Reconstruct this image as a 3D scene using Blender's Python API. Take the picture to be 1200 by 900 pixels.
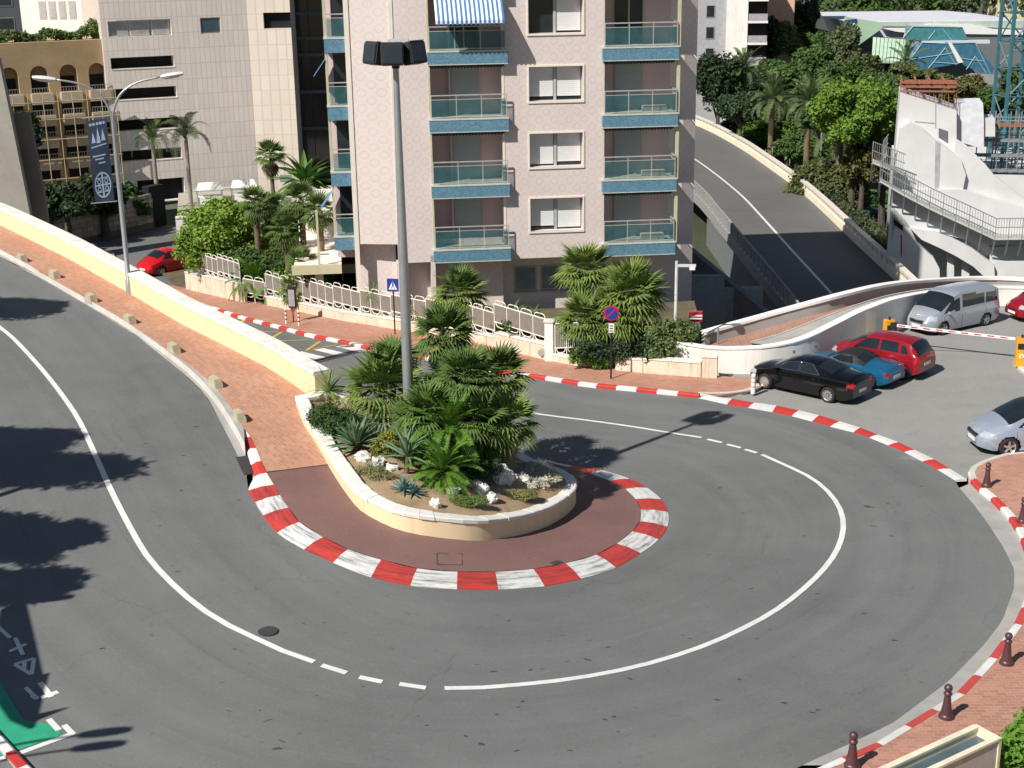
import bpy, bmesh, math, random
import numpy as np
from mathutils import Vector, Matrix, geometry
R = math.radians
scene = bpy.context.scene
for o in list(bpy.data.objects): bpy.data.objects.remove(o)
C = scene.collection

# ------------------------------------------------------------------ camera, sky, sun, exposure
TH, RO, FPX, CAMZ = R(17.3), R(0.9), 1640.0, 16.0
_r = Vector((1,0,0)); _u = Vector((0,math.sin(TH),math.cos(TH))); _f = Vector((0,math.cos(TH),-math.sin(TH)))
RX = _r*math.cos(RO) - _u*math.sin(RO); UX = _u*math.cos(RO) + _r*math.sin(RO); FX = _f
cd = bpy.data.cameras.new('camera'); cam = bpy.data.objects.new('camera', cd); C.objects.link(cam)
m4 = Matrix((RX, UX, -FX)).transposed().to_4x4(); m4.translation = (0,0,CAMZ); cam.matrix_world = m4
cd.sensor_width = 36; cd.lens = 36*FPX/1200; cd.clip_start = .3; cd.clip_end = 4000
scene.camera = cam
TOSUN = Vector((-10.2,-9.9,13.9)).normalized()
SUN_EL = math.asin(TOSUN.z); SUN_AZ = math.atan2(TOSUN.x, TOSUN.y)
w = bpy.data.worlds.new('World'); scene.world = w; w.use_nodes = True
nt = w.node_tree; bg = nt.nodes['Background']
sky = nt.nodes.new('ShaderNodeTexSky'); sky.sky_type = 'NISHITA'; sky.sun_disc = False
sky.sun_elevation = SUN_EL; sky.sun_rotation = SUN_AZ; sky.air_density = 1.0; sky.dust_density = .6; sky.ozone_density = 1.2
nt.links.new(sky.outputs[0], bg.inputs[0]); bg.inputs[1].default_value = .05
sl = bpy.data.lights.new('sun', 'SUN'); sl.energy = 5.0; sl.angle = R(.55); sl.color = (1,.95,.87)
so = bpy.data.objects.new('sun', sl); C.objects.link(so); so.location = (-60,-60,90)
so.rotation_mode = 'QUATERNION'; so.rotation_quaternion = TOSUN.to_track_quat('Z','Y')
scene.view_settings.view_transform = 'Standard'; scene.view_settings.look = 'None'
scene.view_settings.exposure = 0.27; scene.view_settings.gamma = 1
scene.render.engine = 'CYCLES'
scene.cycles.max_bounces = 5; scene.cycles.transparent_max_bounces = 12

# ------------------------------------------------------------------ survey helpers (pixel of the photo -> point on a known surface)
def ray(px, py): return (FX + RX*((px-600)/FPX) - UX*((py-450)/FPX))
def atz(px, py, z):
    d = ray(px, py); return Vector((0,0,CAMZ)) + d*((z-CAMZ)/d.z)
def aty(px, py, Y):
    d = ray(px, py); return Vector((0,0,CAMZ)) + d*(Y/d.y)
_N = [(-17.9+(-14),47.3+20,5.2)]
for a in [(0,385,3.6),(100,510,2.95),(160,620,2.45),(250,710,2.1),(365,775,1.8),(520,806,1.5),(700,795,1.2),(870,740,.85),(960,690,.62),
          (990,640,.45),(975,590,.28),(895,535,.1),(800,508,.02),(640,487,-.12),(400,415,-.72),(330,385,-1.25),(185,312,-2.8)]:
    _N.append(tuple(atz(*a)))
_N.append((-44,118,-5.0))
def catmull(P, n=12):
    P = [np.array(p, float) for p in P]; P = [2*P[0]-P[1]] + P + [2*P[-1]-P[-2]]; out = []
    for i in range(1, len(P)-2):
        for k in range(n):
            t = k/n; a,b,c,d = P[i-1:i+3]
            out.append(.5*((2*b)+(c-a)*t+(2*a-5*b+4*c-d)*t*t+(3*b-a-3*c+d)*t**3))
    out.append(P[-2]); return np.array(out)
_CL = catmull(_N, 14); _MID = 14*10
# dividing line between the upper and the lower road (under the yellow wall and through the planter)
_DIV = None
def gz(x, y, side=None):
    if side is None and _DIV is not None and x < _DIV[0][0]:
        side = 'u' if y < np.interp(-x, [-p[0] for p in _DIV], [p[1] for p in _DIV]) else 'l'
    cl = _CL
    if side == 'u': cl = _CL[:_MID+16]
    elif side == 'l': cl = _CL[_MID-16:]
    d = np.hypot(cl[:,0]-x, cl[:,1]-y); k = np.exp(-(d-d.min())/1.2)
    return float((cl[:,2]*k).sum()/k.sum())
def g(px, py, dz=0.0, side=None, off=0.0):
    z = 1.0
    for i in range(40):
        p = atz(px, py, z+dz); zn = gz(p.x, p.y, side)
        if abs(zn-z) < 1e-4: break
        z += .6*(zn-z)
    p = atz(px, py, z+dz); return Vector((p.x, p.y, p.z+off))
_wb = [(369,444),(347,453),(320,434),(267,407),(213,380),(147,341),(80,303),(27,277),(0,264)]
WALLB = [g(a,b,.14,'u') for a,b in _wb[1:]]
_d = (WALLB[-1]-WALLB[-2]).normalized()
_DIV = [(2.2,40.2),(-1.5,41.4),(-4.2,44.2)] + [(p.x+.25,p.y+.25) for p in WALLB] + [(WALLB[-1].x+_d.x*40+.25, WALLB[-1].y+_d.y*40+.25)]

# ------------------------------------------------------------------ mesh helpers
class MB:
    def __init__(s): s.v = []; s.f = []
    def add(s, vs, fs):
        n = len(s.v); s.v += [tuple(v) for v in vs]; s.f += [tuple(n+i for i in f) for f in fs]; return s
    def box(s, x0,x1,y0,y1,z0,z1, mat=None):
        vs = [(x0,y0,z0),(x1,y0,z0),(x1,y1,z0),(x0,y1,z0),(x0,y0,z1),(x1,y0,z1),(x1,y1,z1),(x0,y1,z1)]
        if mat is not None: vs = [mat @ Vector(v) for v in vs]
        return s.add(vs, [(3,2,1,0),(4,5,6,7),(0,1,5,4),(1,2,6,5),(2,3,7,6),(3,0,4,7)])
    def prism(s, poly, z0, z1):
        n = len(poly); A = sum(poly[i][0]*poly[(i+1)%n][1]-poly[(i+1)%n][0]*poly[i][1] for i in range(n))
        if A < 0: poly = poly[::-1]
        f0 = (lambda p: z0(*p)) if callable(z0) else (lambda p: z0); f1 = (lambda p: z1(*p)) if callable(z1) else (lambda p: z1)
        vs = [(p[0],p[1],f0(p[:2])) for p in poly] + [(p[0],p[1],f1(p[:2])) for p in poly]
        return s.add(vs, [tuple(range(n-1,-1,-1)), tuple(range(n,2*n))] + [(i,(i+1)%n,n+(i+1)%n,n+i) for i in range(n)])
    def quad(s, *p): return s.add(p, [tuple(range(len(p)))])
    def tube(s, pts, r, n=8, r2=None, cap=True):
        pts = [Vector(p) for p in pts]; m = len(pts); vs = []; ref = None
        for i,p in enumerate(pts):
            t = (pts[min(i+1,m-1)]-pts[max(i-1,0)]).normalized()
            if ref is None: ref = Vector((1,0,0)) if abs(t.x) < .8 else Vector((0,1,0))
            a = t.cross(ref).normalized(); b = t.cross(a).normalized(); ref = a.cross(t) if False else ref
            rr = r if r2 is None else r+(r2-r)*i/max(1,m-1)
            if isinstance(r,(list,tuple)): rr = r[i]
            vs += [p + a*(rr*math.cos(2*math.pi*k/n)) + b*(rr*math.sin(2*math.pi*k/n)) for k in range(n)]
        fs = [(i*n+k, i*n+(k+1)%n, (i+1)*n+(k+1)%n, (i+1)*n+k) for i in range(m-1) for k in range(n)]
        if cap: fs += [tuple(range(n-1,-1,-1)), tuple((m-1)*n+k for k in range(n))]
        return s.add(vs, fs)
    def lathe(s, prof, n=16, c=(0,0,0), axis='z', cap=True):
        vs = []
        for rr,z in prof:
            for k in range(n):
                a = 2*math.pi*k/n
                p = (rr*math.cos(a), rr*math.sin(a), z)
                if axis == 'y': p = (p[0], p[2], p[1])
                vs.append((p[0]+c[0], p[1]+c[1], p[2]+c[2]))
        m = len(prof)
        fs = [(i*n+k, i*n+(k+1)%n, (i+1)*n+(k+1)%n, (i+1)*n+k) for i in range(m-1) for k in range(n)]
        if cap: fs += [tuple(range(n-1,-1,-1)), tuple((m-1)*n+k for k in range(n))]
        return s.add(vs, fs)
    def strip(s, A, B, flip=False):
        n = len(A); fs = [(i,i+1,n+i+1,n+i) for i in range(n-1)]
        if flip: fs = [f[::-1] for f in fs]
        return s.add(list(A)+list(B), fs)
    def sweep(s, secs, closed_sec=True):     # secs: list of equally long cross-sections
        m = len(secs); n = len(secs[0]); vs = [p for sc in secs for p in sc]
        rng = range(n) if closed_sec else range(n-1)
        fs = [(i*n+k, (i+1)*n+k, (i+1)*n+(k+1)%n, i*n+(k+1)%n) for i in range(m-1) for k in rng]
        if closed_sec: fs += [tuple(range(n)), tuple((m-1)*n+k for k in range(n-1,-1,-1))]
        return s.add(vs, fs)
    def build(s, name, mat, parent=None, smooth=False, bevel=0, fix=False):
        me = bpy.data.meshes.new(name); me.from_pydata(s.v, [], s.f); me.update()
        if fix or bevel:
            bm = bmesh.new(); bm.from_mesh(me)
            if fix: bmesh.ops.recalc_face_normals(bm, faces=bm.faces)
            if bevel:
                ed = [e for e in bm.edges if len(e.link_faces)==2 and e.calc_face_angle(0) > .5]
                bmesh.ops.bevel(bm, geom=ed, offset=bevel, segments=2, affect='EDGES', clamp_overlap=True)
            bm.to_mesh(me); bm.free()
        if smooth:
            me.shade_smooth()
            if smooth != 'all':
                me.set_sharp_from_angle(angle=R(38))
        return link(name, me, mat, parent)
def link(name, me, mat, parent=None):
    o = bpy.data.objects.new(name, me); C.objects.link(o)
    if mat is not None and len(me.materials) == 0: me.materials.append(mat)
    if parent is not None: o.parent = parent
    return o
def empty(name, loc=(0,0,0), rz=0, label=None, cat=None, group=None):
    o = bpy.data.objects.new(name, None); C.objects.link(o); o.location = loc; o.rotation_euler = (0,0,rz); o.empty_display_size = .3
    return tag(o, label, cat, group)
def tag(o, label=None, cat=None, group=None, kind=None):
    for k,v in (('label',label),('category',cat),('group',group),('kind',kind)):
        if v: o[k] = v
    return o
def struct(o): o['kind'] = 'structure'; return o
def copy_tree(o, parent=None):
    c = o.copy(); C.objects.link(c)
    if parent is not None: c.parent = parent
    for ch in [x for x in bpy.data.objects if x.parent == o]: copy_tree(ch, c)
    return c
def quads_mesh(name, Q):                 # Q: (n,4,3) array of quads, or (n,3,3) of triangles
    Q = np.asarray(Q, dtype=np.float32); n,k = Q.shape[:2]
    me = bpy.data.meshes.new(name); me.vertices.add(n*k); me.loops.add(n*k); me.polygons.add(n)
    me.vertices.foreach_set('co', Q.reshape(-1)); me.loops.foreach_set('vertex_index', np.arange(n*k, dtype=np.int32))
    me.polygons.foreach_set('loop_start', np.arange(0,n*k,k, dtype=np.int32)); me.polygons.foreach_set('loop_total', np.full(n,k,dtype=np.int32))
    me.update(calc_edges=True); me.validate(); return me
def sheet(name, poly, zf, step, mat, parent=None, holes=()):
    """triangulated ground sheet over a plan polygon"""
    pts = []; edges = []
    def ring(pl):
        n0 = len(pts); dense = []
        for i in range(len(pl)):
            a = Vector(pl[i][:2]); b = Vector(pl[(i+1)%len(pl)][:2]); k = max(1,int((b-a).length/step))
            dense += [a.lerp(b, j/k) for j in range(k)]
        pts.extend(dense); m = len(dense)
        edges.extend((n0+i, n0+(i+1)%m) for i in range(m)); return dense
    outer = ring(poly); hs = [ring(h) for h in holes]
    xs = [p.x for p in outer]; ys = [p.y for p in outer]
    def inside(x, y, pl):
        c = False; n = len(pl); j = n-1
        for i in range(n):
            if (pl[i].y > y) != (pl[j].y > y) and x < (pl[j].x-pl[i].x)*(y-pl[i].y)/(pl[j].y-pl[i].y)+pl[i].x: c = not c
            j = i
        return c
    po = [Vector(p[:2]) for p in poly]; ph = [[Vector(p[:2]) for p in h] for h in holes]
    x = min(xs)+step*.5
    while x < max(xs):
        y = min(ys)+step*.5
        while y < max(ys):
            if inside(x,y,po) and not any(inside(x,y,h) for h in ph): pts.append(Vector((x,y)))
            y += step
        x += step
    vv, ee, ff, *_ = geometry.delaunay_2d_cdt(pts, edges, [], 0, 1e-4)
    keep = []
    for f in ff:
        cx = sum(vv[i].x for i in f)/len(f); cy = sum(vv[i].y for i in f)/len(f)
        if inside(cx,cy,po) and not any(inside(cx,cy,h) for h in ph): keep.append(tuple(f))
    me = bpy.data.meshes.new(name); me.from_pydata([(v.x,v.y,zf(v.x,v.y)) for v in vv], [], keep); me.update()
    if len(me.polygons) and me.polygons[0].normal.z < 0: me.flip_normals()
    me.shade_smooth(); return link(name, me, mat, parent)
def resample(P, n=None, step=None):
    P = [Vector(p) for p in P]; L = [0]
    for a,b in zip(P,P[1:]): L.append(L[-1]+(b-a).length)
    if n is None: n = max(1,round(L[-1]/step))
    out = []; j = 0
    for i in range(n+1):
        s = L[-1]*i/n
        while j < len(P)-2 and L[j+1] < s: j += 1
        out.append(P[j].lerp(P[j+1], (s-L[j])/max(1e-9,L[j+1]-L[j])))
    return out
def offs(P, d):                          # offset a polyline in plan to its left by d
    P = [Vector(p) for p in P]; out = []
    for i,p in enumerate(P):
        t = (P[min(i+1,len(P)-1)]-P[max(i-1,0)]); t.z = 0; t.normalize()
        out.append(Vector((p.x-t.y*d, p.y+t.x*d, p.z)))
    return out
def smooth3(P, n=6): return [Vector(p) for p in catmull([tuple(p) for p in P], n)]

# ------------------------------------------------------------------ procedural materials
_M = {}
def nodes(name):
    m = bpy.data.materials.new(name); m.use_nodes = True; t = m.node_tree
    return m, t, t.nodes['Principled BSDF']
class NT:
    def __init__(s, t): s.t = t
    def n(s, kind, **kw):
        nd = s.t.nodes.new('ShaderNode'+kind)
        for k,v in kw.items():
            if k.startswith('i_'): nd.inputs[k[2:].replace('_',' ')].default_value = v
            else: setattr(nd, k, v)
        return nd
    def l(s, a, b): s.t.links.new(a, b)
    def math(s, op, a, b=None, c=None):
        nd = s.t.nodes.new('ShaderNodeMath'); nd.operation = op
        for i,v in enumerate((a,b,c)):
            if v is None: continue
            if isinstance(v,(int,float)): nd.inputs[i].default_value = v
            else: s.l(v, nd.inputs[i])
        return nd.outputs[0]
    def mix(s, fac, a, b, bt='MIX'):
        nd = s.t.nodes.new('ShaderNodeMix'); nd.data_type = 'RGBA'; nd.blend_type = bt
        for sock,v in ((nd.inputs[0],fac),(nd.inputs[6],a),(nd.inputs[7],b)):
            if isinstance(v,(int,float)): sock.default_value = v
            elif isinstance(v,(tuple,list)): sock.default_value = tuple(v)+((1,) if len(v)==3 else ())
            else: s.l(v, sock)
        return nd.outputs[2]
    def noise(s, vec, scale, detail=4, rough=.55):
        nd = s.n('TexNoise'); nd.inputs['Scale'].default_value = scale; nd.inputs['Detail'].default_value = detail; nd.inputs['Roughness'].default_value = rough
        if vec is not None: s.l(vec, nd.inputs['Vector'])
        return nd.outputs[0]
    def ramp(s, v, a, b):
        nd = s.n('MapRange'); s.l(v, nd.inputs[0]); nd.inputs[1].default_value = a; nd.inputs[2].default_value = b; nd.clamp = True; return nd.outputs[0]
    def bump(s, bsdf, h, strength=.3, dist=.02):
        nd = s.n('Bump'); nd.inputs['Strength'].default_value = strength; nd.inputs['Distance'].default_value = dist; s.l(h, nd.inputs['Height']); s.l(nd.outputs[0], bsdf.inputs['Normal'])
def mul(c, k): return tuple(min(1,x*k) for x in c)
def mat(name, col, rough=.75, var=.12, scale=3.0, fine=40, bump=.1, metal=0, spec=.4, dirt=None, dirtamt=.35, dscale=1.2, drip=0):
    if name in _M: return _M[name]
    m,t,b = nodes(name); k = NT(t); pos = k.n('NewGeometry').outputs['Position']
    n1 = k.noise(pos, scale, 5); n2 = k.noise(pos, fine, 3)
    c = k.mix(k.ramp(n1,.3,.7), mul(col,1-var), mul(col,1+var))
    c = k.mix(k.math('MULTIPLY', k.ramp(n2,.35,.65), min(.6,var)), c, mul(col,.8))
    if dirt:
        d = k.ramp(k.noise(pos, dscale, 6, .65), .5, .75); c = k.mix(k.math('MULTIPLY', d, dirtamt), c, dirt)
    if drip:                             # rain streaks running down the wall
        mp = k.n('Mapping'); mp.inputs['Scale'].default_value = (5,5,.35); k.l(pos, mp.inputs['Vector']); dn = k.noise(mp.outputs[0], 1.0, 5, .65)
        c = k.mix(k.math('MULTIPLY', k.ramp(dn,.52,.72), drip), c, mul(dirt or col,.75))
    k.l(c, b.inputs['Base Color']); b.inputs['Roughness'].default_value = rough; b.inputs['Metallic'].default_value = metal
    b.inputs['Specular IOR Level'].default_value = spec
    if bump: k.bump(b, n2, bump, .02)
    _M[name] = m; return m
def paint(name, col, rough=.25, metal=.0, coat=.55):
    if name in _M: return _M[name]
    m,t,b = nodes(name); k = NT(t); pos = k.n('TexCoord').outputs['Object']
    k.l(k.mix(k.ramp(k.noise(pos, 300, 2),.3,.7), mul(col,.93), mul(col,1.07)), b.inputs['Base Color'])
    b.inputs['Roughness'].default_value = rough; b.inputs['Metallic'].default_value = metal; b.inputs['Coat Weight'].default_value = coat; b.inputs['Specular IOR Level'].default_value = .3; b.inputs['Coat Roughness'].default_value = .05
    _M[name] = m; return m
def glass(name, col, rough=.05, alpha=None):
    if name in _M: return _M[name]
    m,t,b = nodes(name); k = NT(t); pos = k.n('NewGeometry').outputs['Position']
    k.l(k.mix(k.ramp(k.noise(pos, 2.0, 2),.3,.7), mul(col,.8), mul(col,1.2)), b.inputs['Base Color'])
    b.inputs['Roughness'].default_value = rough; b.inputs['Specular IOR Level'].default_value = .7
    if alpha is not None: b.inputs['Alpha'].default_value = alpha
    _M[name] = m; return m
def leafmat(name, col, var=.35, trans=.25, rough=.5):
    if name in _M: return _M[name]
    m,t,b = nodes(name); k = NT(t); geo = k.n('NewGeometry')
    rnd = geo.outputs['Random Per Island']; oi = k.n('ObjectInfo').outputs['Random']
    col = mul(col,1.3); hsv = k.n('HueSaturation'); hsv.inputs['Color'].default_value = (*col,1)
    k.l(k.math('ADD', k.math('MULTIPLY', rnd, 2*var*.7), k.math('MULTIPLY_ADD', oi, var*.6, 1-var)), hsv.inputs['Value'])
    k.l(k.math('MULTIPLY_ADD', rnd, .03, .485), hsv.inputs['Hue'])
    n = k.noise(geo.outputs['Position'], .9, 3)
    c = k.mix(k.math('MULTIPLY', k.ramp(n,.45,.7), .35), hsv.outputs[0], (col[0]*1.6,col[1]*1.25,col[2]*.8))
    k.l(c, b.inputs['Base Color']); b.inputs['Roughness'].default_value = .6; b.inputs['Specular IOR Level'].default_value = .22
    tr = k.n('BsdfTranslucent'); k.l(c, tr.inputs['Color']); mx = k.n('MixShader'); mx.inputs[0].default_value = trans
    k.l(b.outputs[0], mx.inputs[1]); k.l(tr.outputs[0], mx.inputs[2]); k.l(mx.outputs[0], t.nodes['Material Output'].inputs['Surface'])
    _M[name] = m; return m
def asphalt(name, col, patch=.25, streak=False, crack=.0):
    m,t,b = nodes(name); k = NT(t); pos = k.n('NewGeometry').outputs['Position']
    big = k.noise(pos, .12, 4); mid = k.noise(pos, .9, 6, .65); fine = k.noise(pos, 45, 3, .7); sp = k.noise(pos, 6, 2); gr = k.noise(pos, 16, 4, .8)
    c = k.mix(k.ramp(big,.35,.65), mul(col,1-patch), mul(col,1+patch*.6))
    c = k.mix(k.math('MULTIPLY', k.ramp(mid,.35,.7), .35), c, mul(col,1.35))
    c = k.mix(k.math('MULTIPLY', k.ramp(fine,.35,.7), .35), c, mul(col,.55))
    c = k.mix(k.math('MULTIPLY', k.ramp(gr,.5,.75), .5), c, mul(col,1.5))
    c = k.mix(k.math('MULTIPLY', k.ramp(sp,.66,.76), .4), c, mul(col,.5))
    if streak:                           # wear drawn out along the driving direction (UV = length, lateral)
        uv = k.n('UVMap').outputs[0]; mp = k.n('Mapping'); mp.inputs['Scale'].default_value = (.05,1.1,1); k.l(uv, mp.inputs['Vector'])
        st = k.noise(mp.outputs[0], 1.0, 4, .6); c = k.mix(k.math('MULTIPLY', k.ramp(st,.5,.75), .38), c, mul(col,.62)); c = k.mix(k.math('MULTIPLY', k.ramp(st,.48,.3), .3), c, mul(col,1.35))
        mp2 = k.n('Mapping'); mp2.inputs['Scale'].default_value = (.09,9,1); k.l(uv, mp2.inputs['Vector'])
        s2 = k.noise(mp2.outputs[0], 1.0, 5, .7); c = k.mix(k.math('MULTIPLY', k.ramp(s2,.6,.72), .4), c, mul(col,.5))
    if crack:
        wv = k.n('VectorMath', operation='ADD'); nz = k.n('TexNoise'); nz.inputs['Scale'].default_value = 1.1; nz.inputs['Detail'].default_value = 4; k.l(pos, nz.inputs['Vector']); k.l(pos, wv.inputs[0]); k.l(nz.outputs[1], wv.inputs[1])
        vo = k.n('TexVoronoi', feature='DISTANCE_TO_EDGE'); vo.inputs['Scale'].default_value = .16; k.l(wv.outputs[0], vo.inputs['Vector'])
        ln = k.math('SUBTRACT', 1, k.ramp(vo.outputs['Distance'], .0015, .005)); msk = k.ramp(k.noise(pos,.25,2),.5,.6)
        c = k.mix(k.math('MULTIPLY', k.math('MULTIPLY', ln, msk), crack), c, mul(col,.45))
    k.l(c, b.inputs['Base Color']); b.inputs['Roughness'].default_value = .82; b.inputs['Specular IOR Level'].default_value = .35
    k.bump(b, fine, .3, .01); _M[name] = m; return m
def brickpave(name, col, ang, bw=.22, bh=.11, mortar=(.42,.36,.3)):
    m,t,b = nodes(name); k = NT(t); pos = k.n('NewGeometry').outputs['Position']
    mp = k.n('Mapping'); mp.inputs['Rotation'].default_value = (0,0,-ang); k.l(pos, mp.inputs['Vector'])
    br = k.n('TexBrick'); k.l(mp.outputs[0], br.inputs['Vector'])
    br.inputs['Color1'].default_value = (*mul(col,.82),1); br.inputs['Color2'].default_value = (*mul(col,1.18),1); br.inputs['Mortar'].default_value = (*mortar,1)
    br.inputs['Scale'].default_value = 1; br.inputs['Mortar Size'].default_value = .009; br.inputs['Brick Width'].default_value = bw; br.inputs['Row Height'].default_value = bh
    n = k.noise(pos, .7, 5); n2 = k.noise(pos, 30, 3)
    c = k.mix(k.ramp(n,.35,.7), br.outputs['Color'], k.mix(.5, br.outputs['Color'], mul(col,.72)))
    c = k.mix(k.math('MULTIPLY', k.ramp(n2,.4,.7),.2), c, mul(col,.6))
    k.l(c, b.inputs['Base Color']); b.inputs['Roughness'].default_value = .85
    k.bump(b, br.outputs['Fac'], .4, -.006); _M[name] = m; return m
def kerbpaint(name, col, wear):
    """painted kerb: worn paint with dark rubber streaks left by tyres"""
    m,t,b = nodes(name); k = NT(t); pos = k.n('TexCoord').outputs['Object']; wp = k.n('NewGeometry').outputs['Position']
    uv = k.n('UVMap').outputs[0]
    mp = k.n('Mapping'); mp.inputs['Scale'].default_value = (.9,16,1); k.l(uv, mp.inputs['Vector'])
    oi = k.n('ObjectInfo').outputs['Random']; ad = k.n('VectorMath', operation='ADD'); k.l(mp.outputs[0], ad.inputs[0])
    cx = k.n('CombineXYZ'); k.l(k.math('MULTIPLY', oi, 40), cx.inputs[0]); k.l(cx.outputs[0], ad.inputs[1])
    st = k.noise(ad.outputs[0], 1.0, 6, .7); n = k.noise(wp, 2, 5); f = k.noise(wp, 30, 4)
    c = k.mix(k.ramp(n,.3,.7), mul(col,.85), mul(col,1.05)); c = k.mix(k.math('MULTIPLY', k.ramp(f,.5,.75), .3), c, mul(col,.6))
    c = k.mix(k.math('MULTIPLY', k.ramp(st,.46,.64), wear), c, (.035,.035,.04))
    k.l(c, b.inputs['Base Color']); b.inputs['Roughness'].default_value = .6; k.bump(b, f, .15, .01); _M[name] = m; return m

ASPH = asphalt('asphalt', (.152,.156,.155), .16, True, .3); ASPH2 = asphalt('asphalt_car_park', (.27,.268,.255), .14, False, .25)
ASPH3 = asphalt('asphalt_viaduct', (.13,.13,.125), .12)
BRICK = brickpave('brick_paving_upper', (.50,.235,.14), R(-57)); BRICK2 = brickpave('brick_paving_lower', (.46,.20,.125), R(-30)); BRICK3 = brickpave('brick_paving_right', (.46,.215,.15), R(3), .24, .12)
MAROON = asphalt('maroon_asphalt', (.21,.118,.105), .3)
WHITE_LINE = mat('road_paint_white', (.72,.72,.70), .6, .08, 2, 25, .1, dirt=(.35,.34,.33), dirtamt=.35, dscale=3)
YELLOW_LINE = mat('road_paint_yellow', (.62,.40,.06), .6, .1, 2, 25, .1, dirt=(.2,.18,.1), dirtamt=.5, dscale=4)
GREEN_PAINT = mat('road_paint_green', (.03,.33,.19), .6, .12, 3, 25, .1)
KRED = kerbpaint('kerb_paint_red', (.55,.045,.035), .22); KWHITE = kerbpaint('kerb_paint_white', (.74,.74,.72), .22)
KREDW = kerbpaint('kerb_paint_red_worn', (.53,.05,.04), .6); KWHITEW = kerbpaint('kerb_paint_white_worn', (.72,.72,.70), .75)
KPINK = kerbpaint('kerb_paint_faded_red', (.52,.07,.06), .1)
CONC = mat('pale_concrete', (.55,.53,.49), .85, .1, 1.5, 35, .25, dirt=(.3,.28,.25), dirtamt=.35)
GUTTER = mat('gutter_concrete', (.36,.35,.33), .85, .12, 1.5, 35, .25, dirt=(.2,.19,.18), dirtamt=.4)
YWALL = mat('yellow_render', (.80,.64,.40), .85, .06, .8, 45, .2, dirt=(.66,.54,.36), dirtamt=.4, dscale=.8, drip=.4)
COPE = mat('white_coping', (.74,.72,.67), .8, .08, 1.2, 30, .2, dirt=(.45,.43,.4), dirtamt=.5, dscale=1.8)
WHITEWALL = mat('white_render', (.80,.78,.73), .8, .05, .6, 40, .12, dirt=(.55,.53,.48), dirtamt=.3, dscale=.5, drip=.28)
STONEWALL = mat('cream_stone', (.66,.58,.46), .85, .12, 1.6, 25, .35, dirt=(.42,.34,.22), dirtamt=.55, dscale=1.4, drip=.6)
METAL = mat('galvanised_steel', (.42,.44,.45), .4, .08, 4, 50, .05, metal=.6)
DARKMETAL = mat('dark_steel', (.03,.032,.035), .45, .1, 4, 50, .05, metal=.3)
WPAINT = mat('white_paint', (.78,.77,.73), .5, .05, 3, 50, .03, dirt=(.5,.45,.38), dirtamt=.3, dscale=4)
BLACKRUB = mat('black_rubber', (.018,.018,.018), .7, .1, 6, 60, .1)
SOIL = mat('dry_soil', (.36,.26,.16), .95, .25, 2, 25, .6, dirt=(.2,.15,.09), dirtamt=.6, dscale=2.5)
ROCK = mat('white_limestone', (.72,.70,.66), .9, .15, 4, 20, .7, dirt=(.3,.28,.25), dirtamt=.6, dscale=5)
TRUNK = mat('palm_trunk', (.17,.125,.08), .95, .3, 6, 25, .8)
BARK = mat('tree_bark', (.10,.08,.06), .95, .3, 5, 25, .8)
# ================================================================== ground, roads, kerbs
rnd = random.Random(7)
def V(p): return Vector(p)
def ext(a, b, L): d = (V(b)-V(a)); d.z = 0; d.normalize(); return Vector((b[0]+d.x*L, b[1]+d.y*L, b[2]))
ground = struct(MB().quad((-900,-60,-7.2),(900,-60,-7.2),(900,2500,-7.2),(-900,2500,-7.2)).build('ground', mat('distant_ground', (.10,.11,.07), .95, .3, .02, 1.0, 0)))

# upper kerb: road edge of the gutter, then brick edge
UK = [g(a,b,0,'u') for a,b in [(0,301),(53,329),(107,361),(160,393),(213,436),(240,462),(256,490),(272,521),(278,533),(289,559)]]
UKI = [g(a,b,.14,'u') for a,b in [(0,291.5),(35,314),(61,328),(115,358),(160,384.5),(208,417.5),(248,449),(262,466),(276,485),(286,502)]]
UK = [ext(UK[1],UK[0],26)] + UK; UKI = [ext(UKI[1],UKI[0],26)] + UKI
for q in (UK,UKI): q[0].z = gz(q[0].x,q[0].y,'u') + (.14 if q is UKI else 0)
# island kerb
IO = [(277,502),(283,515),(289,528),(294,545),(297,559),(291,574.7),(299,588.5),(308,604),(324.8,624),(356.5,643.5),(390.7,659),(435,676),(481,686),(535.5,690),(584,690.7),(638,686.7),(681,678),(722,665),(750.7,648),(772,632),(782,617),(783,600),(774.7,585),(758.7,571.5),(738,561),(706.7,551),(677,546.7),(652,543)]
II = [(289,499.5),(293,512),(300,525),(306,540),(312.5,554),(321,568),(328,580),(338,594.7),(350.7,611.5),(378.7,629.3),(408,643.5),(446.7,656),(489,666),(536,670),(580.5,670),(625,666.7),(662.7,660),(698.7,650),(722.7,637),(741,622.7),(750,610.7),(750.7,597),(744.8,584.8),(733,573),(714.7,563.5),(690.7,554.7),(664,547),(640,541)]
KH = .11
def sd(i,n): return 'u' if i < n*.55 else None
IOw = [g(a,b,.012,'u' if i<17 else None) for i,(a,b) in enumerate(IO)]; IIw = [g(a,b,KH,'u' if i<17 else None) for i,(a,b) in enumerate(II)]
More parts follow.
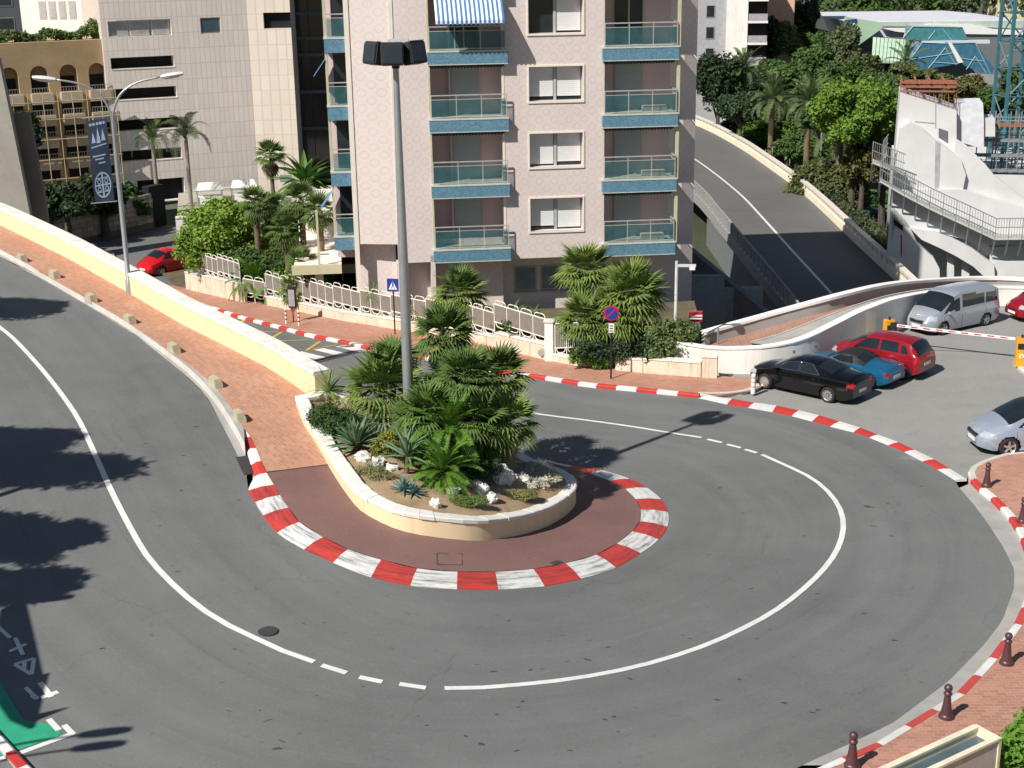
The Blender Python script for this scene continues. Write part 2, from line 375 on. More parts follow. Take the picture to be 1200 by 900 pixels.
# planter outline
PF = [(346.5,464),(354.7,484),(368,503),(384,529),(400,553),(421,577),(453,593.5),(480,601),(509,605),(553,609),(588,606.7),(628,598.7),(654.7,586.7),(670.7,574.7),(674.7,564),(665,553),(649,546.7),(634.7,543)]
hts = [.42,.48,.5,.53,.56,.6,.63,.66,.68,.70,.70,.70,.70,.70,.70,.72,.76,.82]
PFw = [g(a,b,h,'u' if i<11 else None) for i,((a,b),h) in enumerate(zip(PF,hts))]
PFs = smooth3(PFw, 4)
WB = list(WALLB)                       # yellow wall, front base, from planter end outwards
WB = [ext(WB[1],WB[0],1.4)] + [V(p) for p in WB] + [ext(WB[-2],WB[-1],24)]; WB[-1].z = gz(WB[-1].x,WB[-1].y,'u')+.14
WTH = .5
WBK = offs(WB, -WTH)                   # rear face line (left of travel is the road side)
if (WBK[3]-WB[3]).y < 0: WBK = offs(WB, WTH)
tipb = WBK[0]; R1 = PFs[-1]
REAR = [R1.lerp(Vector((tipb.x,tipb.y,PFs[0].z)), t) for t in (0,.12,.25,.4,.55,.7,.85,1)]
for i,t in enumerate((0,.12,.25,.4,.55,.7,.85,1)):  # slight belly towards the lower road
    REAR[i] += Vector((.35,.45,0))*math.sin(math.pi*t)*1.1
# outer boundary of the road: lower kerb, flush band, right-hand gutter
BK = [(247,363),(283,374.5),(320,384),(360,395),(389,400.7),(413,406),(437,411),(475,418),(520,426),(580,438),(600,440.5),(640.5,446),(684.8,453.5),(732,458),(767.5,461.5),(797,464.7),(818.7,466.7)]
BKw = [g(a,b,0,'l') for a,b in BK]
far = [ext(BKw[1],BKw[0],9), ext(BKw[1],BKw[0],17)]; far[1] += Vector((-3,2,0)); far = [far[0], far[1], Vector((-34,107,0)), Vector((-47,118,0))]
for p in far: p.z = gz(p.x,p.y,'l')
BKw = far[::-1] + BKw
BN = [(818.7,466.7),(851.7,474),(876.7,478),(905,483),(928,487.7),(951.7,494),(973,500),(1000,506.7),(1019,513),(1041,522),(1060,530),(1081,541),(1099,550.6),(1119,563)]
BF = [(833,464.5),(858,467.5),(884,472),(910,475.5),(936,481),(960,487),(984,494),(1008,501.5),(1029,509.5),(1053,518.5),(1072,527.5),(1095,538.5),(1113,549.5),(1133,562)]
BNw = [g(a,b) for a,b in BN]; BFw = [g(a,b) for a,b in BF]
RG = [(1124,572),(1140,590),(1158,614),(1176,642),(1189,668),(1188,690),(1175,727),(1153,756),(1111,799),(1047,847),(993,873),(940,897)]
RGw = [g(a,b) for a,b in RG]
RGw += [ext(RGw[-2],RGw[-1],3.2), ext(RGw[-2],RGw[-1],7.5)]
RK = [(1136.7,566.7),(1145.5,575.5),(1162,589),(1174.5,602),(1185.5,615.5),(1193,629),(1201,650),(1205,672),(1203,695),(1196,717),(1186.7,737),(1174.7,753),(1157,777),(1137,798.7),(1116,820),(1081,841),(1049,861),(1012,882.7),(975,897)]
RKw = [g(a,b,0) for a,b in RK]
lo = [Vector((RGw[-1].x-3,RGw[-1].y-1.2,0)), Vector((-6,19.5,0)), Vector((-14,17,0)), Vector((-30,22,0)), Vector((-42,50,0)), Vector((UK[0].x-10,UK[0].y+3,0))]
WLO = [p+(q-p)*.15+Vector((0,0,0)) for p,q in zip(WBK,offs(WBK,0))]
inner = UK + IOw[5:] + REAR[1:-1] + WBK[::1]
far_l = [ext(WBK[-2],WBK[-1],28)]
roadpoly = inner + far_l + BKw + BNw[1:] + RGw + lo
road = struct(sheet('road', [p[:2] for p in roadpoly], lambda x,y: gz(x,y), .75, ASPH))
uvl = road.data.uv_layers.new(name='UVMap'); _len = np.concatenate([[0],np.cumsum(np.hypot(np.diff(_CL[:,0]),np.diff(_CL[:,1])))]); _uv = []
for v_ in road.data.vertices:
    d_ = np.hypot(_CL[:,0]-v_.co.x,_CL[:,1]-v_.co.y); k_ = int(d_.argmin()); k2 = min(k_+1,len(_CL)-1); tx,ty = _CL[k2][:2]-_CL[max(0,k_-1)][:2]; sg_ = 1 if tx*(v_.co.y-_CL[k_][1])-ty*(v_.co.x-_CL[k_][0]) > 0 else -1; _uv.append((_len[k_], sg_*d_[k_]))
for lp in road.data.loops: uvl.data[lp.index].uv = _uv[lp.vertex_index]

def ribbon(name, P, wd, m, parent, dz=.012, side=None, step=.8):
    P = resample(smooth3(P,5), step=step) if len(P) > 2 else resample(P, step=step)
    A = offs(P, wd/2); B = offs(P, -wd/2)
    for q in A+B: q.z = gz(q.x,q.y,side)+dz
    return MB().strip(B, A).build(name, m, parent)
W1 = [(-30,362),(0,384),(20,401),(55,440),(88,485),(107,523),(130.7,576),(160,632),(179,660),(213,694.7),(253,725),(293,745),(320,758.7),(368,776)]
ribbon('centre_line', [g(a,b,0,'u') for a,b in W1], .15, WHITE_LINE, road, side='u')
W2 = [(521,807),(560,806.5),(600,803.5),(650,798.5),(700,791),(750,780.5),(800,766),(840,751),(870,737),(905,718),(935,696),(960,673),(978,650),(987,628),(988,610),(983,594),(970,576),(945,557),(893,533)]
ribbon('centre_line', [g(a,b) for a,b in W2], .15, WHITE_LINE, road)
ribbon('centre_line', [g(a,b,0,'l') for a,b in [(822,513),(780,506.5),(740,500),(690,493),(622,484),(540,468),(480,452)]], .13, WHITE_LINE, road, side='l')
for a,b in [((377,780),(406,789)),((421,794),(448,799.5)),((468,802),(499,806.5)),((873,527),(887,531)),((852,521),(868,525)),((829,515),(846,519))]:
    ribbon('line_dash', [g(*a),g(*b)], .15, WHITE_LINE, road, step=.4)
# zebra crossing and yellow zigzag on the lower road
for k in range(7):
    t0 = k*.92-.3; a,b = [(351,418),(366.5,429)],[(438,409.5),(0,0)]
    A0 = g(437.5,410.5,0,'l'); A1 = g(345,424.5,0,'l'); B0 = g(409,404,0,'l'); d = (A1-A0); L = math.hypot(d.x,d.y); e_ = Vector((d.x/L,d.y/L,0)); w_ = (A0-B0); w_.z = 0
    s0 = .15+k*1.02
    if s0 > L: break
    q = []
    for s_,f_ in ((s0,0),(s0+.5,0),(s0+.5,1),(s0,1)):
        p = B0+e_*s_+w_*f_; q.append((p.x,p.y,gz(p.x,p.y,'l')+.006))
    MB().quad(*q).build('crossing_stripe', WHITE_LINE, road, fix=True)
for P in [[(283,378),(290,371)],[(316,397.5),(330,389.5)],[(330,389.5),(297,388.5)],[(318,400),(362,398.5)],[(359,411),(375,400.5)],[(366,409),(394,404.5)]]:
    ribbon('zigzag_line', [g(a,b,0,'l') for a,b in P], .16 if P[0][1] > P[1][1]+6 or P[0][0]<300 else .10, YELLOW_LINE, road, side='l', step=.5)
# taxi bay at the near left: lines, letters, green field
gq = lambda x,y,dz=.006: g(x,y,0,'u',dz)
def flat(name, pts, m, dz=.006): return MB().quad(*[gq(x,y,dz) for x,y in pts]).build(name, m, road, fix=True)
flat('green_field', [(-40,800),(-5,790),(28,845),(60,849),(73,858),(66,865),(30,876),(-30,898)], GREEN_PAINT, .008)
for P in [[(20,884),(86,859.5)],[(86,861),(75,850)],[(57,843),(69,856)],[(48,818),(68,811)],[(47,800),(60,817)],[(38,815),(43,819)],[(-20,897),(22,882)]]:
    ribbon('bay_line', [gq(*p) for p in P], .12, WHITE_LINE, road, .009, 'u', .5)
for P in [[(17,779),(40,772)],[(40,772),(37,791)],[(37,791),(17,779)],[(29,776),(28,785)],  # A
          [(18,748),(27,768)],[(11,764),(31,755)],                                           # X
          [(-2,735),(12,748)],[(30,806),(44,820)]]:                                          # I, T
    ribbon('bay_letter', [gq(*p) for p in P], .09, WHITE_LINE, road, .012, 'u', .4)
# road metalwork and patches
for a,b,r_ in [(314,740,.22),(526,655,0)]:
    if r_: p = g(a,b,0,None,.014); MB().lathe([(r_*.98,-.03),(r_,.003),(r_*.9,.006)],20,p).build('manhole_cover', mat('cast_iron',(.05,.05,.05),.6,.2,8,60,.4), road)
PATCH = asphalt('asphalt_patch', (.062,.061,.06), .2)
rr = random.Random(3)
def tyre_mark(P, wd):
    ribbon('tyre_mark', P, wd, mat('tyre_rubber_mark',(.062,.061,.06),.8,.25,5,30,.1), road, .003, None, .6)
spots = [(202,663),(208,670),(220,688),(1030,536),(1040,546),(956,703),(870,765),(800,745),(690,770),(1020,760),(1080,800),(620,860),(952,835),(958,832),(225,560),(155,500),(170,520),(460,760),(350,860),(500,850),(1100,660),(880,600),(1050,600),(960,515),(915,520),(1003,555),(1040,590),(565,705),(690,720),(578,787),(622,785),(635,784),(664,775),(678,773),(688,773),(720,768),(612,822),(660,745),(440,720),(300,690),(120,760),(90,690),(260,800),(720,840),(840,820),(930,770),(1000,700),(1120,640),(760,690),(830,650),(880,690),(600,720),(380,730),(180,600),(230,500),(900,560),(850,580),(1080,570)]
_rs = random.Random(17)
spots += [(_rs.uniform(260,1120), _rs.uniform(690,880)) for _ in range(46)] + [(_rs.uniform(820,1130), _rs.uniform(560,700)) for _ in range(16)] + [(_rs.uniform(120,280), _rs.uniform(420,640)) for _ in range(10)]
for sx,sy in spots:
    p = g(sx,sy,0,None,.004); n = 7; a0 = rr.random()*6; ra = rr.uniform(.03,.09)*(1.8 if rr.random() < .03 else 1); rb = ra*rr.uniform(.35,.8)
    poly = [(p.x+ra*math.cos(a0+k*6.283/n)*rr.uniform(.6,1.2), p.y+rb*math.sin(k*6.283/n)*rr.uniform(.6,1.2)) for k in range(n)]
    MB().quad(*[(x,y,gz(x,y)+.004) for x,y in poly]).build('tar_spot', PATCH, road, fix=True)

# ------------------------------------------------------------------ painted kerbs: every painted block is its own piece
def kerb_piece(name, O, I, m, parent, skirt=.12, u0=0.0, cham=0.03):
    """O: outer (road) points at road level, I: inner points at top level"""
    secs = []; n = len(O); L = 0; us = []
    for k in range(n):
        o,i = V(O[k]), V(I[k])
        if k: L += (O[k]-O[k-1]).length
        us.append(u0+L); secs.append((o+Vector((0,0,-skirt)), o, o.lerp(i,.5)+Vector((0,0,cham)), i, i+Vector((0,0,-skirt-KH))))
    mb = MB().sweep(secs); ob = mb.build(name, m, parent, fix=True)
    me = ob.data; uv = me.uv_layers.new(name='UVMap')
    for lp in me.loops:
        vi = lp.vertex_index; uv.data[lp.index].uv = (us[vi//5], (0,.02,.22,.45,.47)[vi%5])
    return ob
isl = struct(MB().sweep([(o+Vector((0,0,-.3)), o+Vector((0,0,-.03)), i+Vector((0,0,-.03)), i+Vector((0,0,-.3))) for o,i in zip(IOw,IIw)]).build('island_kerb', GUTTER, fix=True))
for i in range(len(IOw)-1):
    n = 4; O = []; I = []
    A = catmull([tuple(IOw[k]) for k in (max(i-1,0),i,i+1,min(i+2,len(IOw)-1))],n)[n:2*n+1]; B = catmull([tuple(IIw[k]) for k in (max(i-1,0),i,i+1,min(i+2,len(IIw)-1))],n)[n:2*n+1]
    gap = .004
    O = [V(p) for p in A]; I = [V(p) for p in B]
    worn = 5 <= i <= 20
    c = (KWHITEW if worn else KWHITE) if i%2==0 else (KREDW if worn else KRED)
    kerb_piece('kerb_block', O, I, c, isl, u0=i*3.1)
def std_kerb(name, P, cols, parent_name, width=.2, h=.13, side=1, step=None, n=None):
    """vertical kerb along a road edge; P at road level; pavement lies to 'side' (left=+1)"""
    Q = resample(smooth3(P,5), n=n, step=step); IN = offs(Q, side*width)
    base = struct(MB().sweep([(q+Vector((0,0,-.3)), q.lerp(i,.1)+Vector((0,0,h*.5)), i+Vector((0,0,h*.5)), i+Vector((0,0,-.3))) for q,i in zip(Q,IN)]).build(parent_name, CONC, fix=True))
    for k in range(len(Q)-1):
        a = [Q[k].lerp(Q[k+1],t) for t in (.004,.5,.996)]; b = [IN[k].lerp(IN[k+1],t) for t in (.004,.5,.996)]
        secs = [(p+Vector((0,0,-.1)), p+Vector((0,0,h*.75)), p.lerp(i,.25)+Vector((0,0,h+.008)), i+Vector((0,0,h+.008)), i+Vector((0,0,-.1))) for p,i in zip(a,b)]
        ob = MB().sweep(secs).build(name, cols[k%2], base, fix=True)
    return base, Q, IN
# lower pavement kerb
i0 = 4
K1 = BKw[i0:]
std_kerb('kerb_block', K1[:7], (KWHITE,KRED), 'lower_kerb', n=18)
std_kerb('kerb_block', K1[6:], (KWHITE,KRED), 'lower_kerb', n=20)
lk = struct(MB().sweep([(q+Vector((0,0,-.3)), q+Vector((0,0,.13)), i+Vector((0,0,.13)), i+Vector((0,0,-.3))) for q,i in zip(resample(BKw[:i0+1],step=1.2), offs(resample(BKw[:i0+1],step=1.2),.2))]).build('lower_kerb', CONC, fix=True))
# flush painted band across the car-park mouth
band = struct(MB().strip([p+Vector((0,0,.003)) for p in BNw],[p+Vector((0,0,.003)) for p in BFw]).build('kerb_band', GUTTER, fix=True))
for i in range(len(BNw)-1):
    a,b,c,d = BNw[i],BNw[i+1],BFw[i+1],BFw[i]
    MB().sweep([(p+Vector((0,0,-.05)), p+Vector((0,0,.010)), p.lerp(q,.5)+Vector((0,0,.03)), q+Vector((0,0,.012)), q+Vector((0,0,-.05))) for p,q in ((a,d),(b,c))]).build('kerb_block', (KWHITE if i%2==0 else KRED), band, fix=True)
# right-hand kerb with its gutter
GUT2 = struct(MB().strip([p+Vector((0,0,.004)) for p in resample(RGw[:12],n=40)], [p+Vector((0,0,.004)) for p in resample(RKw,n=40)]).build('gutter', GUTTER, fix=True))
RKx = RKw + [ext(RKw[-2],RKw[-1],4)]
std_kerb('kerb_block', RKx[:10], (KRED,KWHITE), 'right_kerb', side=1, n=12)
std_kerb('kerb_block', RKx[9:], (KPINK,KWHITE), 'right_kerb', side=1, n=13)
# upper kerb (plain concrete) and gutter strip
A = resample(smooth3(UK,4),n=60); B = resample(smooth3(UKI,4),n=60)
struct(MB().strip([p+Vector((0,0,.004)) for p in A], [p.lerp(q,.55)+Vector((0,0,.004-.14*.55)) for p,q in zip(A,B)]).build('gutter', GUTTER, fix=True))
ukb = struct(MB().sweep([(p.lerp(q,.5)+Vector((0,0,-.3)), p.lerp(q,.5)+Vector((0,0,-.1)), q+Vector((0,0,-.05)), q+Vector((0,0,-.4))) for p,q in zip(A,B)]).build('upper_kerb', CONC, fix=True))
for k in range(60):
    secs = []
    for t in (.003,.997):
        p = A[k].lerp(A[k+1],t); q = B[k].lerp(B[k+1],t); e_ = p.lerp(q,.48); zr = p.z
        secs.append((Vector((e_.x,e_.y,zr-.1)), Vector((e_.x,e_.y,zr+.11)), p.lerp(q,.56)*1.0+Vector((0,0,q.z+.006-p.lerp(q,.56).z)), q+Vector((0,0,.006)), q+Vector((0,0,-.2))))
    MB().sweep(secs).build('kerb_stone', CONC, ukb, fix=True)

# ------------------------------------------------------------------ pavements
up_poly = [p[:2] for p in UKI] + [p[:2] for p in IIw[1:5]] + [g(388,543.5,.14,'u')[:2], (PFs[8].x+.3,PFs[8].y+.3)] + [(PFs[0].x+.2,PFs[0].y+.2)] + [(p.x+.2,p.y+.2) for p in WB]
pav1 = struct(sheet('upper_pavement', up_poly, lambda x,y: gz(x,y,'u')+.14, 1.2, BRICK))
mar_poly = [p[:2] for p in IIw[4:]] + [(PFs[-6].x-.2,PFs[-6].y-.25)] + [(p.x-.3 if p.x>0 else p.x+.1, p.y+.35) for p in PFs[-14:3:-1]]
def zm(x,y):
    z = gz(x,y,'u' if (x < 1.2 and y < 41) else None); return z+.115
mar_poly = [p[:2] for p in IIw[4:]]+[(REAR[1].x-.2,REAR[1].y-.4),(-3.2,41.0),(PFs[8].x+.3,PFs[8].y+.3), g(388,543.5,.14,'u')[:2]]
pav2 = struct(sheet('island_pavement', mar_poly, zm, .9, MAROON))
lowW = [(205,336),(218,338.7),(250,346),(283,353),(312.7,357),(350,365),(403,376),(459,385),(500,391),(544,398.5),(580,407),(640,422),(677,428.7),(702,431.5),(723,432.5),(753,436),(821,441),(845,442.5),(888,446)]
LWw = [g(a,b,.14,'l') for a,b in lowW]
farL = [ext(LWw[1],LWw[0],6), Vector((LWw[0].x-8,LWw[0].y+16,0))]
low_poly = [p[:2] for p in offs(BKw,.19)[2:]] + [g(845,464,.1)[:2], g(882,459,.1)[:2], g(897,452,.1)[:2]] + [(p.x,p.y+.25) for p in LWw[::-1]] + [p[:2] for p in farL]
pav3 = struct(sheet('lower_pavement', low_poly, lambda x,y: gz(x,y,'l')+.135, 1.2, BRICK2))
ek = [g(a,b,0) for a,b in [(818,465.5),(845,465.5),(868,463.5),(885,459),(897,452)]]
std_kerb('kerb_stone', ek, (CONC,CONC), 'corner_kerb', side=1, n=6)
# right-hand pavement and the car park
RKI = offs(RKx,.19)
cpk = [g(a,b,0) for a,b in [(1136,565),(1134,556),(1141,548),(1160,540),(1184,534),(1215,535),(1260,548)]]
rp_poly = [p[:2] for p in RKI[::-1]] + [p[:2] for p in offs(cpk,-.1)] + [(30,38),(30,12),(8,14)]
pav4 = struct(sheet('right_pavement', rp_poly, lambda x,y: gz(x,y)+.13, 1.2, BRICK3))
std_kerb('kerb_stone', cpk, (CONC,CONC), 'corner_kerb', side=-1, n=9)
cp_poly = [p[:2] for p in BFw] + [p[:2] for p in cpk[1:]] + [(31,38),(60,45),(60,66),(20,66),(12,58),(8.2,53.5),(8.6,51.2)] + [p[:2] for p in ek[::-1][:4]]
carpark = struct(sheet('car_park', cp_poly, lambda x,y: gz(x,y)-.002, 1.5, ASPH2))
# manhole outlines on the island
p0 = g(526,655,.115,'u',.004)
for q in [((512,648),(541,648.5)),((541,648.5),(541.5,662)),((541.5,662),(512.5,661.5)),((512.5,661.5),(512,648))]:
    a,b = [g(x,y,.117,'u',.002) for x,y in q]; ribp = resample([a,b],step=.3)
    MB().strip(offs(ribp,.018),offs(ribp,-.018)).build('cover_joint', PATCH, pav2, fix=True)
a,b = g(645,660,.117,None,.003), g(656,657,.117,None,.003); MB().strip(offs([a,b],.13),offs([a,b],-.13)).build('drain_cover', PATCH, pav2, fix=True)
a,b = g(277,536,0,'u',.012), g(287,557,0,'u',.012); MB().strip(offs([a,b],.28),offs([a,b],-.02)).build('drain_grate', mat('iron_grate',(.05,.045,.045),.6,.2,9,60,.4), road, fix=True)

# ------------------------------------------------------------------ yellow boundary wall
t_wall = empty('boundary_wall', WB[2], 0, 'long low yellow rendered wall with white coping between the two roads', 'wall')
O0 = t_wall.location.copy(); WBr = resample(WB, step=1.2); WKr = offs(WBr, WTH if (offs(WBr,WTH)[3]-WBr[3]).y > 0 else -WTH); WH = .72
secs = []
for a,b in zip(WBr,WKr):
    zl = gz(b.x,b.y+.3,'l')-.4; top = a.z+WH
    secs.append([V(p)-O0 for p in ((a.x,a.y,a.z-.3),(a.x,a.y,top),(b.x,b.y,top),(b.x,b.y,zl))])
MB().sweep(secs).build('wall', YWALL, t_wall, fix=True)
for k in range(0,len(WBr)-1):
    ss = []
    for t in (.006,.994):
        a = WBr[k].lerp(WBr[k+1],t); b = WKr[k].lerp(WKr[k+1],t); d = (b-a); d.z=0; d.normalize(); a = a-d*.035; b = b+d*.05; z = WBr[k].lerp(WBr[k+1],t).z+WH
        ss.append([V(p)-O0 for p in ((a.x,a.y,z-.005),(a.x,a.y,z+.07),(a.x+d.x*.03,a.y+d.y*.03,z+.095),(b.x-d.x*.03,b.y-d.y*.03,z+.095),(b.x,b.y,z+.07),(b.x,b.y,z-.005))])
    MB().sweep(ss).build('coping_stone', COPE, t_wall, fix=True)

# ------------------------------------------------------------------ planter
t_pl = empty('planter', PFs[30], 0, 'large curved yellow planter with pale stone coping in the middle of the hairpin', 'planter'); O0 = t_pl.location.copy()
OUT = resample(PFs, n=48); rear_r = resample(REAR, n=18)
loop = OUT + rear_r[1:]
def pin(i, d):   # inward offset on the closed loop
    n = len(loop); a,b = loop[(i-1)%n], loop[(i+1)%n]; t = b-a; t.z = 0; t.normalize(); return Vector((loop[i].x-t.y*d, loop[i].y+t.x*d, loop[i].z))
n = len(loop); secs = []
for i in range(n):
    p = loop[i]; q = pin(i,.3); zb = (gz(p.x,p.y,'u') if i < 28 else gz(p.x+.1,p.y+.2,'l' if i >= 48 else None))-.3
    secs.append([V(s)-O0 for s in ((p.x,p.y,zb),(p.x,p.y,p.z-.10),(q.x,q.y,p.z-.10),(q.x,q.y,zb))])
mb = MB().sweep(secs+[secs[0]]); mb.build('planter_wall', YWALL, t_pl, smooth=True, fix=True)
rs = random.Random(11)
for i in range(n):
    j = (i+1)%n; ss = []
    dz = rs.uniform(-.007,.007); wob = rs.uniform(-.015,.015)
    for k,t in ((i,.01),(i,.99)):
        p = loop[i].lerp(loop[j],t); q = pin(i,.36+wob).lerp(pin(j,.36+wob),t); d = (q-p); d.z=0; d.normalize(); p = p-d*(.035+wob)
        ss.append([V(s)-O0 for s in ((p.x,p.y,p.z-.105),(p.x,p.y,p.z-.02+dz),(p.x+d.x*.03,p.y+d.y*.03,p.z+dz),(q.x-d.x*.03,q.y-d.y*.03,p.z+dz),(q.x,q.y,p.z-.02+dz),(q.x,q.y,p.z-.105))])
    MB().sweep(ss).build('coping_stone', COPE, t_pl, fix=True)
soilpoly = [pin(i,.28) for i in range(n)]
PCX = sum(p.x for p in loop)/n; PCY = sum(p.y for p in loop)/n
la = np.array([(p.x,p.y,p.z) for p in loop])
def soilz(x,y):
    d = np.hypot(la[:,0]-x,la[:,1]-y); k = 1/(d+.15)**2.2; z = (la[:,2]*k).sum()/k.sum()
    return float(z) - .10 + .22*min(1,max(0,(d.min()-.35))/1.2)
so_ = sheet('soil', [p[:2] for p in soilpoly], lambda x,y: soilz(x,y)+rs.uniform(-.03,.03), .35, SOIL, t_pl)
for vx in so_.data.vertices: vx.co = vx.co - O0
# ================================================================== plants
G_FAN = leafmat('fan_palm_leaf', (.07,.115,.03), .5, .12); G_FAN2 = leafmat('fan_palm_leaf_light', (.115,.165,.04), .5, .15); G_CYC = leafmat('cycad_leaf', (.075,.16,.022), .4, .12); G_DATE = leafmat('date_palm_leaf', (.09,.13,.055))
G_AGAVE = leafmat('agave_leaf', (.10,.16,.09), .2, .1); G_SILVER = leafmat('silver_leaf', (.17,.22,.15), .25, .1); G_BLUE = leafmat('blue_agave_leaf', (.12,.20,.19), .2, .1)
G_BUSH = leafmat('bush_leaf', (.05,.095,.03)); G_LIGHT = leafmat('light_bush_leaf', (.15,.24,.04)); G_TREE = leafmat('tree_leaf', (.06,.105,.03)); G_PINE = leafmat('umbrella_pine_needles', (.11,.19,.03)); G_DARK = leafmat('dark_tree_leaf', (.035,.06,.028))
G_OLIVE = leafmat('olive_tree_leaf', (.085,.105,.04)); G_GRASS = leafmat('tuft_grass', (.16,.19,.08)); G_HEDGE = leafmat('hedge_leaf', (.10,.21,.03)); G_DEAD = leafmat('dead_frond', (.17,.13,.07), .25, .1); G_PALE = leafmat('pale_groundcover', (.40,.40,.32), .25, .1)
npr = np.random.RandomState(5)
def fan_leaf(name, Rr, pet, nb, m, droop=.25, spread=2.6):
    """palmate leaf: petiole along +x rising, blades fanned around its end"""
    Q = []
    w = .012*Rr/.4
    Q.append([(0,-w,0),(pet,-w*.6,0),(pet,w*.6,0),(0,w,0)])
    for k in range(nb):
        a = (k/(nb-1)-.5)*spread*1.0; L = Rr*(1-.28*abs(a)/(spread/2))*npr.uniform(.92,1.05)
        d = np.array([math.cos(a), math.sin(a), 0]); s = np.array([-math.sin(a), math.cos(a), 0]); bw = Rr*.060
        p0 = np.array([pet,0,0]); p1 = p0+d*L*.5+[0,0,.03*L]; p2 = p0+d*L+[0,0,-droop*L*npr.uniform(.6,1.4)]
        f = np.array([0,0,bw*.5])
        Q.append([p0, p1-s*bw, p1+f, p1+f]); Q.append([p0, p1+f, p1+s*bw, p1+s*bw])
        Q.append([p1-s*bw, p2, p1+f, p1+f]); Q.append([p1+f, p2, p1+s*bw, p1+s*bw])
    Q = np.array([[np.array(v,float) for v in q] for q in Q])
    me = mesh_tris(name, Q); me.materials.append(m); return me
def mesh_tris(name, Q):
    vs = []; fs = []
    for q in Q:
        n = len(vs); u = [tuple(v) for v in q]
        if u[2] == u[3]: u = u[:3]
        vs += u; fs.append(tuple(range(n,n+len(u))))
    me = bpy.data.meshes.new(name); me.from_pydata(vs,[],fs); me.update(); return me
def pinnate(name, L, nl, ll, m, droop=.9, rise=.0, vang=.5, lw=.012, taper=True):
    Q = []; pts = []
    for k in range(9):
        t = k/8; pts.append(np.array([L*(t-.18*droop*t*t*t), 0, L*(rise*t - droop*.55*t*t)]))
    for a,b in zip(pts,pts[1:]):
        w = .02*L/1.2*(1-.6*a[0]/L); Q.append([a+[0,-w,0],b+[0,-w,0],b+[0,w,0],a+[0,w,0]])
    for i in range(nl):
        t = .12+.88*i/(nl-1); s = t*8; k = min(7,int(s)); p = pts[k]+(pts[k+1]-pts[k])*(s-k); tan = pts[k+1]-pts[k]; tan /= np.linalg.norm(tan)
        up = np.cross(tan,[0,1,0]); up = -up if up[2]<0 else up
        l = ll*(math.sin(math.pi*(.12+.8*t))**.6 if taper else 1)*npr.uniform(.9,1.08)
        for sg in (-1,1):
            d = np.array([0,sg,0])*math.cos(vang)*.85 + tan*.5 + up*math.sin(vang)*.6; d /= np.linalg.norm(d)
            e = p + d*l; mid = p+d*l*.55+up*.04*l; e = e - np.array([0,0,.12*l]); ww = tan*lw
            Q.append([p-ww*.7,mid-ww,mid+ww,p+ww*.7]); Q.append([mid-ww,e,mid+ww,mid+ww])
    me = mesh_tris(name, Q); me.materials.append(m); return me
def blade(name, L, wd, m, curve=.3, cup=.25, tip=.0):
    Q = []; n = 6; P = []
    for k in range(n+1):
        t = k/n; w = wd*(.55+1.1*t-1.0*t*t)*(1-t**3) + (.002 if k<n else 0)
        P.append((np.array([L*t,-w,cup*w]), np.array([L*t,0,0])+[0,0,0], np.array([L*t,w,cup*w])))
    P = [tuple(np.array([v[0], v[1], v[2]+curve*L*(v[0]/L)*(1-v[0]/L) - tip*L*(v[0]/L)**2]) for v in r_) for r_ in P]
    for a,b in zip(P,P[1:]):
        Q.append([a[0],b[0],b[1],a[1]]); Q.append([a[1],b[1],b[2],a[2]])
    me = mesh_tris(name, Q); me.materials.append(m); return me
FAN = [fan_leaf('fan_leaf', .46, .34, 11, G_FAN, d) for d in (.06,.16,.34)]
FANL = [fan_leaf('fan_leaf', .46, .36, 11, G_FAN2, d) for d in (.06,.24)]
FAND = fan_leaf('fan_leaf', .42, .3, 11, G_DEAD, .8)
CYC = [pinnate('frond', 1.0, 21, .17, G_CYC, d, .25, .35, .017) for d in (.55,.8,1.05)]
DATE = [pinnate('frond', 2.6, 36, .42, G_DATE, d, .5, .5, .022) for d in (.7,1.0,1.35)]
SYAG = [pinnate('frond', 2.6, 34, .55, leafmat('feather_palm_leaf',(.06,.085,.035)), d, .7, .1, .025) for d in (1.2,1.7,2.1)]
AGV = [blade('leaf', .62, .055, G_AGAVE, c) for c in (.1,.25)]; AGB = [blade('leaf', .3, .03, G_BLUE, .15)]; ALOE = [blade('leaf', .72, .05, G_AGAVE, .45, .4), blade('leaf', .72, .05, G_AGAVE, .2, .4)]
YUC = [blade('leaf', .8, .03, leafmat('yucca_leaf',(.14,.20,.07)), .1, .2, .1), blade('leaf', .8, .03, leafmat('yucca_leaf',(.14,.20,.07)), .2, .2, .35)]
DASY = [blade('leaf', .55, .014, G_SILVER, .05, .2, .1)]; SPIKY = [blade('leaf', .6, .02, leafmat('dracaena_leaf',(.10,.17,.05)), .1, .2, .25)]
STREL = [blade('leaf', 1.3, .16, leafmat('broad_leaf',(.07,.15,.03)), .25, .3, .15)]
def rosette(par, meshes, n, base, scale, emin, emax, rs, name='frond', jitter=.12, zr=0.0):
    """n leaves around a crown; elevation runs from emax (centre) to emin (outside)"""
    for k in range(n):
        t = (k+.5)/n; az = k*2.39996+rs.uniform(-.2,.2); el = emax+(emin-emax)*t**.85+rs.uniform(-jitter,jitter)
        o = bpy.data.objects.new(name, meshes[min(len(meshes)-1,int(t*len(meshes)*.999))]); C.objects.link(o); o.parent = par
        o.location = (base[0]+zr*math.cos(az)*t, base[1]+zr*math.sin(az)*t, base[2]-zr*.4*t); o.rotation_euler = (rs.uniform(-.25,.25), -el, az); s = scale*rs.uniform(.85,1.12); o.scale = (s,s,s)
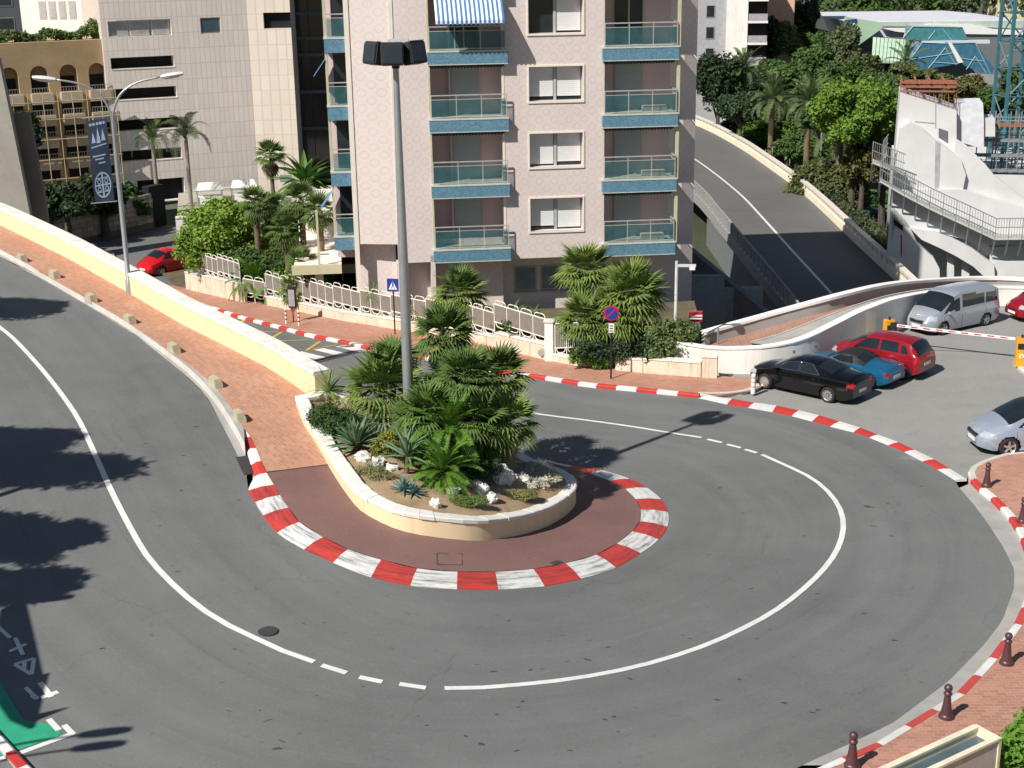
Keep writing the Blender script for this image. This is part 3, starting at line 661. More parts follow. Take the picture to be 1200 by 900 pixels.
def trunk_mesh(h, r0, r1, lean=(0,0), rings=True, n=9):
    m = max(3,int(h/.12)); pts = []; rr_ = []
    for k in range(m+1):
        t = k/m; pts.append((lean[0]*t*t, lean[1]*t*t, -.15+(h+.15)*t)); rr_.append((r0+(r1-r0)*t)*(1+(.12 if (k%2 and rings) else 0)))
    return MB().tube(pts, rr_, n)
def palm(name, label, loc, h, r, leaves, n, sc, rs, cat='palm', group=None, lean=(0,0), em=(-.7,1.35), leafname='frond', tm=None, dead=0):
    t = empty(name, loc, rs.uniform(0,6), label, cat, group)
    if h > 0: trunk_mesh(h, r, r*.85, lean).build('trunk', tm or TRUNK, t, smooth='all')
    top = (lean[0],lean[1],h)
    rosette(t, leaves, n, top, sc, em[0], em[1], rs, leafname, zr=.05)
    if dead: rosette(t, [FAND], dead, (top[0],top[1],h-.15), sc, -1.35, -.9, rs, 'dead_frond')
    return t
rs = random.Random(21)
def soil_at(px_, py_):
    z = 2.0
    for i in range(30):
        p = atz(px_,py_,z); z += .6*(soilz(p.x,p.y)-z)
    return atz(px_,py_,z)
# planter planting
P_ = 'plants in the planter'
def sa(x,y): return soil_at(x,y)
palm('cycad', 'low cycad with bright green arching fronds at front of planter soil', sa(519,566), .3, .13, CYC, 50, 1.2, rs, 'cycad', P_, em=(-.35,1.3))
palm('cycad', 'taller cycad with glossy fronds just right of the lamp mast', sa(527,549), 1.1, .14, CYC, 56, 1.3, rs, 'cycad', P_, em=(-.45,1.3))
palm('fan_palm', 'tallest fan palm of the planter standing behind the lamp mast', Vector((-2.05,40.7,soilz(-2.05,40.7))), 2.6, .14, FAN, 50, 1.5, rs, 'palm', P_, em=(-.65,1.3), leafname='fan_leaf', dead=6)
palm('fan_palm', 'bushy fan palm left behind the lamp mast at the zebra crossing', sa(450,500), 1.05, .12, FANL, 50, 1.75, rs, 'palm', P_, em=(-.6,1.35), leafname='fan_leaf')
palm('fan_palm', 'small fan palm head behind left of the mast beside the zebra crossing', sa(462,494), 1.75, .1, FAN, 40, 1.3, rs, 'palm', P_, em=(-.6,1.3), leafname='fan_leaf')
palm('fan_palm', 'wide fan palm on right end of planter shading the road behind', Vector((-.45,40.2,soilz(-.45,40.2))), 1.85, .14, FAN[:1]+FANL, 54, 1.42, rs, 'palm', P_, em=(-.7,1.3), leafname='fan_leaf', dead=5)
palm('fan_palm', 'leaning fan palm with yellow green outer leaves at right of planter', sa(590,551), 1.45, .12, FANL, 46, 1.3, rs, 'palm', P_, em=(-.7,1.2), leafname='fan_leaf', lean=(.15,0), dead=4)
palm('fan_palm', 'dark fan palm between the tall palm and the right end palm', sa(549,540), 2.45, .13, FAN, 46, 1.4, rs, 'palm', P_, em=(-.6,1.3), leafname='fan_leaf', dead=4)
palm('fan_palm', 'low fan palm at the back of the planter hidden by the cycads', sa(490,530), .9, .12, FAN, 40, 1.25, rs, 'palm', P_, em=(-.6,1.3), leafname='fan_leaf')
palm('fan_palm', 'stubby fan palm at back centre of planter', sa(566,545), .7, .12, FAN, 40, 1.25, rs, 'palm', P_, em=(-.7,1.3), leafname='fan_leaf')
palm('fan_palm', 'dark low fan palm behind the lamp mast foot', sa(505,536), 1.3, .12, FAN, 44, 1.3, rs, 'palm', P_, em=(-.5,1.3), leafname='fan_leaf')
palm('fan_palm', 'dark fan palm at the back edge right of the tall palm', sa(533,526), 1.9, .12, FAN, 44, 1.35, rs, 'palm', P_, em=(-.5,1.3), leafname='fan_leaf')
palm('fan_palm', 'fan palm with upright leaves between cycad and right end palm', sa(562,553), 1.5, .12, FAN, 44, 1.3, rs, 'palm', P_, em=(-.4,1.4), leafname='fan_leaf')
palm('yucca', 'spiky yucca at the narrow tip of the planter beside the yellow wall', sa(386,468), .25, .06, YUC, 40, 1.05, rs, 'yucca', P_, em=(.0,1.4), leafname='leaf')
palm('silver_rosette', 'silvery spherical rosette plant left of the lamp mast foot', sa(449,511), .45, .12, DASY, 190, 1.5, rs, 'plant', P_, em=(-.5,1.45), leafname='leaf')
palm('agave', 'grey green agave in the left part of planter', sa(418,527), .12, .07, AGV, 46, 1.35, rs, 'agave', P_, em=(-.05,1.35), leafname='leaf')
palm('aloe', 'curving aloe with a short stem right below the lamp mast', sa(477,555), .5, .07, ALOE, 22, 1.3, rs, 'aloe', P_, em=(-.05,1.35), leafname='leaf')
palm('agave', 'small blue agave near the front coping', sa(473,575), .05, .04, AGB, 40, 1.25, rs, 'agave', P_, em=(.0,1.35), leafname='leaf')
palm('agave', 'tiny blue agave right beside the larger blue one', sa(484,579), .04, .04, AGB, 34, 1.05, rs, 'agave', P_, em=(.0,1.35), leafname='leaf')
palm('silver_rosette', 'small pale tuft among the white rocks at the front of planter', sa(434,550), .05, .04, DASY, 45, .55, rs, 'plant', P_, em=(-.1,1.4), leafname='leaf')
# leaf clouds for bushes, trees and ground cover
def leaf_cloud(blobs, n, size, seed, clump=.38, flat=.0, ncl=26, fill=.25, aspect=.5):
    r_ = np.random.RandomState(seed); out = []
    tot = sum((b[3]*b[4]*b[5])**(2/3) for b in blobs)
    for b in blobs:
        c = np.array(b[:3]); rad = np.array(b[3:6]); nb = int(n*((b[3]*b[4]*b[5])**(2/3))/tot)
        d = r_.normal(size=(ncl,3)); d /= np.linalg.norm(d,axis=1)[:,None]; d[:,2] = np.where(d[:,2]<-.55,-d[:,2],d[:,2])
        cc = c + d*rad*r_.uniform(.55,.92,(ncl,1)); cr = clump*rad*r_.uniform(.65,1.25,(ncl,1))
        k = r_.randint(0,ncl,nb); v = r_.normal(size=(nb,3)); v /= np.linalg.norm(v,axis=1)[:,None]
        p = cc[k] + v*cr[k]*(r_.uniform(0,1,(nb,1))**.45)
        inner = r_.uniform(size=nb) < fill
        w_ = r_.normal(size=(nb,3)); w_ /= np.linalg.norm(w_,axis=1)[:,None]; p[inner] = c + (w_*rad*r_.uniform(.2,.85,(nb,1)))[inner]
        nrm = v*.8 + r_.normal(size=(nb,3))*.55 + np.array([0,0,.45]); nrm /= np.linalg.norm(nrm,axis=1)[:,None]
        a = np.cross(nrm, r_.normal(size=(nb,3))); a /= np.linalg.norm(a,axis=1)[:,None]; bb = np.cross(nrm,a)
        s = size*r_.uniform(.6,1.35,(nb,1)); a = a*s; bb = bb*s*aspect
        out.append(np.stack([p-a, p-bb, p+a, p+bb], axis=1))
    return np.concatenate(out)
def cloud_obj(name, blobs, n, size, seed, m, parent=None, **kw):
    me = quads_mesh(name, leaf_cloud(blobs, n, size, seed, **kw)); return link(name, me, m, parent)
def bush(name, label, loc, blobs, n, size, m, seed, cat='shrub', group=None, stem=True, **kw):
    t = empty(name, loc, 0, label, cat, group); cloud_obj('foliage', blobs, n, size, seed, m, t, **kw)
    if stem:
        mb = MB(); r_ = random.Random(seed)
        for k in range(5):
            b = blobs[k%len(blobs)]; mb.tube([(r_.uniform(-.1,.1),r_.uniform(-.1,.1),-.1),(b[0]*.5+r_.uniform(-.1,.1),b[1]*.5,b[2]*.5),(b[0]+r_.uniform(-.3,.3)*b[3],b[1]+r_.uniform(-.3,.3)*b[4],b[2])],[.03*max(1,b[5]),.022*max(1,b[5]),.01],5)
        mb.build('stem', BARK, t)
    return t
bush('shrub', 'dense dark green rounded shrub by the left coping of the planter', sa(394,507), [(0,0,.35,.72,.6,.5),(.45,-.45,.25,.5,.45,.38),(-.3,.35,.3,.55,.5,.45)], 13000, .04, G_BUSH, 3, group=P_)
bush('shrub', 'yellow green small bush below the silver rosette plant', sa(455,533), [(0,0,.3,.4,.4,.42),(.35,-.05,.2,.3,.3,.3),(-.25,-.15,.15,.25,.25,.2)], 4200, .035, leafmat('yellow_green_leaf',(.17,.19,.04)), 4, group=P_)
bush('ground_cover', 'low green tuft of grass between white rocks at the front coping', sa(545,591), [(0,0,.08,.5,.22,.14),(.35,.05,.08,.3,.2,.13),(-.35,0,.05,.3,.2,.1)], 4200, .05, leafmat('green_tuft',(.13,.18,.05)), 5, 'grass', P_, False, aspect=.16)
bush('ground_cover', 'olive coloured grassy cushion right of the two white rocks', sa(606,583), [(0,0,.06,.5,.3,.12),(.35,.12,.05,.35,.25,.1)], 3800, .05, leafmat('olive_tuft',(.2,.2,.09)), 6, 'grass', P_, False, aspect=.16)
bush('ground_cover', 'pale grey cushion plant along the right end of coping', sa(636,564), [(-.1,0,.12,.6,.8,.12),(-.35,.6,.16,.55,.5,.13),(-.5,-.4,.13,.5,.4,.12),(-.95,-.6,.13,.45,.3,.12),(-.7,.1,.2,.5,.5,.12)], 14000, .045, G_PALE, 8, 'grass', P_, False, aspect=.3)
bush('ground_cover', 'dry grass tuft behind the small blue agaves', sa(444,556), [(0,0,.08,.25,.2,.14)], 900, .06, G_GRASS, 9, 'grass', P_, False, aspect=.14)
bush('shrub', 'dark undergrowth beneath the cycads and palms of the planter', sa(545,566), [(0,0,.25,.6,.3,.3),(.6,.35,.25,.5,.4,.3),(-.75,.35,.25,.5,.4,.3)], 5200, .05, G_DARK, 10, group=P_)
def rock(label, loc, sx, sy, sz, seed, rz=0):
    bm = bmesh.new(); bmesh.ops.create_icosphere(bm, subdivisions=3, radius=1); r_ = np.random.RandomState(seed); dirs = r_.normal(size=(9,3)); dirs /= np.linalg.norm(dirs,axis=1)[:,None]; cut = r_.uniform(.55,.95,9)
    for v in bm.verts:
        p = np.array(v.co); 
        for d,c_ in zip(dirs,cut):
            k = p@d
            if k > c_: p = p - d*(k-c_)*.85
        p *= 1+.22*math.sin(5*p[0]+seed)*math.sin(5*p[1]+2*p[2])+.12*math.sin(13*p[2]+9*p[0]+seed)+.08*math.sin(21*p[1]+seed)
        v.co = (p[0]*sx,p[1]*sy,p[2]*sz)
    me = bpy.data.meshes.new('rock'); bm.to_mesh(me); bm.free(); me.shade_smooth(); me.set_sharp_from_angle(angle=R(30))
    o = link('rock', me, ROCK); o.location = (loc.x,loc.y,loc.z+sz*.45); o.rotation_euler = (0,0,rz); return tag(o, label, 'rock', 'white rocks in the planter')
rock('white rock on the front coping left of the green tuft', sa(511,594), .17,.13,.17,1)
rock('white rock right of the green tuft, upper of two', sa(565,578), .2,.15,.2,2)
rock('white rock right of the green tuft, lower of two at the coping', sa(576,588), .19,.15,.18,3,.5)
rock('tall pale rock standing in the middle behind the two white rocks', sa(590,566), .28,.2,.36,4)
bush('ground_cover', 'patchy olive ground cover on the soil before the agave', sa(428,553), [(0,0,.02,.5,.3,.1),(.5,-.35,.02,.45,.25,.08)], 1800, .05, leafmat('olive_tuft',(.2,.2,.09)), 61, 'grass', P_, False, aspect=.2)
bush('shrub', 'dark green low shrub behind the aloe at the mast foot', sa(484,540), [(0,0,.3,.5,.4,.4),(-.5,.2,.25,.4,.35,.35)], 4200, .045, G_BUSH, 62, group=P_)
rock('pale rock in the shade right of the tall standing rock', sa(612,563), .25,.2,.16,5)
rock('white rock under the agave at the left coping', sa(425,539), .2,.15,.17,6)
rock('white rock behind the small pale tuft', sa(444,546), .22,.16,.2,7,.8)
rock('broad white rock between aloe and small pale tuft', sa(459,550), .2,.16,.13,8)
rock('grey rock below the low cycad', sa(531,578), .18,.15,.15,9)
rock('pale rock at the tip of planter behind the yucca', sa(404,462), .28,.2,.15,10)
rock('small pale rock near the shrub and silver rosette', sa(404,471), .16,.12,.12,12)
rock('rock in deep shade beneath the right end fan palm', sa(556,571), .22,.18,.18,13)

# ================================================================== lamp mast with floodlights
p = soil_at(480,566); base = Vector((-2.9,37.3,0)); base.z = soilz(base.x,base.y)
t = empty('floodlight_mast', base, R(0), 'tall grey lamp mast with a cluster of black floodlights rising from the planter', 'lamp mast')
H = 13.35-base.z
MB().lathe([(.16,-.2),(.155,.6),(.13,H*.5),(.075,H)],12).build('pole', METAL, t, smooth=True)
MB().box(-.16,-.0,-.18,-.12,.6,1.3).build('access_door', METAL, t, bevel=.01)
MB().tube([(-.35,0,H-.02),(.35,0,H-.02)],.045,8).tube([(0,-.4,H-.05),(0,.35,H-.05)],.045,8).lathe([(.1,H-.3),(.12,H-.1),(.1,H+.02)],12).build('head_bracket', DARKMETAL, t)
BL = mat('floodlight_housing', (.035,.038,.042), .5, .15, 5, 40, .1)
for x,y,yaw,s,tl in ((-.05,-.36,.08,.30,.12),(-.52,-.02,-.75,.26,.2),(.48,-.02,.85,.29,.2),(.05,.42,3.1,.30,.15)):
    M_ = Matrix.Translation((x,y,H+.1)) @ Matrix.Rotation(yaw,4,'Z') @ Matrix.Rotation(-tl,4,'X')
    hd = MB().box(-s,s,-.2,.2,-.3,.27, M_); ho = hd.build('floodlight', BL, t, bevel=.03)
    MB().box(-s*.9,s*.9,-.19,.18,.275,.29, M_).build('lid', mat('floodlight_lid',(.4,.43,.42),.5,.2,6), ho)
    MB().box(-s*.85,s*.85,-.215,-.203,-.24,.2, M_).build('lens', glass('floodlight_lens',(.03,.035,.04)), ho)

# ================================================================== street furniture
def street_lamp(loc, h, arms, label, group=None, az=0, al=2.3):
    t = empty('street_lamp', loc, az, label, 'street lamp', group)
    MB().lathe([(.13,-.1),(.125,.5),(.09,.55),(.085,h*.6),(.06,h-1.6)],10).build('pole', METAL, t, smooth=True)
    for sg in arms:
        pts = [(0,0,h-1.7),(sg*.03*al,0,h-1.2),(sg*.16*al,0,h-.62),(sg*.42*al,0,h-.24),(sg*.8*al,0,h-.05)]
        MB().tube(smooth3(pts,4),.05,8,.035).build('arm', METAL, t, smooth='all')
        L = .8; x0 = sg*.78*al; secs = []
        for k in range(7):
            tt = k/6; wd = .13*math.sin(math.pi*(.12+.76*tt))**.6+.02; hh = .085*math.sin(math.pi*(.15+.7*tt))**.7+.015; zc = h-.06+.10*tt
            secs.append([(x0+sg*L*tt, wd*math.cos(a), zc+hh*math.sin(a)) for a in [j*math.pi/5 for j in range(10)]])
        lh = MB().sweep(secs).build('lamp_head', mat('lamp_head_grey',(.62,.63,.62),.45,.06,5), t, smooth=True, fix=True)
        MB().sweep([[(x,y*.8,min(z,h-.06+.1*k/6-.01)-.02) for x,y,z in s_[5:10]] for k,s_ in enumerate(secs[1:6])], False).build('lamp_glass', glass('lamp_glass',(.5,.5,.48),.2), lh)
    return t
lampb = g(150,343,.14,'u'); lampb2 = lampb+Vector((.1,-.12,0))
street_lamp(lampb2, 8.0, (-1,1), 'double armed grey street lamp on the upper brick pavement', az=R(8), al=2.35)
# banner hanging from the street lamp
nav = mat('banner_navy', (.018,.03,.06), .7, .2, 4, 40, .1); pal = mat('banner_print_pale', (.26,.34,.46), .7, .15, 8, 40, .05)
bt = empty('banner', lampb2+Vector((-.12,-.02,0)), R(8), 'dark navy vertical banner with pale print hanging from the double street lamp', 'banner')
mb = MB(); nx, nz = 6, 18
X = lambda u,v: (-.1-.7*u, .03*math.sin(6*v+2*u)-.02*u, 3.55+3.0*v-.12*u)
MB().sweep([[X(i/nx,j/nz) for i in range(nx+1)] for j in range(nz+1)], False).build('cloth', nav, bt, smooth='all')
def bprint(pts): MB().quad(*[(X(u,v)[0], X(u,v)[1]-.012, X(u,v)[2]) for u,v in pts]).build('print', pal, bt, fix=True)
for u0,u1 in ((.1,.2),(.24,.38),(.42,.55),(.6,.72),(.76,.9)): bprint([(u1,.935),(u0,.935),(u0,.965),(u1,.965)])
for u,b,hh in ((.25,.74,.15),(.5,.72,.19),(.75,.73,.13)): bprint([(u+.1,b),(u-.12,b),(u,b+hh)])
bprint([(.9,.67),(.1,.69),(.1,.705),(.9,.685)])
for v,a,b in ((.56,.2,.85),(.52,.3,.75),(.47,.25,.6)): bprint([(b,v),(a,v),(a,v+.018),(b,v+.018)])
for k in range(20):
    a,b = k*2*math.pi/20,(k+1)*2*math.pi/20; c = lambda an,r_: (.5-r_*.42*math.cos(an), .21+r_*.16*math.sin(an)); bprint([c(a,1),c(a,.86),c(b,.86),c(b,1)])
for q in ([(.46,.06),(.54,.06),(.54,.36),(.46,.36)],[(.12,.2),(.88,.2),(.88,.22),(.12,.22)],[(.2,.12),(.8,.12),(.8,.132),(.2,.132)],[(.2,.29),(.8,.29),(.8,.302),(.2,.302)]): bprint(q)
for u,v in ((.32,.16),(.68,.16),(.32,.255),(.68,.255)):
    for k in range(10):
        a,b = k*2*math.pi/10,(k+1)*2*math.pi/10; c = lambda an,r_: (u-r_*.1*math.cos(an), v+r_*.035*math.sin(an)); bprint([c(a,1),c(a,.6),c(b,.6),c(b,1)])
for z in (6.6,3.5): MB().tube([(0,0,z),(-.95,0,z-.05)],.02,6).build('bracket', METAL, bt)
# concrete wedge blocks along the upper kerb
ords = ['first','second','third','fourth','fifth','sixth','seventh']
WEDGE = mat('wedge_concrete', (.42,.38,.27), .9, .15, 3, 30, .3)
wm = MB().add([(-.3,-.13,-.05),(.3,-.13,-.05),(.3,.13,-.05),(-.3,.13,-.05),(-.22,-.13,.27),(.22,-.13,.27),(.26,.06,.3),(-.26,.06,.3),(-.3,.13,.12),(.3,.13,.12)],[(3,2,1,0),(0,1,5,4),(4,5,6,7),(7,6,9,8),(8,9,2,3),(1,2,9,6,5),(0,4,7,8,3)])
wme = None
for k,(a,b) in enumerate([(281,492),(253,452),(204,412),(152,378),(107,353),(64,325),(26,306)]):
    q = g(a,b,.14,'u'); d = math.atan2(-15,12)
    if wme is None: ob = wm.build('wedge_block', WEDGE, bevel=.015); wme = ob.data
    else: ob = link('wedge_block', wme, None)
    tdir = (UKI[max(1,8-k)]-UKI[max(0,7-k)]); ob.rotation_euler = (0,0,math.atan2(tdir.y,tdir.x)); ob.location = q
    tag(ob, f'{ords[k]} pale concrete wedge block on the upper kerb counted from the planter', 'block', 'wedge blocks along the upper kerb')
# cast-iron bollards on the right-hand pavement
BOL = mat('bollard_plum', (.075,.03,.035), .4, .2, 5, 40, .1, spec=.6)
prof = [(.15,0),(.155,.03),(.145,.07),(.125,.085),(.115,.12),(.085,.3),(.065,.48),(.06,.52),(.085,.535),(.088,.56),(.06,.58),(.05,.6)] + [(.085*math.sin(a), .675-.085*math.cos(a)) for a in [.6+k*.28 for k in range(9)]] + [(.004,.76)]
bme = None
for k,((a,b),lb) in enumerate(zip([(998,899),(1108.5,841),(1179,778),(1198,612),(1156,570)],['plum iron bollard nearest the bottom edge by the cream parapet','plum iron bollard second from the bottom along the right kerb','plum iron bollard on the right kerb above the green hedge','plum iron bollard at the right picture edge below the silver people carrier','plum iron bollard farthest away at the pavement corner near the silver people carrier'])):
    q = g(a,b,.13)
    if bme is None: ob = MB().lathe(prof,18).build('bollard', BOL, smooth=True); bme = ob.data
    else: ob = link('bollard', bme, None)
    ob.location = q; tag(ob, lb, 'bollard', 'iron bollards on the right pavement')
# signs
def post_sign(name, loc, h, label, cat='sign', r=.035, pm=METAL, az=0):
    t = empty(name, loc, az, label, cat); MB().tube([(0,0,-.1),(0,0,h)],r,8).build('post', pm, t); return t
BLUE = mat('sign_blue', (.02,.05,.33), .4, .05, 5, 50, .02); RED = mat('sign_red', (.5,.02,.03), .4, .05, 5, 50, .02); SWH = mat('sign_white', (.8,.8,.78), .4, .05, 5, 50, .02)
q = g(716,443.5,.14,'l'); t = post_sign('no_parking_sign', q, 2.75, 'round blue no parking sign with red rim on the lower pavement', pm=DARKMETAL, az=R(-4))
def disc(r, y, m, nm, par, z0=0, n=24): return MB().add([(r*math.cos(k*6.2832/n), y, z0+r*math.sin(k*6.2832/n)) for k in range(n)]+[(r*math.cos(k*6.2832/n), y+.012, z0+r*math.sin(k*6.2832/n)) for k in range(n)], [tuple(range(n)),tuple(range(2*n-1,n-1,-1))]+[(k,n+k,n+(k+1)%n,(k+1)%n) for k in range(n)]).build(nm, m, par, fix=True)
dk = disc(.3,-.06,RED,'sign_disc',t,2.62); disc(.235,-.075,BLUE,'blue_field',dk,2.62)
M_ = Matrix.Translation((0,-.08,2.62)) @ Matrix.Rotation(R(45),4,'Y'); MB().box(-.028,.028,-.006,.004,-.235,.235,M_).build('red_bar', RED, dk)
pl = MB().box(-.1,.1,-.055,-.045,1.85,2.22).build('plate', SWH, t)
for z in (2.12,2.02,1.92): MB().box(-.06,.06,-.06,-.056,z-.02,z+.02).build('plate_mark', DARKMETAL, pl)
q = g(463,391,.14,'l'); t = post_sign('crossing_sign', q, 2.5, 'square blue pedestrian crossing sign by the zebra crossing', pm=DARKMETAL, az=R(-12))
sq = MB().box(-.27,.27,-.055,-.04,1.98,2.58).build('sign_plate', BLUE, t); MB().quad((-.2,-.062,2.08),(.2,-.062,2.08),(0,-.062,2.48)).build('white_triangle', SWH, sq)
MB().quad((-.035,-.066,2.27),(.045,-.066,2.27),(.03,-.066,2.38),(-.02,-.066,2.38)).tube([(0,-.066,2.28),(-.07,-.066,2.13)],.014,5).tube([(.01,-.066,2.28),(.08,-.066,2.13)],.014,5).lathe([(.001,-.004),(.03,-.002),(.03,.002),(.001,.004)],10,(.0,-.066,2.42),'y').build('walking_figure', DARKMETAL, sq)
q = g(344,377,.14,'l'); t = post_sign('notice_panel', q, .75, 'grey framed notice panel on a red post beside the yellow zigzag', az=R(-20), pm=RED)
fr = MB().box(-.2,.2,-.06,.06,.7,1.75).build('panel_frame', DARKMETAL, t, bevel=.015); MB().box(-.165,.165,-.075,-.062,.78,1.6).build('panel_sheet', mat('notice_sheet',(.35,.33,.32),.5,.2,9), fr)
for k,(a,b,lb) in enumerate([(335.5,379,'white post with red bands left of the notice panel'),(350.5,381.5,'white post with red bands right of the notice panel')]):
    q = g(a,b,.14,'l'); t = empty('marker_post', q, 0, lb, 'post', 'banded posts by the notice panel'); MB().lathe([(.05,-.05),(.05,.72),(.02,.75)],10).build('post', WPAINT, t)
    for z in (.18,.38,.58): MB().lathe([(.053,z),(.053,z+.07)],10).build('band', RED, t)
q = g(882.5,459.5,.14); t = empty('marker_post', q, 0, 'white banded post on the pavement corner by the black car', 'post', 'banded posts'); MB().lathe([(.09,-.05),(.085,.68),(.04,.72)],12).build('post', WPAINT, t)
for z in (.2,.38,.55): MB().lathe([(.093,z),(.092,z+.05)],12).build('band', mat('faded_band',(.5,.32,.3),.6), t)
# ================================================================== buildings
def pinkpattern():
    m,t,b = nodes('pink_patterned_render'); k = NT(t); tc = k.n('TexCoord').outputs['Object']; sp = k.n('SeparateXYZ'); k.l(tc, sp.inputs[0])
    u = k.math('ADD', sp.outputs[0], sp.outputs[1]); z = sp.outputs[2]; s = 1/.50
    a = k.math('MULTIPLY', k.math('ADD', u, z), s*.7071); c = k.math('MULTIPLY', k.math('SUBTRACT', u, z), s*.7071)
    fa = k.math('ABSOLUTE', k.math('SUBTRACT', k.math('FRACT', a), .5)); fc = k.math('ABSOLUTE', k.math('SUBTRACT', k.math('FRACT', c), .5))
    rr_ = k.math('SQRT', k.math('ADD', k.math('POWER', fa, 2.6), k.math('POWER', fc, 2.6)))
    ring = k.math('SUBTRACT', 1, k.ramp(k.math('ABSOLUTE', k.math('SUBTRACT', rr_, .215)), .03, .085))
    pos = k.n('NewGeometry').outputs['Position']; n = k.noise(pos, .5, 5); f = k.noise(pos, 30, 3)
    c1 = k.mix(k.ramp(n,.3,.7), (.66,.57,.54), (.71,.62,.585)); c1 = k.mix(k.math('MULTIPLY', ring, .24), c1, (.46,.39,.39))
    c1 = k.mix(k.math('MULTIPLY', k.ramp(f,.4,.7), .2), c1, (.5,.41,.39))
    k.l(c1, b.inputs['Base Color']); b.inputs['Roughness'].default_value = .85; k.bump(b, ring, .1, -.02); return m
PINK = pinkpattern()
PINKP = mat('plain_pink_render', (.58,.45,.45), .85, .06, 1, 40, .15); CREAM = mat('cream_trim', (.78,.72,.63), .7, .05, 2, 40, .05); OLIVE = mat('olive_cream_paint', (.52,.50,.33), .6, .08, 3, 40, .05)
def bluetile():
    m,t,b = nodes('blue_mosaic'); k = NT(t); tc = k.n('TexCoord').outputs['Object']; v = k.n('TexVoronoi'); v.inputs['Scale'].default_value = 14; k.l(tc, v.inputs['Vector'])
    r_ = k.n('SeparateColor'); k.l(v.outputs['Color'], r_.inputs[0])
    k.l(k.mix(r_.outputs[0], (.085,.19,.27), (.14,.28,.37)), b.inputs['Base Color']); b.inputs['Roughness'].default_value = .45; k.bump(b, v.outputs['Distance'], .4, .01); return m
BTILE = bluetile()
SHUT = mat('grey_blue_shutter', (.36,.40,.41), .6, .05, 1, 30, .05); SHUTW = mat('white_shutter', (.72,.72,.72), .5, .04, 1, 30, .05); TEAL = glass('teal_glass_screen', (.05,.15,.165), .08, .42); DGLASS = glass('dark_window_glass', (.02,.028,.035)); RAILM = mat('rail_grey_green', (.45,.46,.42), .4, .08, 4, 40, .03, metal=.2)
def wall_grid(us, zs, hole, y=0.0, rev=.25):
    """plane wall y=const with rectangular holes hole(ucentre,zcentre)->bool and reveals going back by rev"""
    mb = MB(); nu, nz_ = len(us)-1, len(zs)-1; H = [[hole((us[i]+us[i+1])/2,(zs[j]+zs[j+1])/2) for j in range(nz_)] for i in range(nu)]
    for i in range(nu):
        for j in range(nz_):
            if H[i][j]:
                for (di,dj,p,q) in ((-1,0,(us[i],zs[j]),(us[i],zs[j+1])),(1,0,(us[i+1],zs[j+1]),(us[i+1],zs[j])),(0,-1,(us[i+1],zs[j]),(us[i],zs[j])),(0,1,(us[i],zs[j+1]),(us[i+1],zs[j+1]))):
                    a,b = i+di,j+dj
                    if 0<=a<nu and 0<=b<nz_ and not H[a][b]: mb.quad((p[0],y,p[1]),(q[0],y,q[1]),(q[0],y+rev,q[1]),(p[0],y+rev,p[1]))
            else: mb.quad((us[i],y,zs[j]),(us[i+1],y,zs[j]),(us[i+1],y,zs[j+1]),(us[i],y,zs[j+1]))
    return mb
FA = R(6.08); FO = Vector((-5.227,64.463,-1.5)); Z0 = 1.5
t = empty('apartment_building', FO, FA, 'pink patterned apartment block with blue tiled balconies behind the fence', 'building'); PB = t
ST = 3.02; ZB = 1.95+Z0; NF = 6; ZT = ZB+ST*NF
fl = [ZB+ST*k for k in range(NF+1)]
us = [0.1,1.71,5.05,6.25,8.74,9.75]; zs = [ZB]
for k in range(NF): zs += [fl[k]+1.28, fl[k]+2.83, fl[k]+ST] if k < NF-1 else [fl[k]+1.28,fl[k]+2.83,ZT]
def hole(u,z):
    if 1.71 < u < 5.05: return True
    if 6.25 < u < 8.74: return any(f+1.28 < z < f+2.83 for f in fl[:NF])
    return False
wall_grid(us[:2], [ZB,ZT], hole, 0, .28).build('wall', PINK, t); wall_grid(us[2:], zs, hole, 0, .5).build('wall', PINK, t)
# recess backs and sides, set-back right wall, side and rear walls
D = 1.5
MB().quad((9.75,D,ZB),(13.15,D,ZB),(13.15,D,ZT),(9.75,D,ZT)).quad((9.75,0,ZB),(9.75,D,ZB),(9.75,D,ZT),(9.75,0,ZT)).build('recess_wall', PINKP, t)
MB().quad((1.71,D,ZB),(5.05,D,ZB),(5.05,D,ZT),(1.71,D,ZT)).quad((1.71,.0,ZB),(1.71,D,ZB),(1.71,D,ZT),(1.71,.0,ZT)).quad((5.05,D,ZB),(5.05,.0,ZB),(5.05,.0,ZT),(5.05,D,ZT)).build('recess_wall', PINKP, t)

MB().quad((13.15,D,0),(14.42,D,0),(14.42,D,ZT),(13.15,D,ZT)).quad((14.42,D,0),(14.42,14,0),(14.42,14,ZT),(14.42,D,ZT)).build('wall', PINK, t)
MB().quad((14.42,14,0),(-2.7,14,0),(-2.7,14,ZT),(14.42,14,ZT)).quad((-2.7,14,0),(-2.7,1.9,0),(-2.7,1.9,ZT),(-2.7,14,ZT)).quad((14.42,D,ZT),(14.42,14,ZT),(-2.7,14,ZT),(-2.7,1.9,ZT),(-1.85,.42,ZT),(0.1,0,ZT),(9.75,0,ZT),(9.75,D,ZT)).build('wall', PINKP, t)
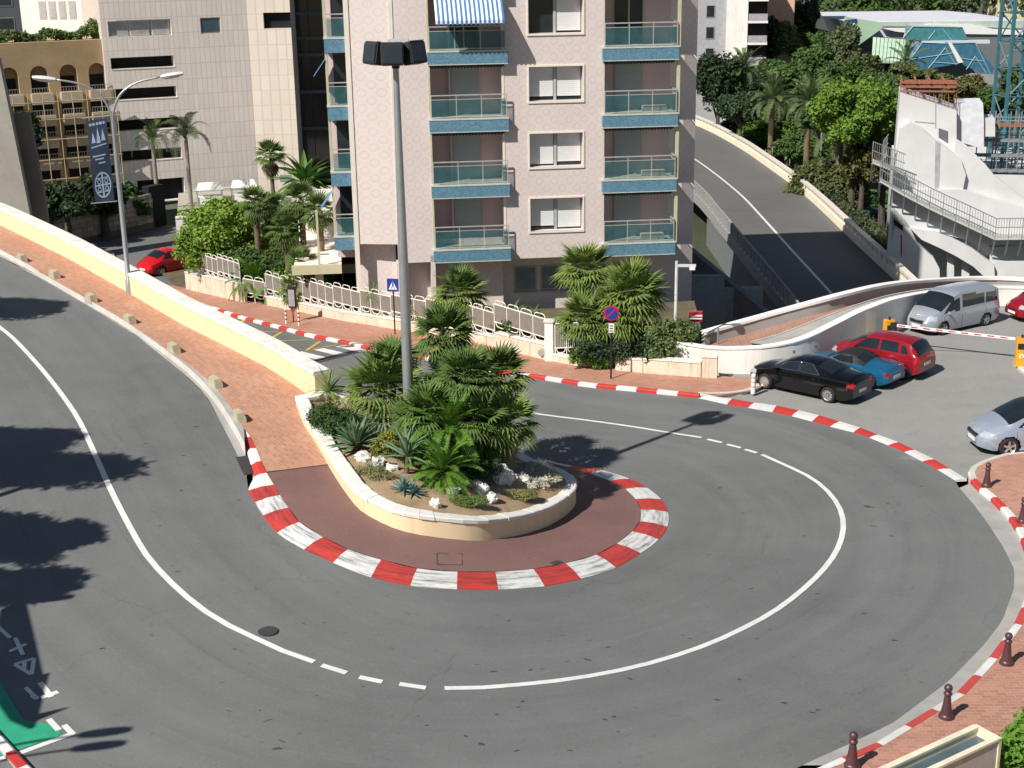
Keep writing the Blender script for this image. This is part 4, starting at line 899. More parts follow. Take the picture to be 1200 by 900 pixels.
# left facet, corner strips, left balcony bay
fx = lambda s_: (-1.85*s_, .42*s_)
MB().quad((fx(1)[0],fx(1)[1],ZB+.9),(0,0,ZB+.9),(0,0,ZT),(fx(1)[0],fx(1)[1],ZT)).build('wall', PINK, t)
MB().box(-.02,.15,-.03,.1,0,ZT-.01).build('corner_strip', CREAM, t); MB().box(-2.02,-1.8,.36,.6,0,ZT-.01).build('corner_strip', CREAM, t); MB().box(5.0,5.1,-.02,.06,ZB+.01,ZT-.01).build('corner_strip', CREAM, t); MB().box(1.66,1.74,-.02,.06,ZB+.01,ZT-.01).build('corner_strip', OLIVE, t)
MB().box(13.1,13.24,-.2,-.06,ZB+.01,ZT-.01).build('column', OLIVE, t); MB().box(-2.95,-2.84,.75,.86,ZB+1.0,ZT-.01).build('column', OLIVE, t)
MB().quad((-2.85,1.9,ZB),(-1.85,1.7,ZB),(-1.85,1.7,ZT),(-2.85,1.9,ZT)).quad((-1.9,.45,ZB),(-1.9,1.75,ZB),(-1.9,1.75,ZT),(-1.9,.45,ZT)).build('recess_wall', PINKP, t)
# soffit of the overhanging storeys and the ground floor
MB().quad((0.1,0,ZB),(0.1,D+.5,ZB),(14.42,D+.5,ZB),(14.42,D,ZB),(9.75,D,ZB),(9.75,0,ZB)).quad((-1.85,.42,ZB+.9),(-1.85,1.9,ZB+.9),(0.1,1.9,ZB+.9),(0.1,0,ZB+.9)).build('soffit', CREAM, t)
GFL = mat('grey_tile_band', (.30,.28,.29), .7, .08, 2, 30, .1)  # plain grey for sills and simple windows
MB().quad((5.0,D,0),(13.15,D,0),(13.15,D,ZB),(5.0,D,ZB)).build('wall', PINK, t)
gf = wall_grid([.12,.35,1.5,5.0],[0,1.6,ZB+.9],lambda u,z: False,.9).quad((5.0,.9,0),(5.0,D,0),(5.0,D,ZB),(5.0,.9,ZB)).quad((-1.85,1.1,0),(-.1,.85,0),(-.1,.85,ZB+.9),(-1.85,1.1,ZB+.9)); gf.build('wall', PINK, t)
MB().box(-.1,.2,0,1.0,0,ZB).build('corner_pillar', PINK, t); MB().box(1.5,1.72,.0,.9,0,ZB+.3).build('corner_pillar', PINK, t)
for u0,u1 in ((5.6,6.7),(6.9,8.9),(9.1,11.2)):
    fr = MB().box(u0,u1,D-.06,D+.02,1.55,2.75).build('window', mat('grey_window_frame',(.34,.35,.35),.5), t); MB().box(u0+.07,u1-.07,D-.075,D-.062,1.62,2.68).build('pane', glass('bluegrey_glass',(.10,.15,.18),.15), fr)
    MB().box(u0-.02,u1+.02,D-.1,D+.01,1.46,1.54).build('sill', GFL, fr)
def railing(par, u0, u1, y, z0, side=None, cols=3):
    rl = MB().box(u0,u1,y-.025,y+.025,z0+1.02,z0+1.07).box(u0,u1,y-.015,y+.015,z0+.84,z0+.87).box(u0,u1,y-.015,y+.015,z0+.06,z0+.09)
    for k in range(cols+1): x = u0+(u1-u0)*k/cols; rl.box(x-.018,x+.018,y-.018,y+.018,z0,z0+1.03)
    if side is not None:
        for zz,h in ((1.02,.05),(.84,.03),(.06,.03)): rl.box(side-.02,side+.02,y+.03,0.9,z0+zz,z0+zz+h)
    ro = rl.build('railing', RAILM, par)
    for k in range(cols): a = u0+(u1-u0)*k/cols+.03; b = u0+(u1-u0)*(k+1)/cols-.03; MB().box(a,b,y-.006,y+.006,z0+.1,z0+.83).build('glass_panel', TEAL, ro)
    if side is not None: MB().box(side-.005,side+.005,y+.05,.9,z0+.1,z0+.83).build('glass_panel', TEAL, ro)
rs = random.Random(8)
for k in range(NF):
    z = fl[k]; top = z+.63
    for u0,u1,rt in ((1.64,5.26,False),(9.62,13.14,True)):
        sl_ = MB().box(u0,u1,-.35,D-.01,z+.04,top-.07).build('balcony', BTILE, t)
        MB().box(u0-.02,u1+.02,-.37,D-.02,top-.068,top).box(u0-.01,u1+.01,-.36,-.1,z,z+.038).build('slab_edge', mat('pale_green_edge',(.50,.54,.48),.7), sl_)
        railing(sl_, u0+.1, u1-.08, -.27, top, u1-.08 if rt else None)
        MB().quad((u0,-.3,z-.002),(u0,D,z-.002),(u1,D,z-.002),(u1,-.3,z-.002)).build('soffit', CREAM, sl_)
        c0 = u0+.85+(.0 if rt else .28); c1 = c0+1.3
        dr = MB().box(c0,c1,D-.1,D-.02,top,z+ST-.05).build('door', [SHUT,SHUT,SHUT,SHUT,DGLASS,SHUT][k] if not (k==3) else DGLASS, t)
        sh = MB()
        if k != 3:
            for j in range(22): zz = top+.08+j*.1; sh.box(c0+.03,c1-.03,D-.115,D-.102,zz,zz+.085)
            if sh.v: sh.build('shutter', SHUT, dr)
        else: MB().box(c0+.62,c0+.68,D-.13,D-.1,top,z+ST-.1).build('door_frame', OLIVE, dr)
        if not rt:
            MB().box(c0-.12,c0-.02,D-.3,D-.0,top,z+ST-.06).build('door_jamb', PINKP, t)
        # folded awning fringe under the slab above
        fr = MB()
        if k in (1,2,3) or rt:
            n = 22
            for j in range(n):
                a = u0+.15+(u1-u0-.35)*j/n; b = a+(u1-u0-.35)/n*.62
                fr.quad((a,-.2,z+ST-.005),(b,-.2,z+ST-.005),(b,-.2,z+ST-.14),((a+b)/2,-.2,z+ST-.17),(a,-.2,z+ST-.14))
            fr.box(u0+.1,u1-.15,-.16,-.02,z+ST-.12,z+ST-.004); fr.build('folded_awning', mat('dark_awning_fringe',(.04,.05,.07),.8), t)
    # small things on the balconies
    if k in (0,1,2): MB().box(11.6,12.7,.1,.5,top,top+.3).build('bench', CREAM, t)
    # window in the middle
    u0,u1,z0,z1 = 6.25,8.74,z+1.28,z+2.83
    fr = MB().box(u0-.07,u1+.07,-.05,.06,z0-.09,z0).box(u0-.07,u1+.07,-.04,.06,z1,z1+.07).box(u0-.07,u0,-.04,.06,z0,z1).box(u1,u1+.07,-.04,.06,z0,z1).build('window', CREAM, t)
    MB().quad((u0,.49,z0),(u1,.49,z0),(u1,.49,z1),(u0,.49,z1)).build('window_back', mat('window_reveal_grey',(.30,.31,.34),.6), fr)
    MB().box((u0+u1)/2-.06,(u0+u1)/2+.06,.34,.44,z0,z1).build('mullion', mat('grey_green_frame',(.42,.45,.40),.6), fr)
    for j,(a,b) in enumerate(((u0+.03,(u0+u1)/2-.07),((u0+u1)/2+.07,u1-.03))):
        pn = MB().box(a,b,.43,.45,z0+.02,z1-.02).build('pane', DGLASS, fr)
        lo_ = [.16,.0,.1][(k+j)%3] if k != 3 else (.0 if j else .8)
        if k == 3 and j == 0: continue
        sh = MB(); zz = z1-.02-.0
        while zz-.09 > z0+.05+lo_*.8: sh.box(a+.02,b-.02,.38,.415,zz-.085,zz); zz -= .09
        if sh.v: sh.build('shutter', SHUTW, fr)
    # left bay balcony
    sl_ = MB().box(-2.95,-1.9,.55,1.8,z+.6,z+1.2).build('balcony', BTILE, t); MB().box(-2.97,-1.9,.53,1.8,z+1.202,z+1.27).build('slab_edge', mat('pale_green_edge',(.5,.54,.48),.7), sl_)
    rl = MB().box(-2.85,-1.95,.62,.66,z+2.26,z+2.31).box(-2.85,-1.95,.62,.65,z+2.1,z+2.13).build('railing', RAILM, sl_); MB().box(-2.8,-1.98,.63,.645,z+1.3,z+2.08).build('glass_panel', TEAL, rl)
    if k in (0,2): MB().quad((-2.95,.7,z+ST+.3),(-3.5,.5,z+ST-.45),(-3.5,1.6,z+ST-.45),(-2.95,1.6,z+ST+.3)).build('side_awning', mat('blue_awning_cloth',(.12,.25,.5),.8), t)
    MB().box(-2.6,-2.0,1.6,1.75,z+1.3,z+ST+.5).build('door', DGLASS, t)
# striped awning on the fourth floor left balcony
z1 = fl[4]-.12; aw = empty('tmp'); bpy.data.objects.remove(aw)
A1 = mat('awning_stripe_blue', (.06,.17,.40), .8, .05, 3, 40, .05); A2 = mat('awning_stripe_white', (.75,.80,.82), .8, .05, 3, 40, .05)
n = 30; u0,u1 = 2.0,5.05; awn = None
for j in range(n):
    a = u0+(u1-u0)*j/n; b = u0+(u1-u0)*(j+1)/n; sec = [[(x,y,z) for y,z in ((-.15,z1),(-.55,z1-.28),(-1.15,z1-.85),(-1.2,z1-.92),(-1.2,z1-1.06-(.05 if j%2 else 0)))] for x in (a,b)]
    ob = MB().sweep(sec,False).build('awning' if awn is None else 'stripe', A1 if j%2 else A2, t if awn is None else awn)
    if awn is None: awn = ob
MB().box(u0-.05,u1+.05,-.22,-.05,z1-.05,z1+.1).build('awning_case', CREAM, awn); MB().tube([(u0+.1,-.1,z1-.3),(u0+.1,-1.15,z1-.87)],.02,6).tube([(u1-.1,-.1,z1-.3),(u1-.1,-1.15,z1-.87)],.02,6).build('awning_arm', METAL, awn)

# ------------------------------------------------------------------ tan tiled building, its neighbours
def tilewall(name, col, tw, th, jc=.6):
    m,t_,b = nodes(name); k = NT(t_); tc = k.n('TexCoord').outputs['Object']; sp = k.n('SeparateXYZ'); k.l(tc, sp.inputs[0]); cx = k.n('CombineXYZ'); k.l(k.math('ADD', sp.outputs[0], sp.outputs[1]), cx.inputs[0]); k.l(sp.outputs[2], cx.inputs[1])
    br = k.n('TexBrick', offset=0.0); k.l(cx.outputs[0], br.inputs['Vector']); br.inputs['Scale'].default_value = 1; br.inputs['Brick Width'].default_value = tw; br.inputs['Row Height'].default_value = th; br.inputs['Mortar Size'].default_value = .028; br.inputs['Mortar Smooth'].default_value = .1
    br.inputs['Color1'].default_value = (*mul(col,.95),1); br.inputs['Color2'].default_value = (*mul(col,1.05),1); br.inputs['Mortar'].default_value = (*mul(col,jc),1)
    n = k.noise(k.n('NewGeometry').outputs['Position'], .3, 4)
    k.l(k.mix(k.math('MULTIPLY', k.ramp(n,.4,.7), .3), br.outputs[0], mul(col,.8)), b.inputs['Base Color']); b.inputs['Roughness'].default_value = .7; k.bump(b, br.outputs['Fac'], .5, -.02); return m
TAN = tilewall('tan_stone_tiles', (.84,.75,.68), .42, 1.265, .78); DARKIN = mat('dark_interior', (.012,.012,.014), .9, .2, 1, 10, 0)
TK = Vector((-21.9,122.2,-4.2)); t = empty('office_building', TK, R(25), 'tan tiled building with rows of dark slot openings at upper left', 'building'); z_ = 4.2
rows = [7.0,4.5,1.94,-.6]
us = [-12.1,-11.6,-10.4,-6.44,-4.0,-2.3,0]; zs = [0,.1,1.95]
for zz in rows[::-1]: zs += [zz+z_, zz+z_+.9]
zs += [9.55+z_,10.84+z_,15+z_]
def th(u,z):
    z -= z_
    if -11.6 < u < -6.44:
        if any(q < z < q+.9 for q in rows) or 9.55 < z < 10.84: return True
    if -10.4 < u < -6.44 and -4.1 < z < -2.25: return True
    return -4.0 < u < -2.3 and 9.55 < z < 10.84
wall_grid(us, zs, th, 0, .9).build('wall', TAN, t)
MB().box(-12,-.6,.9,1.0,.1,9.3+z_).build('deck_interior', DARKIN, t)
for zz in rows: MB().box(-11.6,-6.44,-.03,.1,zz+z_-.08,zz+z_-.01).build('sill', CREAM, t)
MB().box(-6.5,-.1,-.06,.05,.5,.75).build('base_band', CREAM, t); MB().box(-6.3,-.0,-.02,.3,-.2,.5).build('plinth', mat('pale_grey_plinth',(.5,.5,.5),.8), t)
for a,b in ((-11.5,-9.9),(-9.8,-8.2),(-8.0,-6.55)): fr = MB().box(a,b,.3,.4,9.6+z_,10.8+z_).build('window', WPAINT, t); MB().box(a+.06,b-.06,.27,.29,9.66+z_,10.74+z_).build('pane', glass('pale_blind_glass',(.4,.4,.4),.3), fr)
fr = MB().box(-4.0,-2.3,.1,.2,9.55+z_,10.84+z_).build('window', mat('grey_green_frame',(.42,.45,.40),.6), t); MB().box(-3.9,-2.4,.07,.09,9.65+z_,10.74+z_).build('pane', glass('blue_tinted_glass',(.06,.10,.13)), fr)
c30,s30 = math.cos(R(-23)),math.sin(R(-23)); E2 = Matrix.Rotation(R(-23),4,'Z')
w2 = wall_grid([0,1.36,3.65],[0,1.6,2.3,z_+9.8,z_+11.1,z_+15],lambda u,z: (u>1.36 and z_+9.8<z<z_+11.1),0,.5); w2.v = [tuple(E2@Vector(v)) for v in w2.v]; w2.build('wall', tilewall('cream_stone_tiles',(.74,.65,.55),.42,1.265,.82), t)
fr = MB().box(1.9,2.9,-.03,.02,1.0,1.6,E2).build('window', GFL, t)
rb = MB().box(1.36,3.6,.5,.55,z_+9.7,z_+11.2,E2); rb.build('window', DARKIN, t)
MB().quad((-12.1,0,0),(-12.1,9,0),(-12.1,9,15+z_),(-12.1,0,15+z_)).add([tuple(E2@Vector(v)) for v in ((3.65,0,0),(3.65,9,0),(3.65,9,15+z_),(3.65,0,15+z_))],[(0,1,2,3)]).quad((-12.1,0,15+z_),(0,0,15+z_),(6,6,15+z_),(-12.1,9,15+z_)).build('wall', mat('plain_tan',(.6,.52,.46),.8), t)
# dark glazed building
t = empty('glazed_building', (-17.6,126,-4.2), R(2), 'dark glass fronted building in the gap left of the pink block', 'building')
MB().box(-1.5,10,0,10,0,19).build('facade', glass('near_black_glass',(.012,.016,.022),.12), t)
for z in (5.0,8.2,11.4,12.8,14.9): MB().box(-1.5,10,-.25,-.02,z,z+.28).build('floor_band', mat('dark_grey_band',(.07,.09,.10),.5), t)
for x in (0.3,2.2,4.1,6.0,7.9): MB().box(x,x+.06,-.06,-.01,0,19).build('glazing_bar', DARKMETAL, t)
# ochre building with arches
OC = mat('ochre_render', (.46,.32,.18), .9, .1, .8, 30, .2, dirt=(.3,.2,.12), dirtamt=.4); t = empty('arcaded_building', TK+Vector((-math.cos(R(26))*12.3,-math.sin(R(26))*12.3,0))+Vector((.3,.9,0)), R(30), 'ochre building with three arches and planted roof terrace at far left', 'building')
arcs = [(-1.05+k*(-2.32)) for k in range(4)]  # arch centres
us = [-12,0]
mb = MB()
zA, zS, rA = 5.45+z_, 6.85+z_, .7
edges = []
x = 0.0
prev = 0.0
for c in arcs:                         # wall between arches, arch spandrels
    mb.quad((c+rA,0,zA),(prev,0,zA),(prev,0,9.4+z_),(c+rA,0,9.4+z_))
    n = 10
    for k in range(n):
        a,b = math.pi*k/n, math.pi*(k+1)/n
        p = (c+rA*math.cos(a), zS+rA*math.sin(a)); q = (c+rA*math.cos(b), zS+rA*math.sin(b))
        mb.quad((p[0],0,p[1]),(p[0],0,9.4+z_),(q[0],0,9.4+z_),(q[0],0,q[1])); mb.quad((p[0],0,p[1]),(q[0],0,q[1]),(q[0],.8,q[1]),(p[0],.8,p[1]))
    mb.quad((c+rA,0,zA),(c+rA,0,zS),(c+rA,.8,zS),(c+rA,.8,zA)); mb.quad((c-rA,0,zA),(c-rA,.8,zA),(c-rA,.8,zS),(c-rA,0,zS)); prev = c-rA
mb.quad((-14,0,zA),(prev,0,zA),(prev,0,9.4+z_),(-14,0,9.4+z_)); mb.quad((-14,0,0),(0,0,0),(0,0,zA),(-14,0,zA)); mb.quad((0,0,9.4+z_),(0,8,9.4+z_),(-14,8,9.4+z_),(-14,0,9.4+z_))
mb.build('wall', OC, t, fix=False)
MB().box(-14,0,.8,.9,zA-.1,9.3+z_).build('loggia_back', mat('loggia_wall',(.34,.22,.12),.9), t)
for i,c in enumerate(arcs):
    MB().box(c-.6,c+.6,.74,.79,zA,zA+1.15).build('window', DARKIN, t)
    for j in range(4):                  # stepped balconies under each arch
        z = zA-.05-j*1.75; b_ = MB().box(c-.85,c+.85,-.55-.12*j,.0,z-.85,z).build('balcony', mat('balcony_cream',(.5,.42,.32),.85,.1,2,30,.2), t)
        MB().box(c-.8,c+.8,-.04,.02,z-1.7,z-.86).build('window', DARKIN, t)
        mbr = MB().box(c-.85,c+.85,-.53-.12*j,-.5-.12*j,z+.42,z+.46)
        for q in range(9): xx = c-.84+q*.21; mbr.box(xx-.012,xx+.012,-.525-.12*j,-.505-.12*j,z,z+.42)
        mbr.build('railing', RAILM, b_)
tsc = empty('scaffold', t.location, R(30), 'pale pole scaffold standing against the ochre arcaded building', 'scaffold')
SCM = mat('scaffold_timber', (.5,.4,.22), .7)
for x in [-k*1.16-.1 for k in range(9)]: MB().tube([(x,-1.35,0),(x,-1.35,zA+.1)],.035,6).build('standard', SCM, tsc)
for z in (1.2,2.8,4.4,6.0,7.6,9.0): MB().tube([(0,-1.35,z),(-9.6,-1.35,z)],.035,6).build('ledger', SCM, tsc); MB().box(-9.5,0,-1.3,-1.0,z-.08,z-.04).build('deck_board', mat('deck_board',(.45,.36,.22),.8), tsc)
bush('roof_planting', 'green shrubs along the roof terrace of the ochre building', t.location+Vector((-2.2,-.4,9.4+z_)), [(x_*.866,x_*.5+.5,.3+.25*math.sin(x_*2.1),.8,.5,.5) for x_ in (-7.5,-6.5,-5.5,-4.5,-3.5,-2.5,-1.5,-.5,.5,1.5)]+[(1.0,1.4,.8,.7,.6,.8)], 7000, .14, leafmat('roof_shrub_leaf',(.10,.15,.05)), 31, 'shrub', None, False)
# white building behind, dark facades farther left
t = empty('white_building', (-44.9,134,-4), R(-12), 'plain cream white building rising behind the roof terrace top left', 'building'); MB().box(0,9.5,0,10,0,24).build('wall', WHITEWALL, t)
for x in (1.9,2.9,3.9,4.9): fr = MB().box(x,x+.7,-.04,.02,14.4,16).build('window', mat('pinkish_frame',(.6,.52,.47),.7), t); MB().box(x+.08,x+.62,-.055,-.042,14.5,15.9).build('pane', mat('pale_shutter',(.5,.45,.42),.6), fr)
t = empty('dark_building', (-56,150,-4), R(10), 'dark shaded building at the far top left corner', 'building'); MB().box(-12,9,0,10,0,26).build('wall', mat('dark_grey_wall',(.07,.075,.085),.8,.15,.5,8,0), t)
for z in (12.6,15.0,17.4):
    for x in (-6,-3,0,3,6): fr = MB().box(x,x+1.8,-.06,.02,z,z+1.3).build('window', mat('dim_frame',(.16,.17,.19),.6), t); MB().box(x+.1,x+1.7,-.075,-.062,z+.1,z+1.2).build('pane', DGLASS, fr)
for k,(a,b) in enumerate([(32,50),(42,50),(8,56)]):
    q = aty(a,b,118); tt = empty('globe_lamp', (q.x,q.y,9.2-4.0), 0, ['white globe lamp in the middle on the roof terrace top left','white globe lamp nearest the cream building on the roof terrace','white globe lamp farthest left on the roof terrace'][k], 'lamp', 'globe lamps on the roof terrace')
    MB().tube([(0,0,-1),(0,0,2.0)],.05,6).build('pole', WPAINT, tt)
    for dx in (-.3,.3): MB().tube([(0,0,1.9),(dx,0,2.1)],.03,5).build('arm', WPAINT, tt); MB().lathe([(.01,1.98)]+[(.22*math.sin(a_),2.22-.22*math.cos(a_)) for a_ in (.4,.8,1.2,1.57,1.95,2.35,2.75)]+[(.01,2.44)],10,(dx,0,0)).build('globe', SWH, tt, smooth='all')
# sloping concrete buttress and stone wall on the left
GC = mat('grey_concrete',(.34,.32,.285),.9,.12,.6,20,.2,dirt=(.2,.19,.17),dirtamt=.5)
t = empty('concrete_buttress', (-33,88,-3.2), 0, 'grey sloping concrete buttress at the left picture edge', 'wall'); O0 = t.location.copy()
def slab(pts, Y, dep, nm, m):
    P = [aty(x,y,Y)-O0 for x,y in pts]; n_ = len(P); MB().add(P+[p_+Vector((0,dep,0)) for p_ in P],[tuple(range(n_)),tuple(range(2*n_-1,n_-1,-1))]+[(i_,(i_+1)%n_,n_+(i_+1)%n_,n_+i_) for i_ in range(n_)]).build(nm, m, t, fix=True)
slab([(-40,70),(-2,68),(13,140),(32,235),(37,262),(-40,262)], 88, .5, 'wall', GC); slab([(10,134),(33,132),(52,232),(56,262),(17,262)], 89, .4, 'lower_wall', mat('grey_concrete_b',(.2,.185,.16),.9,.12,.6,20,.2))
A0,A1_ = atz(72,283,-3.3), atz(150,257,-3.2); A0 = Vector((-31.5,97,-3.3)); A1_ = Vector((-26.8,104.5,-3.3)); ang = math.atan2(A1_.y-A0.y,A1_.x-A0.x); L = (A1_-A0).length
t = empty('retaining_wall', A0, ang, 'rough stone retaining wall beside the lower road at left', 'wall'); MB().box(-3,L,0,.6,-.5,2.1).build('wall_core', mat('dark_joint',(.14,.12,.1),.95), t)
r_ = random.Random(4); sm = None
STM = [mat(f'wall_stone_{k}', c_, .9, .12, 2, 25, .3) for k,c_ in enumerate([(.36,.31,.25),(.31,.27,.23),(.42,.36,.29)])]
for row in range(6):
    x = -3+(row%2)*.3
    while x < L-.3:
        w_ = r_.uniform(.45,.85); MB().box(x+.012,min(L,x+w_)-.012,-.05-r_.uniform(0,.03),.1,row*.36+.012,row*.36+.348).build('stone', STM[r_.randint(0,2)], t, bevel=.015); x += w_
MB().box(L+.05,L+1.6,.3,1.0,-.5,2.6).build('gate_recess', DARKIN, t)
# ================================================================== low wall, fence and garden before the pink block
gl = lambda a,b,dz=.14: g(a,b,dz,'l')
def lw(i0, i1): return [LWw[k] for k in range(i0,i1)]
def low_wall(pts, h, th, label, nm='garden_wall', tops=None, copem=None):
    P = [V(p) for p in pts]; t = empty(nm, P[0], 0, label, 'wall'); O0 = P[0]
    Bk = offs(P, th) if (offs(P,th)[0]-P[0]).y > 0 else offs(P,-th)
    hs = tops or [h]*len(P)
    MB().sweep([[V(s)-O0 for s in ((a.x,a.y,a.z-.3),(a.x,a.y,a.z+hh),(b.x,b.y,a.z+hh),(b.x,b.y,a.z-.3))] for a,b,hh in zip(P,Bk,hs)]).build('wall', STONEWALL, t, fix=True)
    Q = resample(P, step=1.1)
    for k in range(len(Q)-1):
        ss = []
        for tt in (.006,.994):
            a = Q[k].lerp(Q[k+1],tt); s_ = np.interp(a.x,[p.x for p in P],hs) if P[0].x < P[-1].x else h
            d = (Bk[0]-P[0]); d.z = 0; d.normalize(); z = a.z+float(s_); a2 = a-d*.03; b2 = a+d*(th+.03)
            ss.append([V(s)-O0 for s in ((a2.x,a2.y,z+.002),(a2.x,a2.y,z+.06),(b2.x,b2.y,z+.06),(b2.x,b2.y,z+.002))])
        MB().sweep(ss).build('coping_stone', copem or COPE, t, fix=True)
    return t
FENM = mat('fence_white_paint', (.78,.73,.66), .5, .06, 3, 40, .05); INFILL = mat('fence_grey_infill', (.21,.185,.16), .8, .12, 4, 40, .2)
def fence_panel(a, b, label, grp='white fence panels along the lower pavement', n=4, h=1.0, infill=True):
    """one stepped panel: level steel frame with loops on top and below, grey infill"""
    a, b = V(a), V(b); L = math.hypot(b.x-a.x,b.y-a.y); t = empty('fence_panel', Vector((a.x,a.y,max(a.z,b.z))), math.atan2(b.y-a.y,b.x-a.x), label, 'fence', grp)
    sl_ = (b.z-a.z)*.0; fr = MB(); r_ = .028
    for k in range(n+1): x = L*k/n; fr.tube([(x,0,-.25),(x,0,h)],r_,6)
    MB().tube([(0,0,h),(L,0,h)],r_,6).build('top_rail', FENM, t); MB().tube([(0,0,.22),(L,0,.22)],r_,6).build('bottom_rail', FENM, t)
    for k in range(n+1): x = L*k/n; MB().tube([(x,0,-.35),(x,0,h)],r_,6).build('post', FENM, t)
    for k in range(n):
        x0,x1 = L*k/n, L*(k+1)/n; w_ = x1-x0
        MB().tube(smooth3([(x0+.1*w_,0,h),(x0+.14*w_,0,h+.13),(x0+.3*w_,0,h+.18),(x0+.7*w_,0,h+.18),(x0+.86*w_,0,h+.13),(x0+.9*w_,0,h)],3),.022,6).build('top_loop', FENM, t)
        MB().tube(smooth3([(x0+.1*w_,0,.22),(x0+.2*w_,0,.06),(x0+.4*w_,0,.02),(x0+.6*w_,0,.02),(x0+.8*w_,0,.06),(x0+.9*w_,0,.22)],3),.022,6).build('bottom_loop', FENM, t)
        if infill: MB().box(x0+.04,x1-.04,-.012,.012,.25,h-.03).build('infill', INFILL, t)
        else:
            for q in range(1,6): xx = x0+w_*q/6; MB().tube([(xx,0,.22),(xx,0,h)],.014,5).build('bar', FENM, t)
    return t
# wall runs and the panels on them (traced on the pavement edge)
w1 = [gl(*p) for p in [(218,338.7),(250,346),(284,354)]]
low_wall(w1, .95, .3, 'high stained cream wall under the fence at left end by the bush')
w2_ = [gl(*p) for p in [(312.7,357.5),(350,365),(403,376),(459,385),(500,391.5)]]
low_wall(w2_, .42, .3, 'long cream low wall under the stepped white fence')
w3 = [gl(*p) for p in [(500,391.5),(544,398.5),(580,407)]]
low_wall(w3, .42, .3, 'cream low wall piece behind the tall planter palm')
w4 = [gl(*p) for p in [(580,407),(610,414.5),(641,422)]]
low_wall(w4, .62, .3, 'cream low wall piece with round vent by the fence pillar')
w5 = [gl(*p) for p in [(643,422.5),(677,428.7),(702,432)]]
low_wall(w5, .25, .3, 'very low cream wall edging the green hedge')
w6 = [gl(*p) for p in [(721,433.5),(753,437)]]; low_wall(w6, .5, .35, 'low white garden wall left of the joint near the no parking sign')
w7 = [gl(*p) for p in [(753.6,437.1),(787,439.5),(821,442)]]; low_wall(w7, .55, .35, 'low white garden wall before the white ramp wall')
w8 = [gl(*p) for p in [(822,442.2),(840,443)]]; low_wall(w8, .8, .25, 'narrow pale service box between garden wall and ramp wall', 'service_box')
def on(pts, h, d=.15):
    return [p+Vector((.0,d,h+.06)) for p in pts]
PAN = []
def panels(pts, h, n, nm, cells=4):
    Q = resample(on(pts,h), n=n)
    for k in range(n): PAN.append((Q[k],Q[k+1],cells))
panels([gl(*p) for p in [(233,342),(250,346),(283,353.5)]], .95, 2, '')
panels(w2_[:4], .42, 5, '', 3); panels(w2_[3:], .42, 1, '', 3); panels(w3, .42, 2, '', 3); panels(w4, .62, 1, '', 4)
for k,(a,b,c) in enumerate(PAN):
    fence_panel(a, b, f'white framed fence panel with grey infill, {["first","second","third","fourth","fifth","sixth","seventh","eighth","ninth","tenth","eleventh","twelfth","thirteenth"][k]} from the big bush', n=c)
# gate
ga, gb = gl(286,354.5), gl(311,357.5)
fence_panel(ga+Vector((0,.2,.2)), gb+Vector((0,.2,.2)), 'white low garden gate in the gap of the fence wall', None, 2, .95)
q = gl(643,423); t = empty('gate_pillar', q+Vector((.05,.12,0)), R(-15), 'square cream pillar at the end of the white fence', 'pillar'); MB().box(-.18,.18,-.15,.15,-.2,1.62).build('shaft', WPAINT, t, bevel=.01); MB().box(-.22,.22,-.19,.19,1.622,1.72).build('cap', COPE, t, bevel=.01)
qa, qb = gl(651,424.5)+Vector((.0,.25,.25)), gl(676,427)+Vector((.1,.9,.25)); fence_panel(qa, qb, 'white open barred gate right of the cream pillar', None, 2, 1.25, False)
vp = gl(635,415.5,.4); vt = MB().lathe([(.17,-.03),(.17,.03),(.12,.05),(.01,.05)],14,(0,0,0),'y').build('round_vent', mat('vent_grey',(.35,.32,.28),.8), None); vt.location = gl(635,421)+Vector((0,-.02,.3)); vt.rotation_euler=(0,0,math.pi+R(-15)); tag(vt,'round grey vent cover on the low wall near the pillar','vent')
# garden ground
gp = [(p.x,p.y+.2) for p in LWw[:17]] + [(8.3,54.6),(8.2,57.5),(8.9,66),(-5.3,66),(-5.2,80),(-16,90),(-24,90)]
struct(sheet('garden_ground', gp, lambda x,y: gz(x,y,'l')+.12, 2.0, mat('garden_soil',(.12,.10,.06),.95,.3,1,15,.4)))
rs = random.Random(77)
def garden(a,b,extra=.25,back=0.0):
    p = gl(a,b,.3); return Vector((p.x,p.y+back,gz(p.x,p.y+back,'l')+.3))
GG = 'palms in the garden of the pink block'
palm('fan_palm', 'bright fan palm clump top left before the right balconies', garden(692,428,0,3.0), 3.3, .14, FANL, 48, 1.85, rs, 'palm', GG, em=(-.5,1.3), leafname='fan_leaf')
palm('fan_palm', 'large bright fan palm behind the no parking sign', garden(745,433,0,2.2), 2.5, .16, FANL, 64, 2.1, rs, 'palm', GG, em=(-.6,1.35), leafname='fan_leaf')
palm('fan_palm', 'fan palm at left foot of the bright palm clump', garden(690,430,0,1.6), 1.5, .14, FANL, 50, 1.8, rs, 'palm', GG, em=(-.55,1.3), leafname='fan_leaf')
palm('fan_palm', 'low middle fan palm in the bright palm clump', garden(722,432,0,1.8), 1.7, .14, FANL, 52, 1.85, rs, 'palm', GG, em=(-.55,1.3), leafname='fan_leaf')
palm('fan_palm', 'rounded fan palm below the left balconies behind the fence', garden(540,398,0,1.3), 1.9, .15, FAN[:1]+FANL, 50, 1.8, rs, 'palm', GG, em=(-.55,1.3), leafname='fan_leaf')
palm('spiky_plant', 'spiky dracaena behind the fence at the left corner of the pink block', garden(437,381,0,1.0), 1.3, .08, SPIKY, 60, 1.15, rs, 'plant', GG, em=(-.6,1.4), leafname='leaf')
